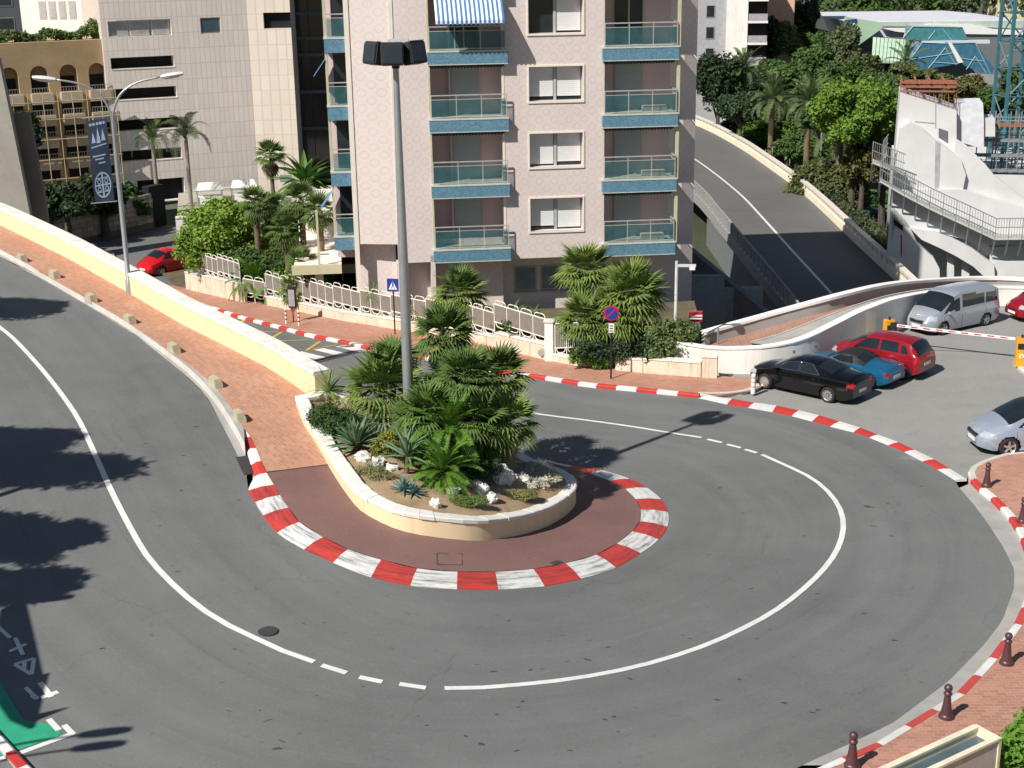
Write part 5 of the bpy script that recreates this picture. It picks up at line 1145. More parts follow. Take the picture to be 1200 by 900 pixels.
palm('spiky_plant', 'thin spiky plant behind the fence right of the crossing sign', garden(480,389,0,.9), .9, .06, SPIKY, 26, .9, rs, 'plant', GG, em=(-.2,1.4), leafname='leaf')
palm('spiky_plant', 'leafy spiky plant on the hedge under the ground floor windows', garden(604,413,0,3.2), .9, .08, STREL, 14, .6, rs, 'plant', GG, em=(.2,1.3), leafname='leaf')
palm('spiky_plant', 'smaller leafy spiky plant right of the other on the hedge', garden(628,416,0,3.2), .9, .08, STREL, 10, .5, rs, 'plant', GG, em=(.3,1.3), leafname='leaf')
def gbush(lb, a, b, back, blobs, n, size, m, seed, cat='shrub', **kw): return bush('shrub', lb, garden(a,b,0,back), blobs, n, size, m, seed, cat, 'shrubs in the garden of the pink block', **kw)
gbush('leafy green shrub filling the bed between fence pillar and pink block', 668, 427, 3.2, [(0,0,.5,1.4,1.0,.6),(1.8,0,.5,1.3,1.0,.6),(-1.6,.6,.6,1.2,.9,.6),(3.4,-.4,.5,1.2,.9,.6),(4.8,-.6,.5,1.1,.9,.6)], 12000, .08, G_TREE, 141)
gbush('trimmed bright green hedge behind the white fence below the pink block', 596, 411, 2.2, [(-2.4,2.2,.65,1.0,.6,.55),(-1.2,1.1,.7,1.0,.6,.55),(0,0,.65,1.0,.6,.5),(1.2,-.8,.6,1.0,.6,.5),(2.2,-1.4,.6,.8,.6,.45)], 12000, .06, G_HEDGE, 41, 'hedge')
gbush('green spreading shrub overhanging the low wall left of no parking sign', 693, 430, .35, [(0,0,.3,.7,.4,.4),(.5,-.1,.2,.5,.4,.35),(-.5,.1,.3,.4,.35,.3)], 5200, .06, G_HEDGE, 42)
gbush('olive green shrub left of the small red and white sign', 785, 439, 1.6, [(0,0,1.0,.9,.7,.9),(.7,.2,.9,.7,.6,.8),(-.3,-.4,.6,.7,.5,.6)], 7000, .07, leafmat('sage_leaf',(.11,.16,.06)), 43)
gbush('dark shaded shrub under the bright palm clump', 762, 437, 1.0, [(0,0,.6,.8,.5,.6),(-1.2,.3,.5,.7,.5,.5),(-2.2,.5,.5,.7,.5,.5)], 5200, .07, G_DARK, 44)
gbush('big light green weeping bush at the left end of the fence', 240, 343, 1.8, [(.2,0,3.0,1.9,1.5,1.5),(1.9,.8,2.6,1.4,1.2,1.3),(-.7,-.4,2.2,1.1,1.0,1.3),(.7,1.2,3.8,1.4,1.1,.9),(.9,-.5,1.7,1.4,.8,1.0)], 30000, .10, G_LIGHT, 45)
gbush('brownish green shrub right of the big weeping bush', 275, 351, 2.2, [(0,0,1.2,1.1,.9,.9),(1.0,.5,1.0,.9,.8,.8)], 7000, .09, G_OLIVE, 46)
gbush('dense green shrub filling the grove under the slim fan palms', 315, 358, 3.6, [(0,0,1.2,1.5,1.1,1.2),(1.8,.2,1.0,1.3,1.0,1.1),(-1.6,.4,1.3,1.3,1.0,1.2)], 14000, .10, G_TREE, 161)
gbush('light green shrub between the grove and the canopy', 350, 364, 2.6, [(0,0,1.0,1.1,.9,1.0),(.9,.3,1.6,.9,.8,.9)], 8000, .09, G_LIGHT, 162)
gbush('tall green shrub at the back hiding the terrace wall', 300, 354, 8.0, [(0,0,1.8,2.0,1.2,1.6),(2.6,.2,1.7,1.8,1.2,1.5),(5.0,.2,1.6,1.7,1.2,1.4)], 14000, .12, G_BUSH, 163)
gbush('green hedge behind the cycads at left of the garden', 330, 352, 9.0, [(0,0,1.0,3.2,1.2,1.1),(-3,-.5,1.2,1.6,1.2,1.2)], 9000, .11, G_TREE, 47, 'hedge')
for lb,a,b,back,h_,n_,sc_,lv in [('slim fan palm left in the garden grove',288,352,4.6,4.6,36,1.5,FAN),('fan palm with two trunks look in the middle of the garden grove',330,360,3.0,3.6,40,1.6,FAN),('taller fan palm at the back of the garden grove',345,362,4.4,5.0,40,1.6,FAN),('low fan palm at the right of the garden grove near the canopy',352,365,1.6,2.2,36,1.35,FAN),('drooping fan palm behind the notice panel',343,363,.8,.9,30,1.3,FANL),('fan palm at the rear of the grove below the tan building',305,356,6.5,4.2,34,1.5,FAN),('fan palm at rear right of the grove beside the canopy',368,366,4.0,4.6,36,1.5,FAN)]:
    palm('fan_palm', lb, garden(a,b,0,back), h_, .17, lv, n_, sc_, rs, 'palm', GG, em=(-1.0,1.3), leafname='fan_leaf', dead=6)
palm('cycad', 'large cycad with long fronds behind the fence gate', garden(292,354,0,1.5), .7, .2, CYC, 36, 1.6, rs, 'cycad', GG, em=(-.3,1.3))
palm('cycad', 'second cycad with drooping fronds right of the large cycad', garden(316,358,0,1.8), .5, .2, CYC, 26, 1.2, rs, 'cycad', GG, em=(-.3,1.3))
# feather palms and others on the terrace below the tan building
def bgpalm(lb, a, b, Y, zb, h, leaves, n, sc, name='feather_palm', em=(-.2,1.3), grp=None, tm=None, r=.16):
    q = aty(a,b,Y); return palm(name, lb, Vector((q.x,q.y,zb)), h, r, leaves, n, sc, rs, 'palm', grp, em=em, tm=tm)
GREYTR = mat('grey_palm_trunk',(.28,.24,.2),.9,.2,4,20,.4)
bgpalm('feather palm left of two in front of the tan building', 186, 246, 108, -3.0, 5.2, SYAG, 11, 1.0, em=(.1,1.2), grp='feather palms before the tan building', tm=GREYTR)
bgpalm('feather palm right of two in front of the tan building', 224, 238, 108, -3.0, 5.4, SYAG, 13, 1.1, em=(.1,1.2), grp='feather palms before the tan building', tm=GREYTR)
palm('fan_palm', 'tall fan palm with shaggy dead skirt before the cream face of the tan building', Vector((-17.6,104,-3)), 4.6, .16, FAN, 34, 1.9, rs, 'palm', None, em=(-.5,1.3), leafname='fan_leaf', dead=40)
q0 = Vector((-15.0,103,-3)); palm('banana_plant', 'broad leaved plant clump right of the shaggy fan palm', q0, 2.6, .3, STREL, 44, 2.2, rs, 'plant', None, em=(-.4,1.3), leafname='leaf')
bush('ornamental_tree', 'feathery tree in front of the dark glass building', Vector((-11.5,112,-3)), [(0,0,6.3,1.3,1.2,2.2),(.3,0,4.6,1.0,1.0,1.2)], 5200, .16, leafmat('feathery_leaf',(.13,.17,.06)), 51, 'tree', None)
# terrace, parapets and white vehicles' sheeting below the tan building
t = empty('terrace', (-20,101,-3.2), R(12), 'pale terrace wall with planting below the tan building', 'wall'); MB().box(-4.2,14,0,.5,-1,.9).build('wall', WHITEWALL, t); MB().box(-4.2,14,-.05,.55,.902,1.0).build('coping', COPE, t); MB().box(-4.2,14,.6,16,-1,.2).build('terrace_floor', mat('terrace_paving',(.42,.38,.33),.9), t)
bush('hedge', 'dark hedge on the terrace below the tan building', Vector((-15,102.5,-2.9)), [(x_,x_*.2,.7,1.3,.8,.8) for x_ in (-6,-4,-2,0,2,4,6,8)], 8000, .12, G_BUSH, 52, 'hedge', None, False)
for k,(x,y,lb) in enumerate([(-23.3,108.5,'left white covered stall on the terrace below the tan building'),(-20.8,109.5,'right white covered stall on the terrace below the tan building')]):
    t = empty('market_stall', (x,y,-3.0), R(15), lb, 'stall', 'white stalls on the terrace'); MB().add([(-1,-.7,1.5),(1,-.7,1.5),(1,.7,1.5),(-1,.7,1.5),(-.8,0,2.0),(.8,0,2.0)],[(0,1,5,4),(2,3,4,5),(1,2,5),(3,0,4),(3,2,1,0)]).build('canopy', SWH, t)
    for x_,y_ in ((-.95,-.65),(.95,-.65),(.95,.65),(-.95,.65)): MB().tube([(x_,y_,0),(x_,y_,1.5)],.03,6).build('post', METAL, t)
    MB().box(-.95,.95,-.6,.6,.2,.95).build('counter', SWH, t)
# entrance canopy of the pink block
ct = empty('entrance_canopy', Vector((-9.3,67.3,-1.2)), R(6), 'cream flat roofed entrance canopy with olive beam left of the pink block', 'canopy')
MB().box(-1.3,2.4,.2,7.5,2.35,2.45).build('roof', CREAM, ct); MB().box(-1.4,2.45,-.05,.18,2.05,2.5).build('beam', OLIVE, ct); MB().box(-.1,.0,.0,.16,2.5,5.2).build('mast', OLIVE, ct); MB().box(-.3,.1,.25,.6,-.5,2.05).build('column', OLIVE, ct); MB().box(2.1,2.3,.25,.5,-.5,2.05).build('column', DARKMETAL, ct); MB().box(-1.3,2.4,7.5,7.7,2.0,5.0).build('back_wall', WHITEWALL, ct)
MB().box(-.6,3.0,1.0,5.4,-.3,.35).build('floor', mat('pebble_mosaic',(.4,.36,.3),.9,.4,5,20,.5), ct); MB().box(-.5,2.4,4.9,5.1,.35,2.3).build('entrance', DARKIN, ct)
for z in (3.0,3.7,4.4,4.9): MB().box(.0,.45,.06,.12,z,z+.04).build('rung', DARKMETAL, ct)
# pole with arm, small signs right of the palms
q = garden(800,440,0,2.6); t = empty('camera_pole', q, R(-5), 'pale grey pole with short arm in front of the right corner of the pink block', 'pole'); MB().lathe([(.075,-.1),(.06,3.9),(.055,3.95)],10).build('pole', mat('pale_pole',(.6,.6,.6),.5), t); MB().box(-.05,.75,-.05,.05,3.72,3.82).build('arm', mat('pale_pole',(.6,.6,.6),.5), t); MB().box(.5,.72,-.1,.1,3.6,3.715).build('camera', SWH, t, bevel=.01)

# ================================================================== ramp with its walls, right of the pink block
cw = [((787,399),1.25),((815,405),1.1),((840,408),1.0),((880,407.5),1.08),((905,405.5),1.12),((933,400),1.18),((955,392),1.28),((973,383),1.38),((993,373),1.48),((1013,363),1.58),((1032,356),1.66),((1050,350),1.55),((1090,342),1.25),((1130,338),1.02),((1165,336.5),.92),((1215,338),.9),((1300,345),.9)]
CWt = [atz(a,b,z) for (a,b),z in cw]; CWt.append(ext(CWt[-3],CWt[-1],26)); CWr = resample(smooth3(CWt,4), step=.7)
t = empty('ramp_wall', (CWt[4].x,CWt[4].y,0), 0, 'smooth white curved wall between car park and brick ramp', 'wall'); O0 = t.location.copy()
Bk = offs(CWr,.28)
MB().sweep([[V(s)-O0 for s in ((a.x,a.y,-.6),(a.x,a.y,a.z-.06),(b.x,b.y,a.z-.06),(b.x,b.y,-.6))] for a,b in zip(CWr,Bk)]).build('wall', WHITEWALL, t, smooth=True, fix=True)
ss = []
for a,b in zip(CWr,Bk):
    d = (b-a); d.z=0; d.normalize(); a2 = a-d*.03; b2 = b+d*.05; ss.append([V(s)-O0 for s in ((a2.x,a2.y,a.z-.058),(a2.x,a2.y,a.z),(b2.x,b2.y,a.z),(b2.x,b2.y,a.z-.058))])
MB().sweep(ss).build('coping', mat('bright_white_coping',(.82,.81,.78),.6,.04,1,30,.05), t, smooth=True, fix=True)
for (a,b,w_,h_) in ((905,428,.03,0),): pass
LET = mat('faded_lettering',(.25,.28,.33),.7)
sgn = [atz(x,y,.75) for x,y in ((925,413),(943,410.5))]
q = min(CWr,key=lambda p:abs(p.x-11.1)); q2 = min(CWr,key=lambda p:abs(p.x-11.9))
for k in range(9):                       # faint stencilled line of lettering on the wall
    a = q.lerp(q2,k/9+.0); b = q.lerp(q2,k/9+.075); n_ = Vector((b.y-a.y,-(b.x-a.x),0)).normalized()*.012
    if k == 5: continue
    MB().add([V(s)+n_-O0 for s in ((a.x,a.y,.72),(b.x,b.y,.72),(b.x,b.y,.82),(a.x,a.y,.82))],[(0,1,2,3)]).build('letter', LET, t)
op = [((826,389),.85),((870,376.5),1.1),((920,362.5),1.5),((967,350),1.85),((1000,341.5),1.9),((1033,334),1.8),((1065,329.5),1.6),((1100,327),1.3),((1135,325.3),1.05),((1167,325),.95),((1200,326.5),.95),((1290,333),.95)]
OPt = [atz(a,b,z) for (a,b),z in op]; OPt.append(ext(OPt[-3],OPt[-1],26)); OPr = resample(smooth3(OPt,4), step=.8); Ob = offs(OPr,.25)
t = empty('ramp_parapet', (OPt[3].x,OPt[3].y,0), 0, 'long white parapet along the outer edge of the brick ramp', 'wall'); O0 = t.location.copy()
MB().sweep([[V(s)-O0 for s in ((a.x,a.y,-7),(a.x,a.y,a.z-.12),(b.x,b.y,a.z-.12),(b.x,b.y,-7))] for a,b in zip(OPr,Ob)]).build('wall', mat('weathered_parapet',(.33,.33,.31),.85,.1,1,30,.15,dirt=(.2,.19,.18),dirtamt=.5), t, smooth=True, fix=True)
ss = []
for a,b in zip(OPr,Ob):
    d = (b-a); d.z=0; d.normalize(); a2 = a-d*.06; b2 = b+d*.06; ss.append([V(s)-O0 for s in ((a2.x,a2.y,a.z-.118),(a2.x,a2.y,a.z),(b2.x,b2.y,a.z),(b2.x,b2.y,a.z-.118))])
MB().sweep(ss).build('coping', mat('bright_white_coping',(.82,.81,.78),.6), t, smooth=True, fix=True)
n = 40; A = resample(OPr,n=n); B = resample(Bk[6:],n=n)
rp = struct(MB().strip([Vector((a.x,a.y,a.z-.58)) for a in A],[Vector((b.x,b.y,max(.12,b.z-.1))) for b in B],True).build('ramp', brickpave('brick_ramp',(.36,.17,.125),R(40)), fix=True))
kk = [V(b).lerp(a,.33) for a,b in zip(A,B)]
struct(MB().strip([Vector((p.x+.08,p.y+.1,p.z-.16)) if False else Vector((p.x,p.y,p.z-.15)) for p in kk],[Vector((b.x,b.y,b.z-.085)) for b in B],True).build('ramp_verge', GUTTER, fix=True))
rk = struct(MB().sweep([[ (p.x,p.y,p.z-1.2),(p.x,p.y,p.z-.1),(p.x+.05,p.y+.12,p.z-.1),(p.x+.05,p.y+.12,p.z-1.2)] for p in kk[:26]]).build('ramp_kerb', CONC, fix=True))
for (a,b,h_,lb,bd) in ((814,404,1.5,'small red and white banded sign board on a post at the ramp foot',True),(841,409,.9,'short grey post at the ramp foot right of the red and white sign',False)):
    q = atz(a,b,.2); t = post_sign('ramp_sign' if bd else 'short_post', q, h_, lb, 'sign' if bd else 'post', .04)
    if bd:
        pb = MB().box(-.28,.28,-.06,-.045,1.0,1.45).build('board', SWH, t); MB().box(-.28,.28,-.068,-.061,1.3,1.45).build('red_band', RED, pb); MB().box(-.28,.28,-.068,-.061,1.0,1.1).build('red_band', RED, pb); MB().box(-.28,.28,-.069,-.0655,1.17,1.22).build('red_band', RED, pb)
# sunken yard between the pink block and the viaduct
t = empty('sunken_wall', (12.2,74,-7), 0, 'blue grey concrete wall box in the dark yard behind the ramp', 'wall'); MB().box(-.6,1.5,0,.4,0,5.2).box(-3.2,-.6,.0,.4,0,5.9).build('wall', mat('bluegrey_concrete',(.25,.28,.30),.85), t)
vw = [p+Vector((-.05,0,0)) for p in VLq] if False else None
yg = struct(MB().quad((8.5,56,-7.1),(16.5,56,-7.1),(17,130,-7.1),(8.5,130,-7.1)).build('yard_floor', mat('shade_toned_yard',(.10,.10,.10),.9,.2,.5,8,.1)))  # dark floor colour stands in for the shade of the yard
t = empty('viaduct_side_wall', (15.7,70,-7), 0, 'added dark side wall holding the shade under the near edge of the viaduct', 'wall'); MB().box(-.0,.3,0,40,0,3.0).build('wall', mat('shade_toned_concrete',(.16,.17,.18),.9), t)  # solid wall added; shade under the viaduct is put into its colour
t = empty('yard_wall', (9.8,80,-7), 0, 'dark sloping stair wall in the shaded yard beside the pink block', 'wall'); MB().add([(-1,0,0),(4,-9,0),(4,-9,4.2),(-1,0,7.5),(-.7,.2,0),(4.3,-8.8,0),(4.3,-8.8,4.2),(-.7,.2,7.5)],[(0,1,2,3),(4,7,6,5),(3,2,6,7),(0,4,5,1)]).build('wall', mat('shade_toned_concrete',(.16,.17,.18),.9), t, fix=True)  # same dark colour, with the yard's shade painted in
t = empty('yard_stair', (13.2,76,-7), R(20), 'dark concrete stair in the sunken yard', 'stair')
for k in range(9): MB().box(-1.2,1.2,k*.4,k*.4+.42,0,.3+k*.3).build('step', mat('stair_concrete',(.2,.2,.2),.9), t)

# ================================================================== viaduct
VL = [(13.9,63),(14.45,67.3),(14.5,75),(14.45,83),(14.4,94),(14.3,104),(13.2,119),(10.8,135),(6.5,155)]; VR = [(21.0,66),(21.4,76),(21.65,87),(22.0,98),(22.1,108),(21.8,120),(21.4,130),(20,145.5),(16.5,164)]
VZ = -3.2; VL = [(x*1.067,y*1.067) for x,y in VL]; VR = [(x*1.067,y*1.067) for x,y in VR]
VLr = resample(smooth3([(x,y,VZ) for x,y in VL],4),n=60); VRr = resample(smooth3([(x,y,VZ) for x,y in VR],4),n=60)
via = struct(MB().strip(VRr,VLr).build('viaduct_road', ASPH3, fix=True))
struct(MB().sweep([[ (a.x,a.y,VZ-.01),(b.x,b.y,VZ-.01),(b.x,b.y,VZ-.7),(a.x,a.y,VZ-.7)] for a,b in zip(VLr,VRr)]).build('viaduct_deck', CONC, fix=True))
cl = [a.lerp(b,.40)+Vector((0,0,.006)) for a,b in zip(VLr,VRr)]
MB().strip(offs(cl,.09),offs(cl,-.09)).build('lane_line', WHITE_LINE, via, fix=True)
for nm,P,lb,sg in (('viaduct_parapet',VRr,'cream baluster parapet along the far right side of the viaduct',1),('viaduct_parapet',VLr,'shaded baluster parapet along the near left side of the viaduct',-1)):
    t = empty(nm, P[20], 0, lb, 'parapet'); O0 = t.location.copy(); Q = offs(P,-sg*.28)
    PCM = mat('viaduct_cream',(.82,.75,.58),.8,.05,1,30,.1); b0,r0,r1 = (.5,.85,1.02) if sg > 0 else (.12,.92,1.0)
    PCM = PCM if sg > 0 else mat('shade_toned_parapet',(.30,.30,.29),.85)  # near side: shade of the pink block put into a darker grey
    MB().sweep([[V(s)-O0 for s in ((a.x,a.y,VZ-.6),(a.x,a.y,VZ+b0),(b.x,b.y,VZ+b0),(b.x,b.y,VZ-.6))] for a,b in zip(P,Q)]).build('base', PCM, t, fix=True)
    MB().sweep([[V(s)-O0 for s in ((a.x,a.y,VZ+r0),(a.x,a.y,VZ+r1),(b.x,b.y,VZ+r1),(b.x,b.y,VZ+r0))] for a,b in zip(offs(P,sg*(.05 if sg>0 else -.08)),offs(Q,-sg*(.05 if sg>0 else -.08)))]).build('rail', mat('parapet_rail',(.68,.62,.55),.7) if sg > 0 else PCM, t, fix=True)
    BP = resample(offs(P,-sg*.14), step=1.25); bm_ = None; hw_ = .36 if sg > 0 else .13
    for a,b in zip(BP,BP[1:]):
        p = a-O0; an = math.atan2(b.y-a.y,b.x-a.x)
        if bm_ is None: ob = MB().box(-hw_,hw_,-.1,.1,0,r0-b0).build('baluster', PCM, t); bm_ = ob.data
        else: ob = link('baluster', bm_, None, t)
        ob.location = (p.x,p.y,b0); ob.rotation_euler = (0,0,an)
for k,yy in enumerate((70,84,98,112,128)):
    i_ = min(range(61),key=lambda i: abs(VLr[i].y-yy)); c_ = VLr[i_].lerp(VRr[i_],.5); ob = MB().box(-1.6,1.6,-.5,.5,-7.2,VZ-1.1).build('viaduct_pier', CONC); ob.location = (c_.x,c_.y,0); tag(ob, f'{ords[k]} concrete pier under the viaduct counted from the ramp', 'pier', 'piers under the viaduct')
# ================================================================== cars
TYRE = mat('tyre_rubber',(.02,.02,.021),.8,.15,8,60,.2); ALLOY = mat('alloy_wheel',(.55,.56,.57),.3,.05,8,60,.02,metal=.8); CGLASS = glass('car_glass',(.012,.016,.02),.02); TRIM = mat('black_trim',(.02,.02,.022),.5,.1,8,60,.05); UNDER = mat('underbody_black',(.008,.008,.008),.9,.1,4,20,0)
HLAMP = glass('headlamp_lens',(.36,.38,.41),.08); TLAMP = glass('tail_lamp_red',(.42,.012,.015),.12); PLATE = mat('number_plate',(.7,.7,.66),.5,.05,9); CHROME = mat('chrome_trim',(.7,.7,.7),.15,.03,8,50,0,metal=1.0)
def interp(P, x): return float(np.interp(x,[p[0] for p in P],[p[1] for p in P]))
def sm(P):          # smooth a profile
    xs = np.linspace(P[0][0],P[-1][0],160); ys = np.interp(xs,[p[0] for p in P],[p[1] for p in P]); k = np.array([1,4,6,4,1])/16
    for _ in range(3): y2 = np.convolve(np.pad(ys,2,'edge'),k,'valid'); ys = y2
    return list(zip(xs,ys))
def wheel_meshes(r, wd, spokes):
    ty = MB().lathe([(r*.66,-wd/2),(r*.9,-wd/2),(r*.98,-wd/2+.03),(r,-wd/2+.06),(r,wd/2-.06),(r*.98,wd/2-.03),(r*.9,wd/2),(r*.66,wd/2)],22,(0,0,0),'y',False)
    rm = MB()
    for k in range(spokes):
        a = 2*math.pi*k/spokes; M_ = Matrix.Rotation(a,4,'Y'); rm.box(-.034*r/.3,.034*r/.3,-.075,-.035,.04,r*.64,M_)
    rm.lathe([(r*.60,-.0),(r*.61,-.075),(r*.69,-.10),(r*.69,.02)],22,(0,0,0),'y',False).lathe([(.055,-.09),(.06,0)],10,(0,0,0),'y')
    hub = MB().lathe([(r*.62,-.0),(r*.62,.05)],20,(0,0,0),'y')
    return hub,ty,rm
def make_car(name, S, label, loc, heading, scale=1.0, group=None, cat='car'):
    """S: spec with x measured from the rear bumper; local +x is forward"""
    L,W,wr_x,rw = S['L'],S['W'],S['wheels'],S['r']
    top = sm(S['top']); belt = sm(S['belt']); hw = sm(S['hw']); bot = S.get('bot',[(0,.34),(.35,.2),(L-.45,.2),(L,.3)]); roofw = sm(S['roofw'])
    N = int(L/.042); xs = [L*i/N for i in range(N+1)]; J1,J2,J3 = 11,8,9
    rings = []
    for x in xs:
        zt = interp(top,x); zb = interp(bot,x); w_ = interp(hw,x); zl = min(interp(belt,x), zt-.05); wr = min(interp(roofw,x), w_*.95); sec = []
        zm_ = zb+(zl-zb)*.45
        for j in range(J1+1):
            t_ = j/J1; z = zb+(zl-zb)*t_; bulge = 1-.07*(1-t_)**3 - .035*max(0,t_-.55)**1.5/.45**1.5*1.6
            crease = .010*math.exp(-((t_-.72)/.05)**2)
            sec.append((w_*bulge+crease, z))
        w1 = sec[-1][0]
        for j in range(1,J2+1):
            t_ = j/J2; y = w1+(wr-w1)*(t_**1.15); z = zl+(zt-.045-zl)*(t_**.96); sec.append((y,z))
        for j in range(1,J3+1):
            t_ = j/J3; y = wr*(1-t_); z = zt-.045+ (.045+S.get('crown',.03))*(1-(1-t_)**2.2); sec.append((y,z))
        rings.append(sec)
    n = J1+J2+J3+1
    parts = {}
    def put(key, poly): parts.setdefault(key, MB()).quad(*poly)
    side_w = S['side_windows']; ws,rwn = S['ws'],S['rear_w']
    def inpoly(x,z,pl):
        c = False; m = len(pl); j = m-1
        for i in range(m):
            if (pl[i][1]>z)!=(pl[j][1]>z) and x < (pl[j][0]-pl[i][0])*(z-pl[i][1])/(pl[j][1]-pl[i][1])+pl[i][0]: c = not c
            j = i
        return c
    for i in range(N):
        for j in range(n-1):
            (ya,za),(yb,zb_) = rings[i][j],rings[i][j+1]; (yc,zc),(yd,zd) = rings[i+1][j+1],rings[i+1][j]
            xc_ = (xs[i]+xs[i+1])/2; zc_ = (za+zb_+zc+zd)/4; yc_ = (ya+yb+yc+yd)/4; key = 'body'
            if j < J1+1 and any((xc_-xw)**2+(zc_-rw)**2 < (rw+.055)**2 for xw in wr_x): continue
            if j >= J1 and j < J1+J2 and any(inpoly(xc_,zc_,pl) for pl in side_w): key = 'side_window'
            elif j >= J1+J2-1 and ws[0] < xc_ < ws[1] and zc_ > interp(belt,xc_)-.0: key = 'windscreen'
            elif j >= J1+J2-1 and rwn[0] < xc_ < rwn[1] and zc_ > interp(belt,xc_)+.02: key = 'rear_window'
            elif S.get('soft') and j >= J1 and S['soft'][0] < xc_ < S['soft'][1] and zc_ > interp(belt,xc_)+.02: key = 'soft_top'
            for nm,(x0,x1,z0,z1,y0,y1) in S['lamps'].items():
                if x0 < xc_ < x1 and z0 < zc_ < z1 and y0 < yc_ < y1: key = nm
            if S.get('sill') and zc_ < S['sill']: key = 'lower_trim'
            for sg in (1,-1):
                q = [(xs[i]-L/2,sg*ya,za),(xs[i+1]-L/2,sg*yd,zd),(xs[i+1]-L/2,sg*yc,zc),(xs[i]-L/2,sg*yb,zb_)]
                if sg > 0: q = q[::-1]
                k2 = key+('|L' if sg > 0 else '|R') if key in ('side_window','headlamp','tail_lamp') else key
                put(k2, q)
    for idx,x in ((0,0.0),(N,L)):        # end caps
        sec = rings[idx]; pl = [(x-L/2,y,z) for y,z in sec]+[(x-L/2,-y,z) for y,z in sec[::-1][1:]]; put('body' , pl if idx==0 else pl[::-1])
    t = empty(name, loc, heading, label, cat, group); t.scale = (scale,)*3
    MT = {'body':S['paint'],'windscreen':CGLASS,'rear_window':CGLASS,'soft_top':TRIM,'lower_trim':TRIM,'side_window':CGLASS,'headlamp':HLAMP,'tail_lamp':TLAMP}
    body = None
    for key in sorted(parts, key=lambda k: k!='body'):
        nm = key.split('|')[0]; mb = parts[key]
        me = bpy.data.meshes.new(nm); me.from_pydata(mb.v,[],mb.f); bm = bmesh.new(); bm.from_mesh(me); bmesh.ops.remove_doubles(bm, verts=bm.verts, dist=.0005); bmesh.ops.recalc_face_normals(bm, faces=bm.faces) if nm=='body' else None; bm.to_mesh(me); bm.free(); me.shade_smooth(); me.set_sharp_from_angle(angle=R(40))
        o = link(nm, me, MT.get(nm,TRIM), t)
    MB().box(-L/2+.3,L/2-.5,-W/2+.14,W/2-.14,.21,interp(belt,L/2)-.2).build('underbody', UNDER, t)
    hub,ty,rm = S['_wm'] = S.get('_wm') or wheel_meshes(rw,.2,S.get('spokes',7))
    for xw in wr_x:
        for sg in (1,-1):
            h_ = hub.build('wheel', TRIM, t) if '_hub' not in S else link('wheel', S['_hub'], None, t); S['_hub'] = h_.data
            h_.location = (xw-L/2, sg*(W/2-.12), rw); h_.rotation_euler = (0,0,math.pi if sg > 0 else 0)
            a = ty.build('tyre', TYRE, h_, smooth=True) if '_ty' not in S else link('tyre', S['_ty'], None, h_); S['_ty'] = a.data
            b = rm.build('rim', ALLOY, h_) if '_rm' not in S else link('rim', S['_rm'], None, h_); S['_rm'] = b.data
    hz = interp(belt,S['mirror'])
    for sg in (1,-1):
        M_ = Matrix.Translation((S['mirror']-L/2, sg*(interp(hw,S['mirror'])+.06), hz+.06)); MB().box(-.05,.06,-.10,.10,-.06,.07,M_).build('wing_mirror', S.get('mirror_mat',S['paint']), t, bevel=.02, smooth=True)
        for xd in S['doors']:                # door seams and handles on the skin
            pts = []
            for j in range(1,J1): 
                i_ = int(xd/L*N); y,z = rings[i_][j]; pts.append((xs[i_]-L/2, sg*(y+.002), z))
            MB().tube(pts,.006,4).build('door_seam', TRIM, t)
        for pl in (S['side_windows'] if S.get('chrome') else []):
            pts = []; loop_ = pl+[pl[0]]
            for (xa,za_),(xb,zb2) in zip(loop_,loop_[1:]):
                for q_ in range(8):
                    xp = xa+(xb-xa)*q_/8; zp_ = za_+(zb2-za_)*q_/8; i_ = min(N,int(xp/L*N)); rg = rings[i_][J1-1:J1+J2+1]; y = float(np.interp(zp_,[r2[1] for r2 in rg],[r2[0] for r2 in rg])); pts.append((xp-L/2, sg*(y+.006), zp_))
            pts.append(pts[0])
            MB().tube(pts,.017,4).build('window_trim', CHROME, t)
        for xd in S['handles']:
            i_ = int(xd/L*N); y,z = rings[i_][J1-2]; MB().box(xs[i_]-L/2-.09,xs[i_]-L/2+.09,sg*y-.02,sg*y+.02,z-.018,z+.018).build('door_handle', S.get('handle_mat',S['paint']), t, bevel=.008)
    zp = S.get('plate_z',(.55,.42))
    MB().box(-L/2-.018,-L/2+.03,-.26,.26,zp[0]-.06,zp[0]+.06).build('number_plate', PLATE, t); MB().box(L/2-.03,L/2+.018,-.26,.26,zp[1]-.055,zp[1]+.055).build('number_plate', PLATE, t)
    gz0,gz1,gw = S['grille']; MB().box(L/2-.12,L/2+.006,-gw,gw,gz0,gz1).build('grille', TRIM, t, bevel=.02); MB().box(L/2-.2,L/2+.004,-gw*1.05,gw*1.05,.33,.40).build('air_intake', TRIM, t, bevel=.02)
    return t
def sp(**k): return k
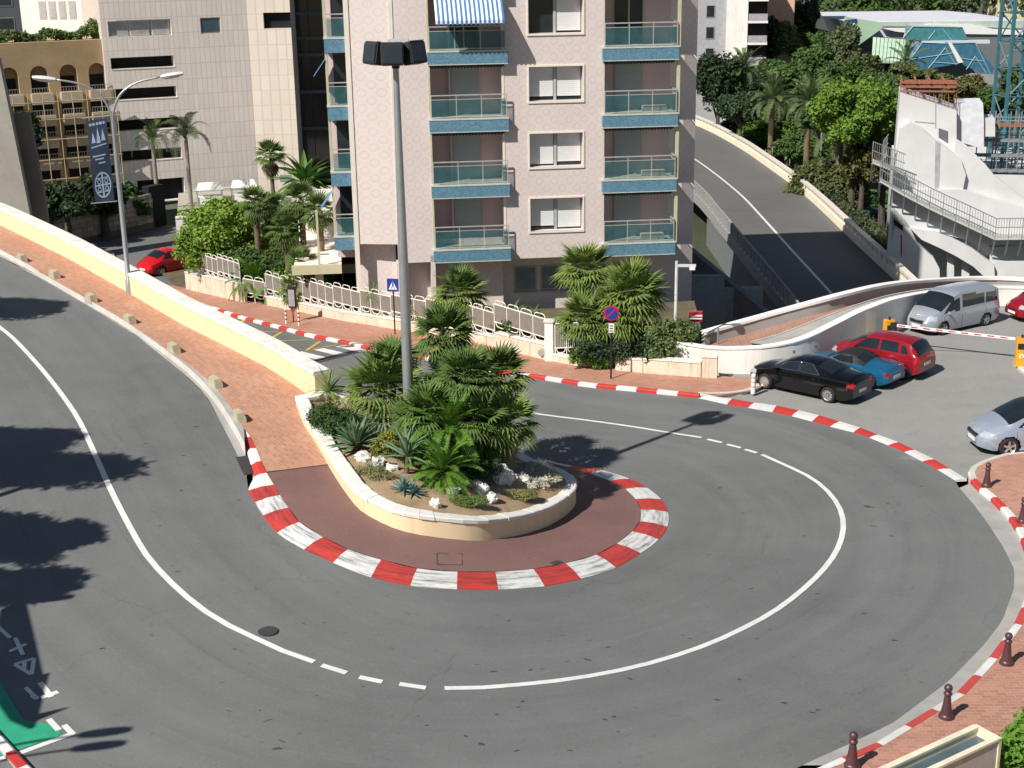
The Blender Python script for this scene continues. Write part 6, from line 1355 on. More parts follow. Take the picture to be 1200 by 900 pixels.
SEDAN = sp(chrome=True,L=4.8,W=1.84,r=.325,wheels=(1.02,3.90),spokes=10,paint=paint('black_car_paint',(.004,.004,.005),.1),
  top=[(0,.78),(.08,1.02),(.2,1.1),(.85,1.16),(1.25,1.32),(1.7,1.44),(2.2,1.475),(2.7,1.44),(3.05,1.33),(3.65,1.03),(4.2,.93),(4.6,.80),(4.75,.66),(4.8,.55)],
  belt=[(0,.95),(1.0,1.0),(2.5,.95),(3.7,.90),(4.8,.6)], hw=[(0,.72),(.12,.84),(.6,.90),(1.3,.92),(3.7,.92),(4.3,.88),(4.65,.76),(4.8,.52)], roofw=[(0,.62),(.8,.68),(1.5,.6),(2.6,.6),(3.4,.70),(4.8,.5)],
  side_windows=[[(1.45,1.04),(2.35,1.03),(2.35,1.38),(1.85,1.36)],[(2.42,1.03),(3.42,.99),(2.98,1.28),(2.42,1.38)]], ws=(2.98,3.6), rear_w=(.95,1.6),
  lamps={'headlamp':(4.35,4.8,.56,.72,.42,.86),'tail_lamp':(0,.26,.76,.9,.58,1)}, mirror=3.3, doors=(1.45,2.38,3.45), handles=(1.7,2.6), grille=(.5,.68,.32))
CONV = sp(L=4.1,W=1.78,r=.31,wheels=(.78,3.28),spokes=6,paint=paint('blue_car_paint',(.012,.115,.23),.12,.2),
  top=[(0,.62),(.06,.84),(.3,.90),(.9,.94),(1.1,1.05),(1.5,1.2),(1.9,1.255),(2.3,1.2),(2.85,.92),(3.6,.80),(3.95,.64),(4.1,.5)],
  belt=[(0,.84),(1.2,.87),(2.8,.85),(3.5,.72),(4.1,.5)], hw=[(0,.66),(.12,.79),(.6,.87),(1.5,.88),(3.0,.88),(3.7,.82),(4.0,.68),(4.1,.5)], roofw=[(0,.58),(1.0,.58),(1.6,.54),(2.3,.56),(2.9,.68),(4.1,.48)],
  side_windows=[[(1.5,.9),(2.65,.88),(2.2,1.12),(1.65,1.14)]], ws=(2.25,2.85), rear_w=(1.05,1.42), soft=(1.0,2.3), lamps={'headlamp':(3.65,4.1,.5,.66,.4,.82),'tail_lamp':(0,.14,.6,.74,.45,1)}, mirror=2.6, doors=(1.55,2.75), handles=(1.75,), grille=(.38,.5,.36), plate_z=(.5,.38))
HATCH = sp(L=3.85,W=1.67,r=.30,wheels=(.62,3.08),spokes=5,paint=paint('red_car_paint',(.26,.008,.016),.12,.1),handle_mat=CHROME,
  top=[(0,.7),(.05,.95),(.16,1.18),(.36,1.42),(.8,1.5),(1.6,1.535),(2.2,1.48),(2.6,1.32),(3.1,1.03),(3.55,.9),(3.78,.72),(3.85,.55)],
  belt=[(0,.98),(1.0,.98),(2.4,.94),(3.2,.86),(3.85,.58)], hw=[(0,.70),(.1,.77),(.5,.82),(1.2,.835),(3.0,.835),(3.5,.78),(3.75,.66),(3.85,.48)], roofw=[(0,.56),(.5,.58),(2.2,.58),(3.0,.66),(3.85,.46)],
  side_windows=[[(.45,1.06),(.75,1.04),(.75,1.34),(.6,1.33)],[(.85,1.03),(1.6,1.02),(1.6,1.43),(.9,1.4)],[(1.68,1.02),(2.75,.98),(2.3,1.33),(1.68,1.44)]], ws=(2.28,3.0), rear_w=(.1,.42), lamps={'headlamp':(3.45,3.85,.64,.80,.4,.8),'tail_lamp':(0,.22,.74,.98,.6,1)}, mirror=2.62, doors=(.8,1.64,2.8), handles=(1.0,1.85), grille=(.5,.62,.36), plate_z=(.62,.42))
VAN = sp(L=4.9,W=1.9,r=.33,wheels=(1.0,3.98),spokes=5,paint=paint('silver_van_paint',(.40,.43,.48),.2,.4),
  top=[(0,.6),(.04,1.2),(.1,1.75),(.3,1.9),(1.2,1.95),(2.8,1.94),(3.2,1.86),(3.6,1.62),(4.15,1.22),(4.55,1.08),(4.8,.86),(4.9,.62)],
  belt=[(0,1.1),(2.6,1.08),(3.4,1.04),(4.2,.98),(4.9,.62)], hw=[(0,.84),(.08,.9),(.5,.94),(2.5,.95),(4.0,.94),(4.5,.86),(4.8,.70),(4.9,.52)], roofw=[(0,.78),(.4,.79),(3.0,.78),(4.2,.8),(4.9,.5)],
  side_windows=[[(.25,1.2),(1.1,1.19),(1.1,1.74),(.32,1.72)],[(1.18,1.19),(2.75,1.17),(2.75,1.76),(1.18,1.75)],[(2.9,1.12),(4.0,1.05),(3.45,1.6),(2.9,1.72)]], ws=(3.3,4.2), rear_w=(.05,.12), lamps={'headlamp':(4.4,4.9,.74,.94,.5,.92),'tail_lamp':(0,.12,.8,1.3,.7,1)}, mirror=3.75, doors=(1.14,2.82,4.05), handles=(2.6,3.0), grille=(.56,.74,.42), plate_z=(.7,.45))
MPV = sp(L=4.7,W=1.85,r=.33,wheels=(.92,3.74),spokes=5,paint=paint('silver_blue_paint',(.38,.43,.53),.18,.4),
  top=[(0,.6),(.05,1.1),(.15,1.5),(.4,1.7),(1.4,1.75),(2.5,1.72),(3.0,1.55),(3.8,1.12),(4.3,.94),(4.6,.74),(4.7,.56)],
  belt=[(0,1.04),(2.5,1.0),(3.4,.95),(4.0,.88),(4.7,.56)], hw=[(0,.8),(.1,.87),(.5,.91),(2.4,.925),(3.8,.92),(4.3,.85),(4.6,.70),(4.7,.5)], roofw=[(0,.66),(.5,.68),(2.5,.67),(3.6,.76),(4.7,.48)],
  side_windows=[[(.3,1.12),(1.15,1.1),(1.15,1.56),(.45,1.54)],[(1.23,1.09),(2.25,1.07),(2.25,1.6),(1.23,1.58)],[(2.33,1.06),(3.5,1.0),(2.85,1.46),(2.33,1.58)]], ws=(2.75,3.78), rear_w=(.05,.3), lamps={'headlamp':(4.2,4.7,.64,.80,.46,.9),'tail_lamp':(0,.2,.8,1.2,.6,1)}, mirror=3.3, doors=(1.2,2.29,3.55), handles=(2.1,2.5), grille=(.54,.68,.4), plate_z=(.6,.44))
BEETLE = sp(L=4.1,W=1.74,r=.32,wheels=(.78,3.3),spokes=6,paint=paint('bright_red_paint',(.45,.008,.012),.2),
  top=[(0,.55),(.06,.72),(.3,.92),(.8,1.16),(1.4,1.42),(1.9,1.49),(2.35,1.42),(2.95,1.03),(3.5,.92),(3.9,.72),(4.1,.5)],
  belt=[(0,.7),(.8,.95),(2.6,.93),(3.3,.84),(4.1,.5)], hw=[(0,.62),(.15,.76),(.7,.86),(2.0,.85),(3.2,.86),(3.8,.76),(4.1,.5)], roofw=[(0,.45),(1.0,.56),(2.2,.56),(3.0,.64),(4.1,.42)],
  side_windows=[[(1.0,1.0),(1.65,.99),(1.65,1.36),(1.3,1.3)],[(1.72,.99),(2.85,.96),(2.4,1.28),(1.72,1.37)]], ws=(2.4,2.95), rear_w=(.72,1.35), lamps={'headlamp':(3.6,4.1,.55,.78,.4,.8),'tail_lamp':(0,.2,.55,.75,.5,1)}, mirror=2.7, doors=(1.6,2.85), handles=(1.8,), grille=(.36,.46,.3), plate_z=(.5,.36))
HATCH2 = {k:v for k,v in HATCH.items() if not k.startswith('_')}
def cz(x,y,z=None): return Vector((x,y,(gz(x,y) if z is None else z)))
make_car('parked_car', SEDAN, 'black four door saloon parked nearest the painted kerb', cz(11.05,49.75), R(137), .93, 'cars in the car park')
make_car('parked_car', CONV, 'blue convertible with black soft top parked between black and red car', cz(12.95,51.25), R(137), .95, 'cars in the car park')
make_car('parked_car', HATCH, 'dark red hatchback parked behind the blue convertible', cz(14.4,52.35), R(138), 1.0, 'cars in the car park')
make_car('van', VAN, 'silver passenger van waiting behind the barrier arm', cz(19.05,58.6), R(212), .89, 'cars in the car park', 'van')
make_car('parked_car', HATCH2, 'bright red car at the right edge behind the silver van', cz(23.7,59.9), R(196), .95, 'cars in the car park')
make_car('people_carrier', MPV, 'silver blue people carrier at the right edge entering the road', cz(17.15,43.0), R(184), .96, 'cars in the car park', 'car')
rwp = atz(188,323,-2.75); make_car('parked_car', BEETLE, 'bright red coupe driving on the lower road at left', Vector((-20.9,84.3,gz(-20.9,84.3,'l'))), R(52), 1.0)
# barrier and ticket machines
ORG = mat('orange_yellow_steel',(.72,.34,.02),.45,.06,4,40,.03)
def machine(loc, label, az, arm=False):
    t = empty('barrier_machine', loc, az, label, 'machine', 'orange barrier machines'); MB().box(-.2,.2,-.17,.17,0,1.15).build('housing', ORG, t, bevel=.025); MB().box(-.16,.16,-.185,-.172,.72,.95).build('display', TRIM, t)
    MB().lathe([(.05,0),(.05,.1),(.01,.13)],10,(0,0,1.15)).build('beacon', TRIM, t); disc(.09,-.19,SWH,'round_emblem',t,.45); disc(.05,-.2,ORG,'emblem_core',t,.45); return t
ml = atz(1012.5,399,0.02); ml = Vector((15.55,55.6,.05)); machine(ml, 'orange ticket machine behind the red hatchback', R(10))
mr = g(1195,429,.1); machine(mr, 'orange barrier machine at the right edge on its brick island', R(-12))
ba = Vector((15.7,55.45,1.0)); bb = atz(1190,397,1.05)
t = empty('car_park_barrier', ba, 0, 'white car park barrier boom with red marks across the car park lane', 'barrier'); d = bb-ba; MB().box(0,1,-.03,.03,-.05,.05).build('boom', SWH, t); bo = t.children[0] if t.children else None
bo = [o for o in bpy.data.objects if o.parent == t][0]; L = d.length; bo.scale = (L,1,1); t.rotation_euler = (0,-math.asin(d.z/L),math.atan2(d.y,d.x))
for k in range(9): MB().box(L*(.04+.105*k),L*(.04+.105*k)+.28,-.034,.034,-.02,.03).build('red_mark', RED, t)
MB().box(-.12,.12,-.12,.12,-.95,.12).build('pivot_post', TRIM, t, bevel=.02)
ik = [g(a,b,0) for a,b in [(1215,416),(1195,417),(1187,424),(1190,432),(1205,441),(1230,449)]]
std_kerb('kerb_stone', ik, (CONC,CONC), 'machine_island_kerb', side=1, n=6)
struct(sheet('machine_island', [p[:2] for p in ik]+[(p.x+.5,p.y) for p in ik[::-1][:1]], lambda x,y: gz(x,y)+.11, .8, BRICK3))
t = empty('guard_post', Vector((13.5,56.2,.1)), 0, 'dark round mirror post beyond the red hatchback', 'post'); MB().tube([(0,0,0),(0,0,1.0)],.05,6).lathe([(.02,.95),(.16,1.0),(.18,1.1),(.1,1.22),(.02,1.26)],12).build('post', TRIM, t)
# saw cut line in the car park
P = [g(a,b,0) for a,b in [(1085,410),(1150,413),(1190,416)]]
ribbon('saw_cut', P, .05, PATCH, carpark, .004, None, .8)
# ================================================================== white concrete building under construction, right
class Fac:
    """facade plane through O at angle ang; maps traced points to local (u,z)"""
    def __init__(s, O, ang): s.O = Vector((O[0],O[1],0)); s.a = ang; s.e = Vector((math.cos(ang),math.sin(ang),0)); s.n = Vector((s.e.y,-s.e.x,0)); s.base = O[2]
    def __call__(s, px, py, off=0.0):
        d = ray(px,py); q = s.O + s.n*off; t_ = (q-Vector((0,0,CAMZ))).dot(s.n)/d.dot(s.n); p = Vector((0,0,CAMZ))+d*t_; return ((p-q).dot(s.e), p.z-s.base)
    def poly(s, pts, off, th, mb=None):
        """extruded outline: front at distance off before the plane, thickness th"""
        mb = mb or MB(); P = [s(x,y,off) for x,y in pts]; n = len(P)
        vs = [(u,-off,z) for u,z in P]+[(u,-off+th,z) for u,z in P]
        A = sum(P[i][0]*P[(i+1)%n][1]-P[(i+1)%n][0]*P[i][1] for i in range(n)); fs = [tuple(range(n)),tuple(range(2*n-1,n-1,-1))]+[(i,n+i,n+(i+1)%n,(i+1)%n) for i in range(n)]
        if A < 0: fs = [f[::-1] for f in fs]
        return mb.add(vs, fs)
WF = Fac((23.5,84.2,-7.0), R(-14))
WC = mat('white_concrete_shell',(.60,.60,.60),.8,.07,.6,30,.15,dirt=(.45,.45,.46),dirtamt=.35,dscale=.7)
t = empty('concrete_building', (23.5,84.2,-7), R(-14), 'white concrete building under construction with sweeping curved walls at right', 'building')
WF.poly([(1055,108),(1098,122),(1121,130),(1121,180),(1090,185),(1046,240),(1049,180)], 0, 4).build('tower_wall', WC, t)
WF.poly([(1121,121.5),(1152,121),(1153,140),(1153,175),(1121,165)], -.6, 3).build('tower_wall', mat('white_concrete_side',(.62,.63,.66),.8), t)
WF.poly([(1153,138),(1166,139),(1166,160),(1153,160)], -.8, 2).build('upper_block', WC, t)
WF.poly([(1048,205),(1055,150),(1066,144),(1082,152),(1094,163),(1110,174),(1126,187),(1132,205),(1128,225),(1048,240)], .7, .65).build('sweeping_wall', WC, t, fix=True)
WF.poly([(1121,163),(1132,170),(1143,181),(1154,192),(1165,205),(1182,219),(1200,233),(1240,262),(1240,300),(1125,300),(1115,200)], .35, .3).build('sweeping_wall', WC, t, fix=True)
WF.poly([(1046.5,222),(1128,222),(1240,258),(1240,285),(1160,288),(1120,278),(1092,270),(1068,268),(1050,262),(1044,285)], .9, .5).build('lower_wall', WC, t, fix=True)
WF.poly([(1044.5,240),(1064,262),(1067,268),(1075,285),(1094,302),(1101,315),(1102,360),(1034,360)], .9, .8).build('lower_wall', WC, t, fix=True)
WF.poly([(1066,267),(1092,271),(1118,280),(1140,292),(1165,311),(1166,330),(1160,330),(1140,312),(1120,300),(1100,290),(1080,281)], 1.2, .6).build('arched_band', WC, t, fix=True)
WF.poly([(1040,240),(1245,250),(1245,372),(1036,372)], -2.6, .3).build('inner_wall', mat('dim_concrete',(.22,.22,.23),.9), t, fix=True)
WF.poly([(1160,290),(1245,283),(1245,380),(1160,380)], .8, .8).build('lower_wall', WC, t, fix=True)
for a,b in ((1110,1118),(1127,1136),(1148,1158)): WF.poly([(a,300),(b,303),(b,360),(a,360)], .3, .7).build('column', WC, t, fix=True)
WF.poly([(1100,150),(1111,154),(1111,168),(1100,161)], .02, .3).build('slot_window', mat('slot_grey',(.12,.12,.14),.7), t, fix=True)
WF.poly([(1047,257),(1058,265),(1058,271),(1048,263)], 1.0, .12).build('slot_window', DARKIN, t, fix=True)
WF.poly([(1055.5,275),(1057,276),(1057,300),(1055.5,299)], .95, .06).build('red_pipe', RED, t, fix=True)
MB().box(-.2,24,1.5,14,0,9.5).build('core', WC, t)
WF.poly([(1096,165),(1102,168),(1101,205),(1099,232),(1095,232)], .72, .02).build('water_stain', mat('grey_stain',(.36,.36,.37),.9,.2,2,10,.1), t, fix=True)
for q in ([(1096,112),(1096.8,112),(1096.8,150),(1096,150)],[(1072,142),(1096,144),(1096,144.8),(1072,142.8)]): WF.poly(q, .03, .05).build('panel_joint', mat('joint_grey',(.3,.3,.31),.9), t, fix=True)
# walkway on brackets
wt = empty('walkway', (23.5,84.2,-7), R(-14), 'grey steel walkway with railings climbing round the white concrete building', 'walkway')
def deckrun(pts, off0, off1, rail=True, rh=1.15, n=6):
    P = [WF(x,y,off1) for x,y in pts]; Q = resample([(u,0,z) for u,z in P], n=n)
    for a,b in zip(Q,Q[1:]):
        MB().add([(a.x+.01,-off0,a.z),(b.x-.01,-off0,b.z),(b.x-.01,-off1,b.z),(a.x+.01,-off1,a.z),(a.x+.01,-off0,a.z-.12),(b.x-.01,-off0,b.z-.12),(b.x-.01,-off1,b.z-.12),(a.x+.01,-off1,a.z-.12)],[(0,1,2,3),(7,6,5,4),(0,4,5,1),(1,5,6,2),(2,6,7,3),(3,7,4,0)]).build('deck_plate', mat('deck_grey',(.48,.48,.46),.7), wt)
        if rail:
            for zz in (rh,rh*.55): MB().tube([(a.x,-off1,a.z+zz),(b.x,-off1,b.z+zz)],.03,5).build('rail', METAL, wt)
            for k in range(5): c = a.lerp(b,k/5); MB().tube([(c.x,-off1,c.z),(c.x,-off1,c.z+rh)],.03 if k==0 else .016,5).build('baluster', METAL, wt)
        MB().tube([(a.x,-off1+.1,a.z-.15),(a.x,-off0,a.z-1.3)],.05,5).build('bracket', METAL, wt)
deckrun([(1022,189),(1060,204)], .75, 1.9, n=3); deckrun([(1031,211),(1062,229),(1095,246),(1130,262),(1166,279)], .95, 2.1, n=9); deckrun([(1166,279),(1245,278)], .95, 2.1, n=5); deckrun([(1034,188),(1040,180)], -.2, 1.0, n=1)
# rusty formwork on the tower
ft = empty('formwork', (23.5,84.2,-7), R(-14), 'rust red timber formwork and rebar on top of the white tower', 'formwork'); RUST = mat('rust_red_timber',(.30,.12,.07),.8,.2,4,20,.2)
u0,z0 = WF(1055,109); u1,z1 = WF(1121,130)
rf = random.Random(2)
for k in range(5): s_ = k/4; MB().box(u0,u1,.3+.7*k,.38+.7*k,z0+.15+.3*rf.random(),z0+.5).build('beam', RUST, ft)
for k in range(16): u = u0+(u1-u0)*k/15; zz = z0+(z1-z0)*k/15; MB().tube([(u,.2,zz-.2),(u+rf.uniform(-.1,.1),.2,zz+rf.uniform(.5,1.1))],.025,4).build('rebar', RUST, ft)
for k in range(3): MB().box(u0,u0+(u1-u0)*.95,.1,.18,z0-.25*k+.55,z0-.25*k+.65).build('edge_board', RUST, ft)
for k in range(4): MB().box(u0+k*.8,u0+k*.8+.1,.15,3.4,z0+.62,z0+.74).build('cross_beam', RUST, ft)
# blue scaffold towers behind the sweep
st_ = empty('blue_scaffold', (23.5,84.2,-7), R(-14), 'blue green scaffold towers inside the concrete building at right edge', 'scaffold'); BSC = mat('blue_scaffold_paint',(.06,.25,.33),.6,.15,4); GSC = mat('grey_scaffold',(.22,.24,.25),.6)
ua,za = WF(1160,235,-3); ub,zb = WF(1210,140,-3)
for i in range(7):
    for y in (2.2,4.0): u = ua+(ub-ua+1.5)*i/6; MB().tube([(u,y,5),(u,y,zb+.4)],.05,5).build('standard', BSC if i%2 else GSC, st_)
for j in range(7):
    z = 7.5+(zb-7.5)*j/6
    for y in (2.2,4.0): MB().tube([(ua,y,z),(ub+1.5,y,z)],.04,5).build('ledger', BSC if j%3 else GSC, st_)
    if j < 6:
        for i in range(6): u = ua+(ub-ua+1.5)*i/6; MB().tube([(u,2.2,z),(u+(ub-ua+1.5)/6,2.2,z+(zb-7.5)/6)],.03,4).build('brace', GSC, st_)
u2,z2 = WF(1128,150,-3); 
for k in range(4): MB().box(u2+.1,ub,1.5,2.1,z2+.3-.02-k*.9,z2+.42-k*.9).build('platform', GSC if k else RUST, st_)
for k in range(6): MB().tube([(u2+.2+k*.6,1.5,z2-2.4),(u2+.2+k*.6,1.5,z2+1.2)],.035,5).build('standard', GSC, st_)
# tower crane mast
cq = aty(1185,140,90); cr = empty('crane_mast', (cq.x,cq.y,-7), R(8), 'blue green lattice crane mast rising at the right edge', 'crane'); CRM = mat('crane_blue_green',(.05,.15,.19),.5,.15,3); h2 = .85
for x,y in ((-h2,-h2),(h2,-h2),(h2,h2),(-h2,h2)): MB().box(x-.09,x+.09,y-.09,y+.09,0,34).build('leg', CRM, cr)
for k in range(20):
    z = k*1.7
    for (a,b) in (((-h2,-h2),(h2,-h2)),((h2,-h2),(h2,h2)),((h2,h2),(-h2,h2)),((-h2,h2),(-h2,-h2))):
        if k%2: a,b = b,a
        MB().tube([(a[0],a[1],z),(b[0],b[1],z+1.7)],.05,4).tube([(a[0],a[1],z),(b[0],b[1],z)],.045,4).build('lattice_brace', CRM, cr)

# ================================================================== park, trees
PZ = -6.9
struct(MB().quad((-6,95,PZ),(120,85,PZ),(140,300,PZ),(-20,300,PZ)).build('park_ground', mat('park_floor',(.05,.06,.03),.95,.4,.08,2,0)))
lawn = struct(sheet('lawn', [p[:2] for p in [atz(x,y,PZ) for x,y in [(965,250),(975,268),(1000,269),(1060,268),(1075,240),(1050,222),(1000,222)]]], lambda x,y: PZ+.05, 3, mat('lawn_grass',(.10,.19,.03),.95,.25,.5,8,.3)))
prd = [atz(x,y,PZ) for x,y in [(960,275),(1000,271.5),(1075,268.5),(1120,300),(1060,330),(960,330)]]
struct(MB().quad(*[Vector((p.x,p.y,PZ+.03)) for p in prd]).build('park_road', ASPH3, fix=True))
def tree(name, label, px_, py_, Y, rxp, rzp, m, n, leaf, seed, cat='tree', group='trees in the park', blobs=4, trunk=True, gzb=PZ, flat=False, **kw):
    c = aty(px_,py_,Y); s_ = Y/1640*1.0; rx = rxp*s_; rz = rzp*s_; r_ = random.Random(seed); H = c.z-gzb
    t = empty(name, Vector((c.x,c.y,gzb)), 0, label, cat, group)
    bl = [(0,0,H,rx*.62,rx*.6,rz*.7)]
    for k in range(blobs+2):
        a = k*2*math.pi/(blobs+2)+r_.uniform(-.4,.4); d = r_.uniform(.42,.62)
        bl.append((rx*d*math.cos(a), rx*d*math.sin(a), H+rz*r_.uniform(-.45,.35), rx*r_.uniform(.34,.5), rx*r_.uniform(.34,.5), rz*r_.uniform(.38,.55)))
    cloud_obj('crown', bl, int(n*1.25), leaf*1.35, seed, m, t, **kw)
    if trunk:
        mb = MB().tube([(0,0,-.3),(r_.uniform(-.2,.2),r_.uniform(-.2,.2),H*.4),(0,0,max(.5,H-rz*.2))],[.32,.25,.12],8)
        mb.build('trunk', BARK, t)
        for b in bl[1:5]: MB().tube([(0,0,max(.3,H-rz*.8)),(b[0]*.5,b[1]*.5,H-rz*.4),(b[0],b[1],b[2])],[.14,.1,.04],6).build('limb', BARK, t)
    return t
rs = random.Random(99)
tree('umbrella_pine', 'big bright green umbrella pine left of the white tower', 1003,128,108,58,44,G_PINE,40000,.12,201,blobs=8)
tree('umbrella_pine', 'bright umbrella pine crown at right of the first, touching the white tower', 1040,165,108,26,40,G_PINE,9000,.13,202)
tree('round_tree', 'bright bushy tree beside the upper bend of the viaduct parapet', 898,150,146,42,30,leafmat('fresh_leaf',(.085,.16,.03)),16000,.13,203,blobs=6)
tree('round_tree', 'large olive green tree below the umbrella pine above the lawn', 970,222,113,56,48,G_OLIVE,34000,.13,204,blobs=7)
tree('round_tree', 'olive coloured tree right of the large one beside the walkway', 1012,192,107,30,34,leafmat('brown_olive_leaf',(.10,.10,.035)),9000,.13,205)
tree('dark_tree', 'tall dark shaded tree against the right edge of the pink block', 842,100,150,34,50,G_DARK,15000,.17,206,blobs=6)
tree('dark_tree', 'dark tree mass in front of the white apartment block', 868,128,140,32,26,G_DARK,9000,.16,207)
tree('round_tree', 'mid green tree in the centre of the park top', 958,75,170,34,34,G_TREE,12000,.2,208)
tree('round_tree', 'grey green tree near the conference centre roof edge', 985,52,178,26,30,leafmat('grey_green_leaf',(.09,.12,.06)),9000,.2,209)
tree('round_tree', 'tree before the striped green roof', 1008,80,160,26,28,G_OLIVE,8000,.19,210)
tree('round_tree', 'pale green tree beside the orange building', 918,42,190,26,26,leafmat('pale_tree_leaf',(.14,.18,.07)),9000,.22,211)
tree('dark_tree', 'dark conifer like tree next to the white apartment block', 895,55,180,22,44,G_DARK,9000,.2,212)
tree('dark_tree', 'dark tree right of the pale green tree', 942,28,200,22,36,G_DARK,8000,.22,213)
tree('round_tree', 'small tree under the date palms in the park middle', 925,95,155,30,22,G_TREE,8000,.18,214)
tree('round_tree', 'tree over the parking lane in the park', 905,85,165,30,20,G_BUSH,7000,.19,215)
tree('round_tree', 'green tree between the umbrella pine and the date palm', 968,112,130,28,26,G_TREE,9000,.15,216)
tree('round_tree', 'bushy tree in front of the glass pyramids', 1060,86,150,26,16,G_OLIVE,6000,.17,217)
tree('round_tree', 'brown green tree behind the rusty formwork', 1130,105,140,26,20,leafmat('brown_olive_leaf',(.10,.10,.035)),6000,.16,218)
tree('round_tree', 'low tree right of the glass pyramids behind the crane', 1160,118,135,26,20,G_TREE,6000,.16,219)
tree('round_tree', 'tree at the right end behind the crane mast', 1195,100,140,26,34,G_TREE,7000,.17,220)
for a,b,Y,h_,n_,lb in [(905,118,132,5.5,44,'spreading date palm in the middle of the park'),(948,122,122,5.0,46,'date palm left of the umbrella pine'),(872,82,150,6.0,34,'date palm before the white apartment block'),(985,160,112,3.0,24,'date palm in front of the umbrella pine'),(1062,75,165,4,26,'small date palm at the glass pyramids')]:
    q = aty(a,b,Y); palm('date_palm', lb, Vector((q.x,q.y,PZ)), max(2.5,q.z-PZ), .28, DATE, n_, 1.15, rs, 'palm', 'date palms in the park', em=(-.7,1.3))
for a,b,Y,lb in [(914,193,130,'left cactus like plant with upright pads above the viaduct parapet'),(940,176,132,'right cactus like plant with upright pads above the viaduct parapet')]:
    q = aty(a,b,Y); t = empty('cactus', Vector((q.x,q.y,PZ)), 0, lb, 'cactus', 'cacti beside the viaduct'); r_ = random.Random(a)
    MB().tube([(0,0,0),(0,0,q.z-PZ-1)],.3,7).build('stem', leafmat('cactus_skin',(.16,.22,.12)), t)
    for k in range(34):
        x,y,z = r_.uniform(-1.5,1.5),r_.uniform(-1,1),q.z-PZ+r_.uniform(-2.2,1.3); M_ = Matrix.Translation((x,y,z))@Matrix.Rotation(r_.uniform(0,3),4,'Z')@Matrix.Rotation(r_.uniform(-.5,.5),4,'Y'); mb = MB().lathe([(.01,-.45),(.16,-.3),(.22,0),(.18,.3),(.02,.45)],7); mb.v = [tuple(M_@Vector((v[0],v[1]*.3,v[2]))) for v in mb.v]; mb.build('pad', leafmat('cactus_skin',(.16,.22,.12)), t, smooth='all')
bush('ivy', 'dark green and purple creeper along the outside of the viaduct parapet', Vector((25.6,102,PZ)), [(-.3,-14+k*3.2,3.4-.05*k,.9,1.9,1.3) for k in range(12)], 14000, .13, leafmat('creeper_leaf',(.06,.075,.04)), 231, 'shrub', None, False)
bush('hedge', 'low dark clipped shrub on the lawn by the parked dark car', atz(990,240,PZ), [(0,0,.5,2.6,1.0,.7),(3,.3,.5,2.0,1.0,.6),(-2.5,.2,.6,1.6,1,.7)], 6000, .12, G_BUSH, 232, 'hedge', None, False)
for k,(a,b,Y,rx,rz,m,lb) in enumerate([(940,172,130,36,26,G_TREE,'green bush between the cacti and the umbrella pine'),(912,140,146,30,20,G_OLIVE,'olive bush behind the bright bushy tree'),(866,148,152,22,18,G_BUSH,'dark bush at the pink block corner above the viaduct'),(880,105,160,40,22,G_DARK,'dark tree in the middle distance before the apartment block'),(985,90,150,30,22,G_TREE,'green tree right behind the umbrella pine'),(945,55,190,30,24,G_TREE,'green tree crown in the park background'),(1035,98,140,30,16,G_TREE,'green tree crown left of the rusty formwork'),(1090,92,150,30,14,G_OLIVE,'olive tree crown below the glass pyramids'),(1000,20,225,40,14,G_TREE,'far tree left of the conference centre roof'),(960,140,118,26,20,G_TREE,'green tree in front of the date palm left of the umbrella pine')]):
    tree('round_tree', lb, a,b,Y,rx,rz,m,8000,.15*Y/130,320+k)
cloud = tag(cloud_obj('undergrowth', [(x,y,PZ+.6,3.2,3.2,1.1) for x,y in [(24+6*(k%5)+rs.uniform(-2,2), 102+9*(k//5)+rs.uniform(-3,3)) for k in range(40)] if not (24 < x < 46 and 104 < y < 137)], 30000, .22, 350, G_BUSH, ncl=14), 'dense green undergrowth filling the park floor beneath the trees', 'shrubs', None, 'stuff')
# cars and park lamps
DKCAR = {k:v for k,v in SEDAN.items() if not k.startswith('_')}; DKCAR['paint'] = paint('dark_green_car_paint',(.02,.03,.028),.25)
q = atz(1005,261,PZ); make_car('parked_car', DKCAR, 'dark car parked on the park lane by the lawn', Vector((q.x,q.y,PZ+.05)), R(175), 1.0, 'cars in the park')
CC = [paint('grey_car_paint',(.2,.21,.23),.25), paint('white_car_paint',(.6,.6,.6),.25), paint('blue_grey_car_paint',(.06,.08,.14),.25)]
for k,(a,b,lb) in enumerate([(925,100,'small grey car in the parking lane under park trees'),(938,92,'small white car in the parking lane under park trees'),(950,84,'small dark blue car in the parking lane under park trees')]):
    S_ = {kk:v for kk,v in HATCH.items() if not kk.startswith('_')}; S_['paint'] = CC[k]; q = atz(a,b,PZ); make_car('parked_car', S_, lb, Vector((q.x,min(q.y,215),PZ)), R(20), 1.1, 'cars in the park')
for k,(a,b,Y,arms,lb) in enumerate([(952,98,128,(-1,),'street lamp with arm to the left among the park trees'),(985,98,128,(1,),'street lamp with arm to the right above the umbrella pine')]):
    q = aty(a+(14 if k==0 else 0),b,Y); street_lamp(Vector((q.x,q.y,PZ)), q.z-PZ, arms, lb, 'street lamps in the park', 0, 2.2)
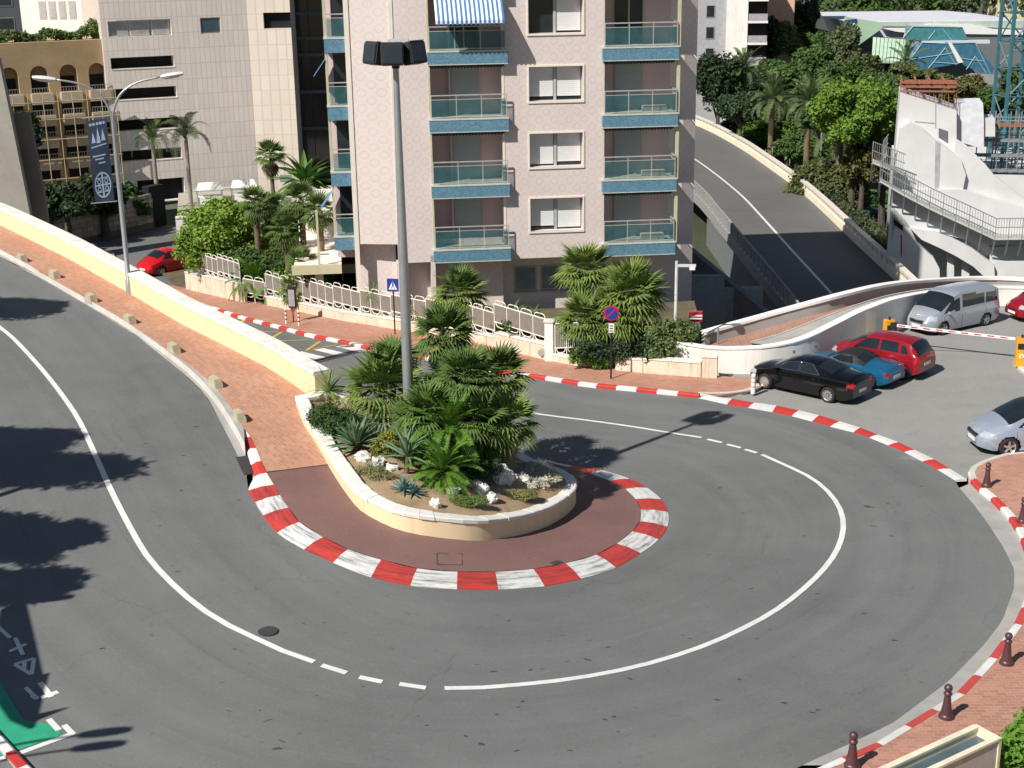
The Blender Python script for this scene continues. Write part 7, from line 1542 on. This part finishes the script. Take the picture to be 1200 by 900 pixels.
# ------------------------------------------------------------------ white apartment block
t = empty('apartment_block', (25.2,176,PZ), R(-10), 'white apartment block with stacked balconies between trees right of the pink block', 'building')
MB().box(1.6,4.2,0,9,0,24).build('wall', WHITEWALL, t); MB().box(-8,1.58,1.0,9,0,24).build('side_wall', mat('shade_grey_wall',(.36,.36,.38),.8), t)  # left part greyer: its shade is put into the wall colour
for k in range(7):
    z = 3.6+k*2.55
    b_ = MB().box(4.25,6.6,-1.0,3,z,z+.25).build('balcony', WHITEWALL, t); MB().box(4.3,6.55,-.95,-.9,z+.26,z+1.1).build('railing_panel', mat('balcony_panel_grey',(.35,.33,.36),.7), b_); MB().box(4.22,6.5,1.2,3,z+.25,z+2.5).build('recess', DARKIN, t)
    b_ = MB().box(-5.2,-2.6,.1,.98,z,z+.9).build('balcony', mat('beige_balcony',(.6,.5,.38),.8), t)
    fr = MB().box(-.9,.2,.94,1.01,z+.6,z+2.1).build('window', GFL, t); MB().box(-.8,.1,.92,.938,z+.7,z+2.0).build('pane', DGLASS, fr)
t = empty('apartment_block', (33.8,190,PZ), R(-8), 'salmon and white block behind the white apartment block', 'building'); MB().box(0,4.0,0,8,0,26).build('wall', mat('salmon_render',(.62,.40,.28),.8), t); MB().box(-3.6,-.02,-.4,8,0,24).build('white_wing', WHITEWALL, t)
for k in range(6): fr = MB().box(-2.9,-1.6,-.46,-.41,6+k*2.8,7.6+k*2.8).build('window', GFL, t); MB().box(-2.8,-1.7,-.48,-.462,6.1+k*2.8,7.5+k*2.8).build('pane', DGLASS, fr)
# ------------------------------------------------------------------ conference centre with green roofs and glass pyramids
FY = 186.0
ff = Fac((40,FY,PZ), 0.0); t = empty('conference_centre', (40,FY,PZ), 0, 'conference centre with pale green roofs and blue glass pyramids at top right', 'building')
LIL = mat('lilac_white_roof',(.62,.62,.68),.6,.08,.5,10,.05); PGR = mat('pale_green_copper',(.36,.50,.36),.6,.06,1,20,.05); FGL = glass('blue_pyramid_glass',(.05,.16,.25),.06); FGL2 = glass('teal_pyramid_glass',(.06,.22,.24),.08)
def frust(name, base, topp, off, depth, m, par):
    """sloping faceted volume: base outline at the front, smaller top set back"""
    B = [ff(x,y,off) for x,y in base]; T = [ff(x,y,off) for x,y in topp]; n = len(B)
    vs = [(u,-off,z) for u,z in B]+[(u,-off+depth,z) for u,z in T]
    return MB().add(vs,[tuple(range(n)),]+[(i,(i+1)%n,n+(i+1)%n,n+i) for i in range(n)]+[tuple(range(2*n-1,n-1,-1))]).build(name, m, par, fix=True)
ff.poly([(988,24),(1172,22),(1210,25),(1210,44),(1000,44)], -8, 26).build('long_roof', LIL, t, fix=True)
ff.poly([(1025,26),(1210,24),(1210,33),(1025,30)], -7.6, .5).build('roof_edge', mat('roof_edge_green',(.42,.5,.44),.6), t, fix=True)
ff.poly([(1034,33),(1070,33),(1090,28),(1140,29),(1165,34),(1210,36),(1210,41),(1140,40),(1060,38),(1050,37)], -7.2, .6).build('white_fascia', SWH, t, fix=True)
ff.poly([(1002,22),(1035,27),(1034,33),(1002,56),(1000,45)], -3, 6).build('green_gable', PGR, t, fix=True)
sg_ = ff.poly([(990,24),(1004,22),(1001,40),(988,41)], -2.8, .3).build('sign_panel', mat('navy_sign',(.03,.05,.2),.5), t, fix=True)
for q in ([(993,29),(996,29),(995,38),(992,38)],[(997,28),(1002,27),(1001,31),(997,32)],[(998,33),(1000,33),(999,38),(997,38)]): ff.poly(q, -2.7, .15).build('sign_mark', SWH, sg_, fix=True)
A = [ff(x,y,2) for x,y in [(1019,70),(1066,71)]]; B = [ff(x,y,0) for x,y in [(1030,45),(1081,49)]]
n = 11
roof = None
for k in range(n):                       # standing-seam strips of the sloped roof
    s0,s1 = k/n,(k+.86)/n; a0 = [A[0][i]+(A[1][i]-A[0][i])*s0 for i in (0,1)]; a1 = [A[0][i]+(A[1][i]-A[0][i])*s1 for i in (0,1)]; b0 = [B[0][i]+(B[1][i]-B[0][i])*s0 for i in (0,1)]; b1 = [B[0][i]+(B[1][i]-B[0][i])*s1 for i in (0,1)]
    ob = MB().add([(a0[0],-3,a0[1]),(a1[0],-3,a1[1]),(b1[0],3,b1[1]),(b0[0],3,b0[1])]+[(a0[0],-3,a0[1]-.3),(a1[0],-3,a1[1]-.3),(b1[0],3,b1[1]-.3),(b0[0],3,b0[1]-.3)],[(0,1,2,3),(7,6,5,4),(0,4,5,1),(1,5,6,2),(2,6,7,3),(3,7,4,0)]).build('roof_strip', mat('pale_green_roof',(.45,.60,.45),.55,.08,1,20,.05), t)
MB().add([(A[0][0],-2.98,A[0][1]-.35),(A[1][0],-2.98,A[1][1]-.35),(B[1][0],3,B[1][1]-.35),(B[0][0],3,B[0][1]-.35)],[(0,1,2,3)]).build('roof_base', mat('roof_gap_green',(.12,.2,.15),.7), t)
ff.poly([(1040,71),(1062,71),(1058,88),(1036,84)], 1.2, .4).build('window', DARKIN, t, fix=True)
p1 = frust('glass_pyramid', [(1055,86),(1128,74),(1113,52),(1081,50)], [(1075,60),(1116,60),(1112,52),(1083,50)], 4, 5, FGL, t)
p2 = frust('glass_pyramid', [(1128,76),(1162,90),(1165,80),(1143,50),(1112,50)], [(1120,60),(1150,62),(1148,58),(1141,50),(1114,50)], 3.4, 5, FGL, t)
p3 = frust('glass_pyramid', [(1058,45),(1115,49),(1134,45),(1128,32),(1070,31)], [(1070,40),(1112,40),(1124,40),(1124,32),(1072,31)], 1, 4, FGL2, t)
for par,segs,off in ((p1,[((1055,86),(1081,50)),((1081,50),(1113,51)),((1113,51),(1128,74)),((1088,80),(1108,56)),((1108,56),(1120,76)),((1094,73),(1124,75)),((1066,70),(1118,62))],4.05),(p2,[((1128,75),(1112,51)),((1112,51),(1143,50)),((1143,50),(1162,89)),((1132,82),(1143,66)),((1143,66),(1156,86)),((1122,68),(1154,72))],3.45),(p3,[((1058,45),(1070,31)),((1088,46),(1096,36)),((1104,33),(1116,48)),((1070,31),(1128,32))],1.05)):
    for a,b in segs:
        P0,P1 = ff(*a,off),ff(*b,off); MB().tube([(P0[0],-off,P0[1]),(P1[0],-off,P1[1])],.055,4).build('glazing_bar', mat('pale_glazing_bar',(.30,.45,.50),.5), par)
ff.poly([(1111,50),(1115,50),(1129,73),(1123,74)], 4.4, .35).build('white_rib', SWH, t, fix=True)
ff.poly([(1081,48),(1160,47),(1160,51),(1081,52)], 1.3, 1).build('mid_roof', LIL, t, fix=True)
ff.poly([(1115,93),(1140,86),(1172,88),(1165,99),(1148,100)], 9, .4).build('lower_roof', mat('grey_roof',(.3,.31,.30),.8), t, fix=True)
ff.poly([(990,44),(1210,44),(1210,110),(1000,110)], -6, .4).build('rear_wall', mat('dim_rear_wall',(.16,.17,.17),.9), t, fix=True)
# far buildings and wood along the top
t = empty('hotel', (55,262,PZ), 0, 'blue grey long building far behind the conference centre', 'building'); MB().box(-12,18,0,12,0,17.6).build('wall', mat('bluegrey_wall',(.13,.15,.22),.8), t)
for k in range(9): MB().box(-11+k*3.1,-9+k*3.1,-.1,.01,14.2,15.6).build('window', GFL, t)
for k,(x,lb) in enumerate([(76,'left small cream house far away at the top right'),(94,'right small cream house far away at the top right')]):
    t = empty('house', (x+9,250,PZ), 0, lb, 'house', 'far cream houses'); MB().box(0,5 if k==0 else 3.4,0,8,0,19).build('wall', mat('cream_house',(.72,.62,.38),.8), t); MB().box(1,2,-.06,.01,15,17).build('window', GFL, t)
far_w = tag(cloud_obj('far_wood', [(x,246+6*math.sin(x),6.2+2*math.sin(x*.7),7,5,4.4) for x in range(20,140,7)]+[(x,236,2.0+math.sin(x*1.3),7,4,4.5) for x in range(24,60,7)]+[(x,300,6,9,6,6) for x in range(-90,20,11)], 36000, .5, 240, G_TREE, ncl=18), 'far belt of green trees along the top behind the conference centre', 'wood', None, 'stuff')
# dark trees on the left above the stone wall
for k,(a,b,Y,rx,rz,lb,m) in enumerate([(30,245,92,34,30,'dark tree at the left edge above the yellow wall',G_DARK),(75,235,96,34,26,'dark tree below the scaffold left of the banner',G_DARK),(120,232,100,30,34,'dark tree right behind the banner',G_DARK),(152,235,104,22,30,'dark glossy tree right of the street lamp',G_BUSH)]):
    tree('dark_tree', lb, a,b,Y,rx,rz,m,9000,.14,300+k,group='dark trees above the stone wall',gzb=-3.2)
bush('hanging_plant', 'trailing plant hanging on the concrete buttress at left', aty(27,148,95), [(0,0,0,1.2,.6,1.2),(.5,0,-.8,.8,.5,.9)], 3500, .13, G_DARK, 310, 'plant', None, False)
low_sq = [(-60,80),(-17.4,73.5),(-17.8,88),(-24,106),(-60,112)]
struct(sheet('lower_square', low_sq, lambda x,y: gz(x,y,'l')-.03, 3, ASPH))
# ================================================================== near right corner, and what casts the shadows at left
a,b = g(1006,922,.9), g(1142,869,.9)
t = empty('light_box', Vector((a.x,a.y,gz(a.x,a.y))), math.atan2(b.y-a.y,b.x-a.x), 'cream framed parapet box with glazed top at the bottom right corner', 'parapet'); L = math.hypot(b.x-a.x,b.y-a.y); FR = mat('cream_frame',(.72,.66,.5),.6)
MB().box(-2.5,L,-.04,.04,0,1.0).build('rear_panel', FR, t); MB().box(-2.5,L,-.5,-.42,0,1.0).build('front_panel', mat('grey_panel',(.45,.42,.38),.7), t); MB().box(L+.002,L+.08,-.52,.06,0,1.03).build('end_panel', FR, t); MB().box(-2.5,L-.002,-.418,-.042,.8,.86).build('glass_top', glass('dim_glass',(.08,.12,.14),.1), t)
MB().box(-2.5,L,-.53,-.425,1.002,1.05).build('front_rim', FR, t); MB().box(-2.5,L,-.06,.06,1.002,1.05).build('rear_rim', FR, t)
q = g(1204,905,.2); bush('hedge', 'bright green clipped hedge in the bottom right corner', q, [(0,0,.5,.7,.7,.6),(.8,.6,.5,.8,.8,.65),(.4,-.9,.45,.8,.8,.6),(1.2,-.4,.5,.8,.8,.6)], 9000, .07, G_HEDGE, 401, 'hedge')
def from_shadow(px_, py_, h):            # point at height h above the road whose shadow falls on that pixel
    s_ = g(px_,py_,0,'u'); return s_ + TOSUN*(h/TOSUN.z)
rs = random.Random(5)
SG = 'trees left of the road outside the picture'
for k,(a,b,h_,rr_) in enumerate([(88,552,8.5,1.25),(40,552,8.5,1.5),(10,522,8.5,1.5),(-40,552,8.2,2.2),(55,630,7.8,1.0),(12,640,7.5,1.25),(-35,625,7.6,1.5),(22,362,8.0,1.3),(-25,358,8.0,1.5),(20,688,7.0,1.0)]):
    p = from_shadow(a,b,h_); zb = gz(p.x,p.y,'u'); t = empty('roadside_tree', Vector((p.x,p.y,zb)), 0, f'roadside tree number {k+1} left of the upper road throwing its shadow on the asphalt', 'tree', SG)
    t['label'] = ['first','second','third','fourth','fifth','sixth','seventh','eighth','ninth','tenth'][k]+' roadside tree left of the upper road shading the asphalt'
    cloud_obj('crown', [(0,0,p.z-zb,rr_*1.25,rr_*.85,.6),(rr_*.5,.2,p.z-zb+.1,rr_*.7,rr_*.6,.45),(-rr_*.4,rr_*.3,p.z-zb-.1,rr_*.7,rr_*.6,.45)], 8000, .17, 410+k, G_TREE, t, aspect=.22)
    MB().tube([(0,0,-.2),(.1,0,(p.z-zb)*.5),(0,0,p.z-zb)],[.2,.16,.08],7).build('trunk', BARK, t)
for k,(a,b,h_,al) in enumerate([(76,700,6.5,1),(142,856,7.0,1),(135,872,7.0,1)]):
    p = from_shadow(a,b,h_); street_lamp(Vector((p.x-2.2,p.y-.4,gz(p.x,p.y,'u'))), p.z-gz(p.x,p.y,'u'), (1,), ['single street lamp left of the upper road beyond the taxi bay','first of two near street lamps left of the taxi bay','second of two near street lamps left of the taxi bay'][k], 'street lamps left outside the picture', R(10), 2.0)
# added unseen caster, panel outline shaped from its shadow on the taxi bay
p0 = [from_shadow(a,b,5.5) for a,b in [(0,715),(24,702),(45,795),(52,790),(35,855),(12,845),(-20,800)]]
t = empty('shadow_caster', Vector((p0[3].x-1.2,p0[3].y,gz(p0[3].x,p0[3].y,'u'))), 0, 'added unseen slatted panel on a post that shades the taxi bay', 'gantry'); O0 = t.location.copy()
MB().add([V(p)-O0 for p in p0]+[V(p)-O0+Vector((0,0,.12)) for p in p0],[tuple(range(6,-1,-1)),tuple(range(7,14))]+[(i,(i+1)%7,7+(i+1)%7,7+i) for i in range(7)]).build('panel', DARKMETAL, t, fix=True)
for k in range(4):
    q0,q1 = [from_shadow(x,y+k*11,5.5)-O0 for x,y in ((-30,770),(12,757))]; MB().tube([q0,q1],.07,4).build('louvre', DARKMETAL, t)
MB().tube([(0,0,-.2),(0,0,5.6)],.1,8).build('post', METAL, t); q0 = from_shadow(80,829,5.5)-O0; MB().tube([from_shadow(30,845,5.5)-O0,q0],[.16,.02],6).build('arm', METAL, t)
# near-left kerb
P = [g(a,b,0,'u') for a,b in [(-60,790),(-25,835),(8,872),(38,905),(70,938)]]
std_kerb('kerb_block', P, (KRED,KWHITE), 'near_left_kerb', side=-1, n=9)
print('POLYS', sum(len(o.data.polygons) for o in bpy.data.objects if o.type=='MESH'), 'OBJS', len(bpy.data.objects))
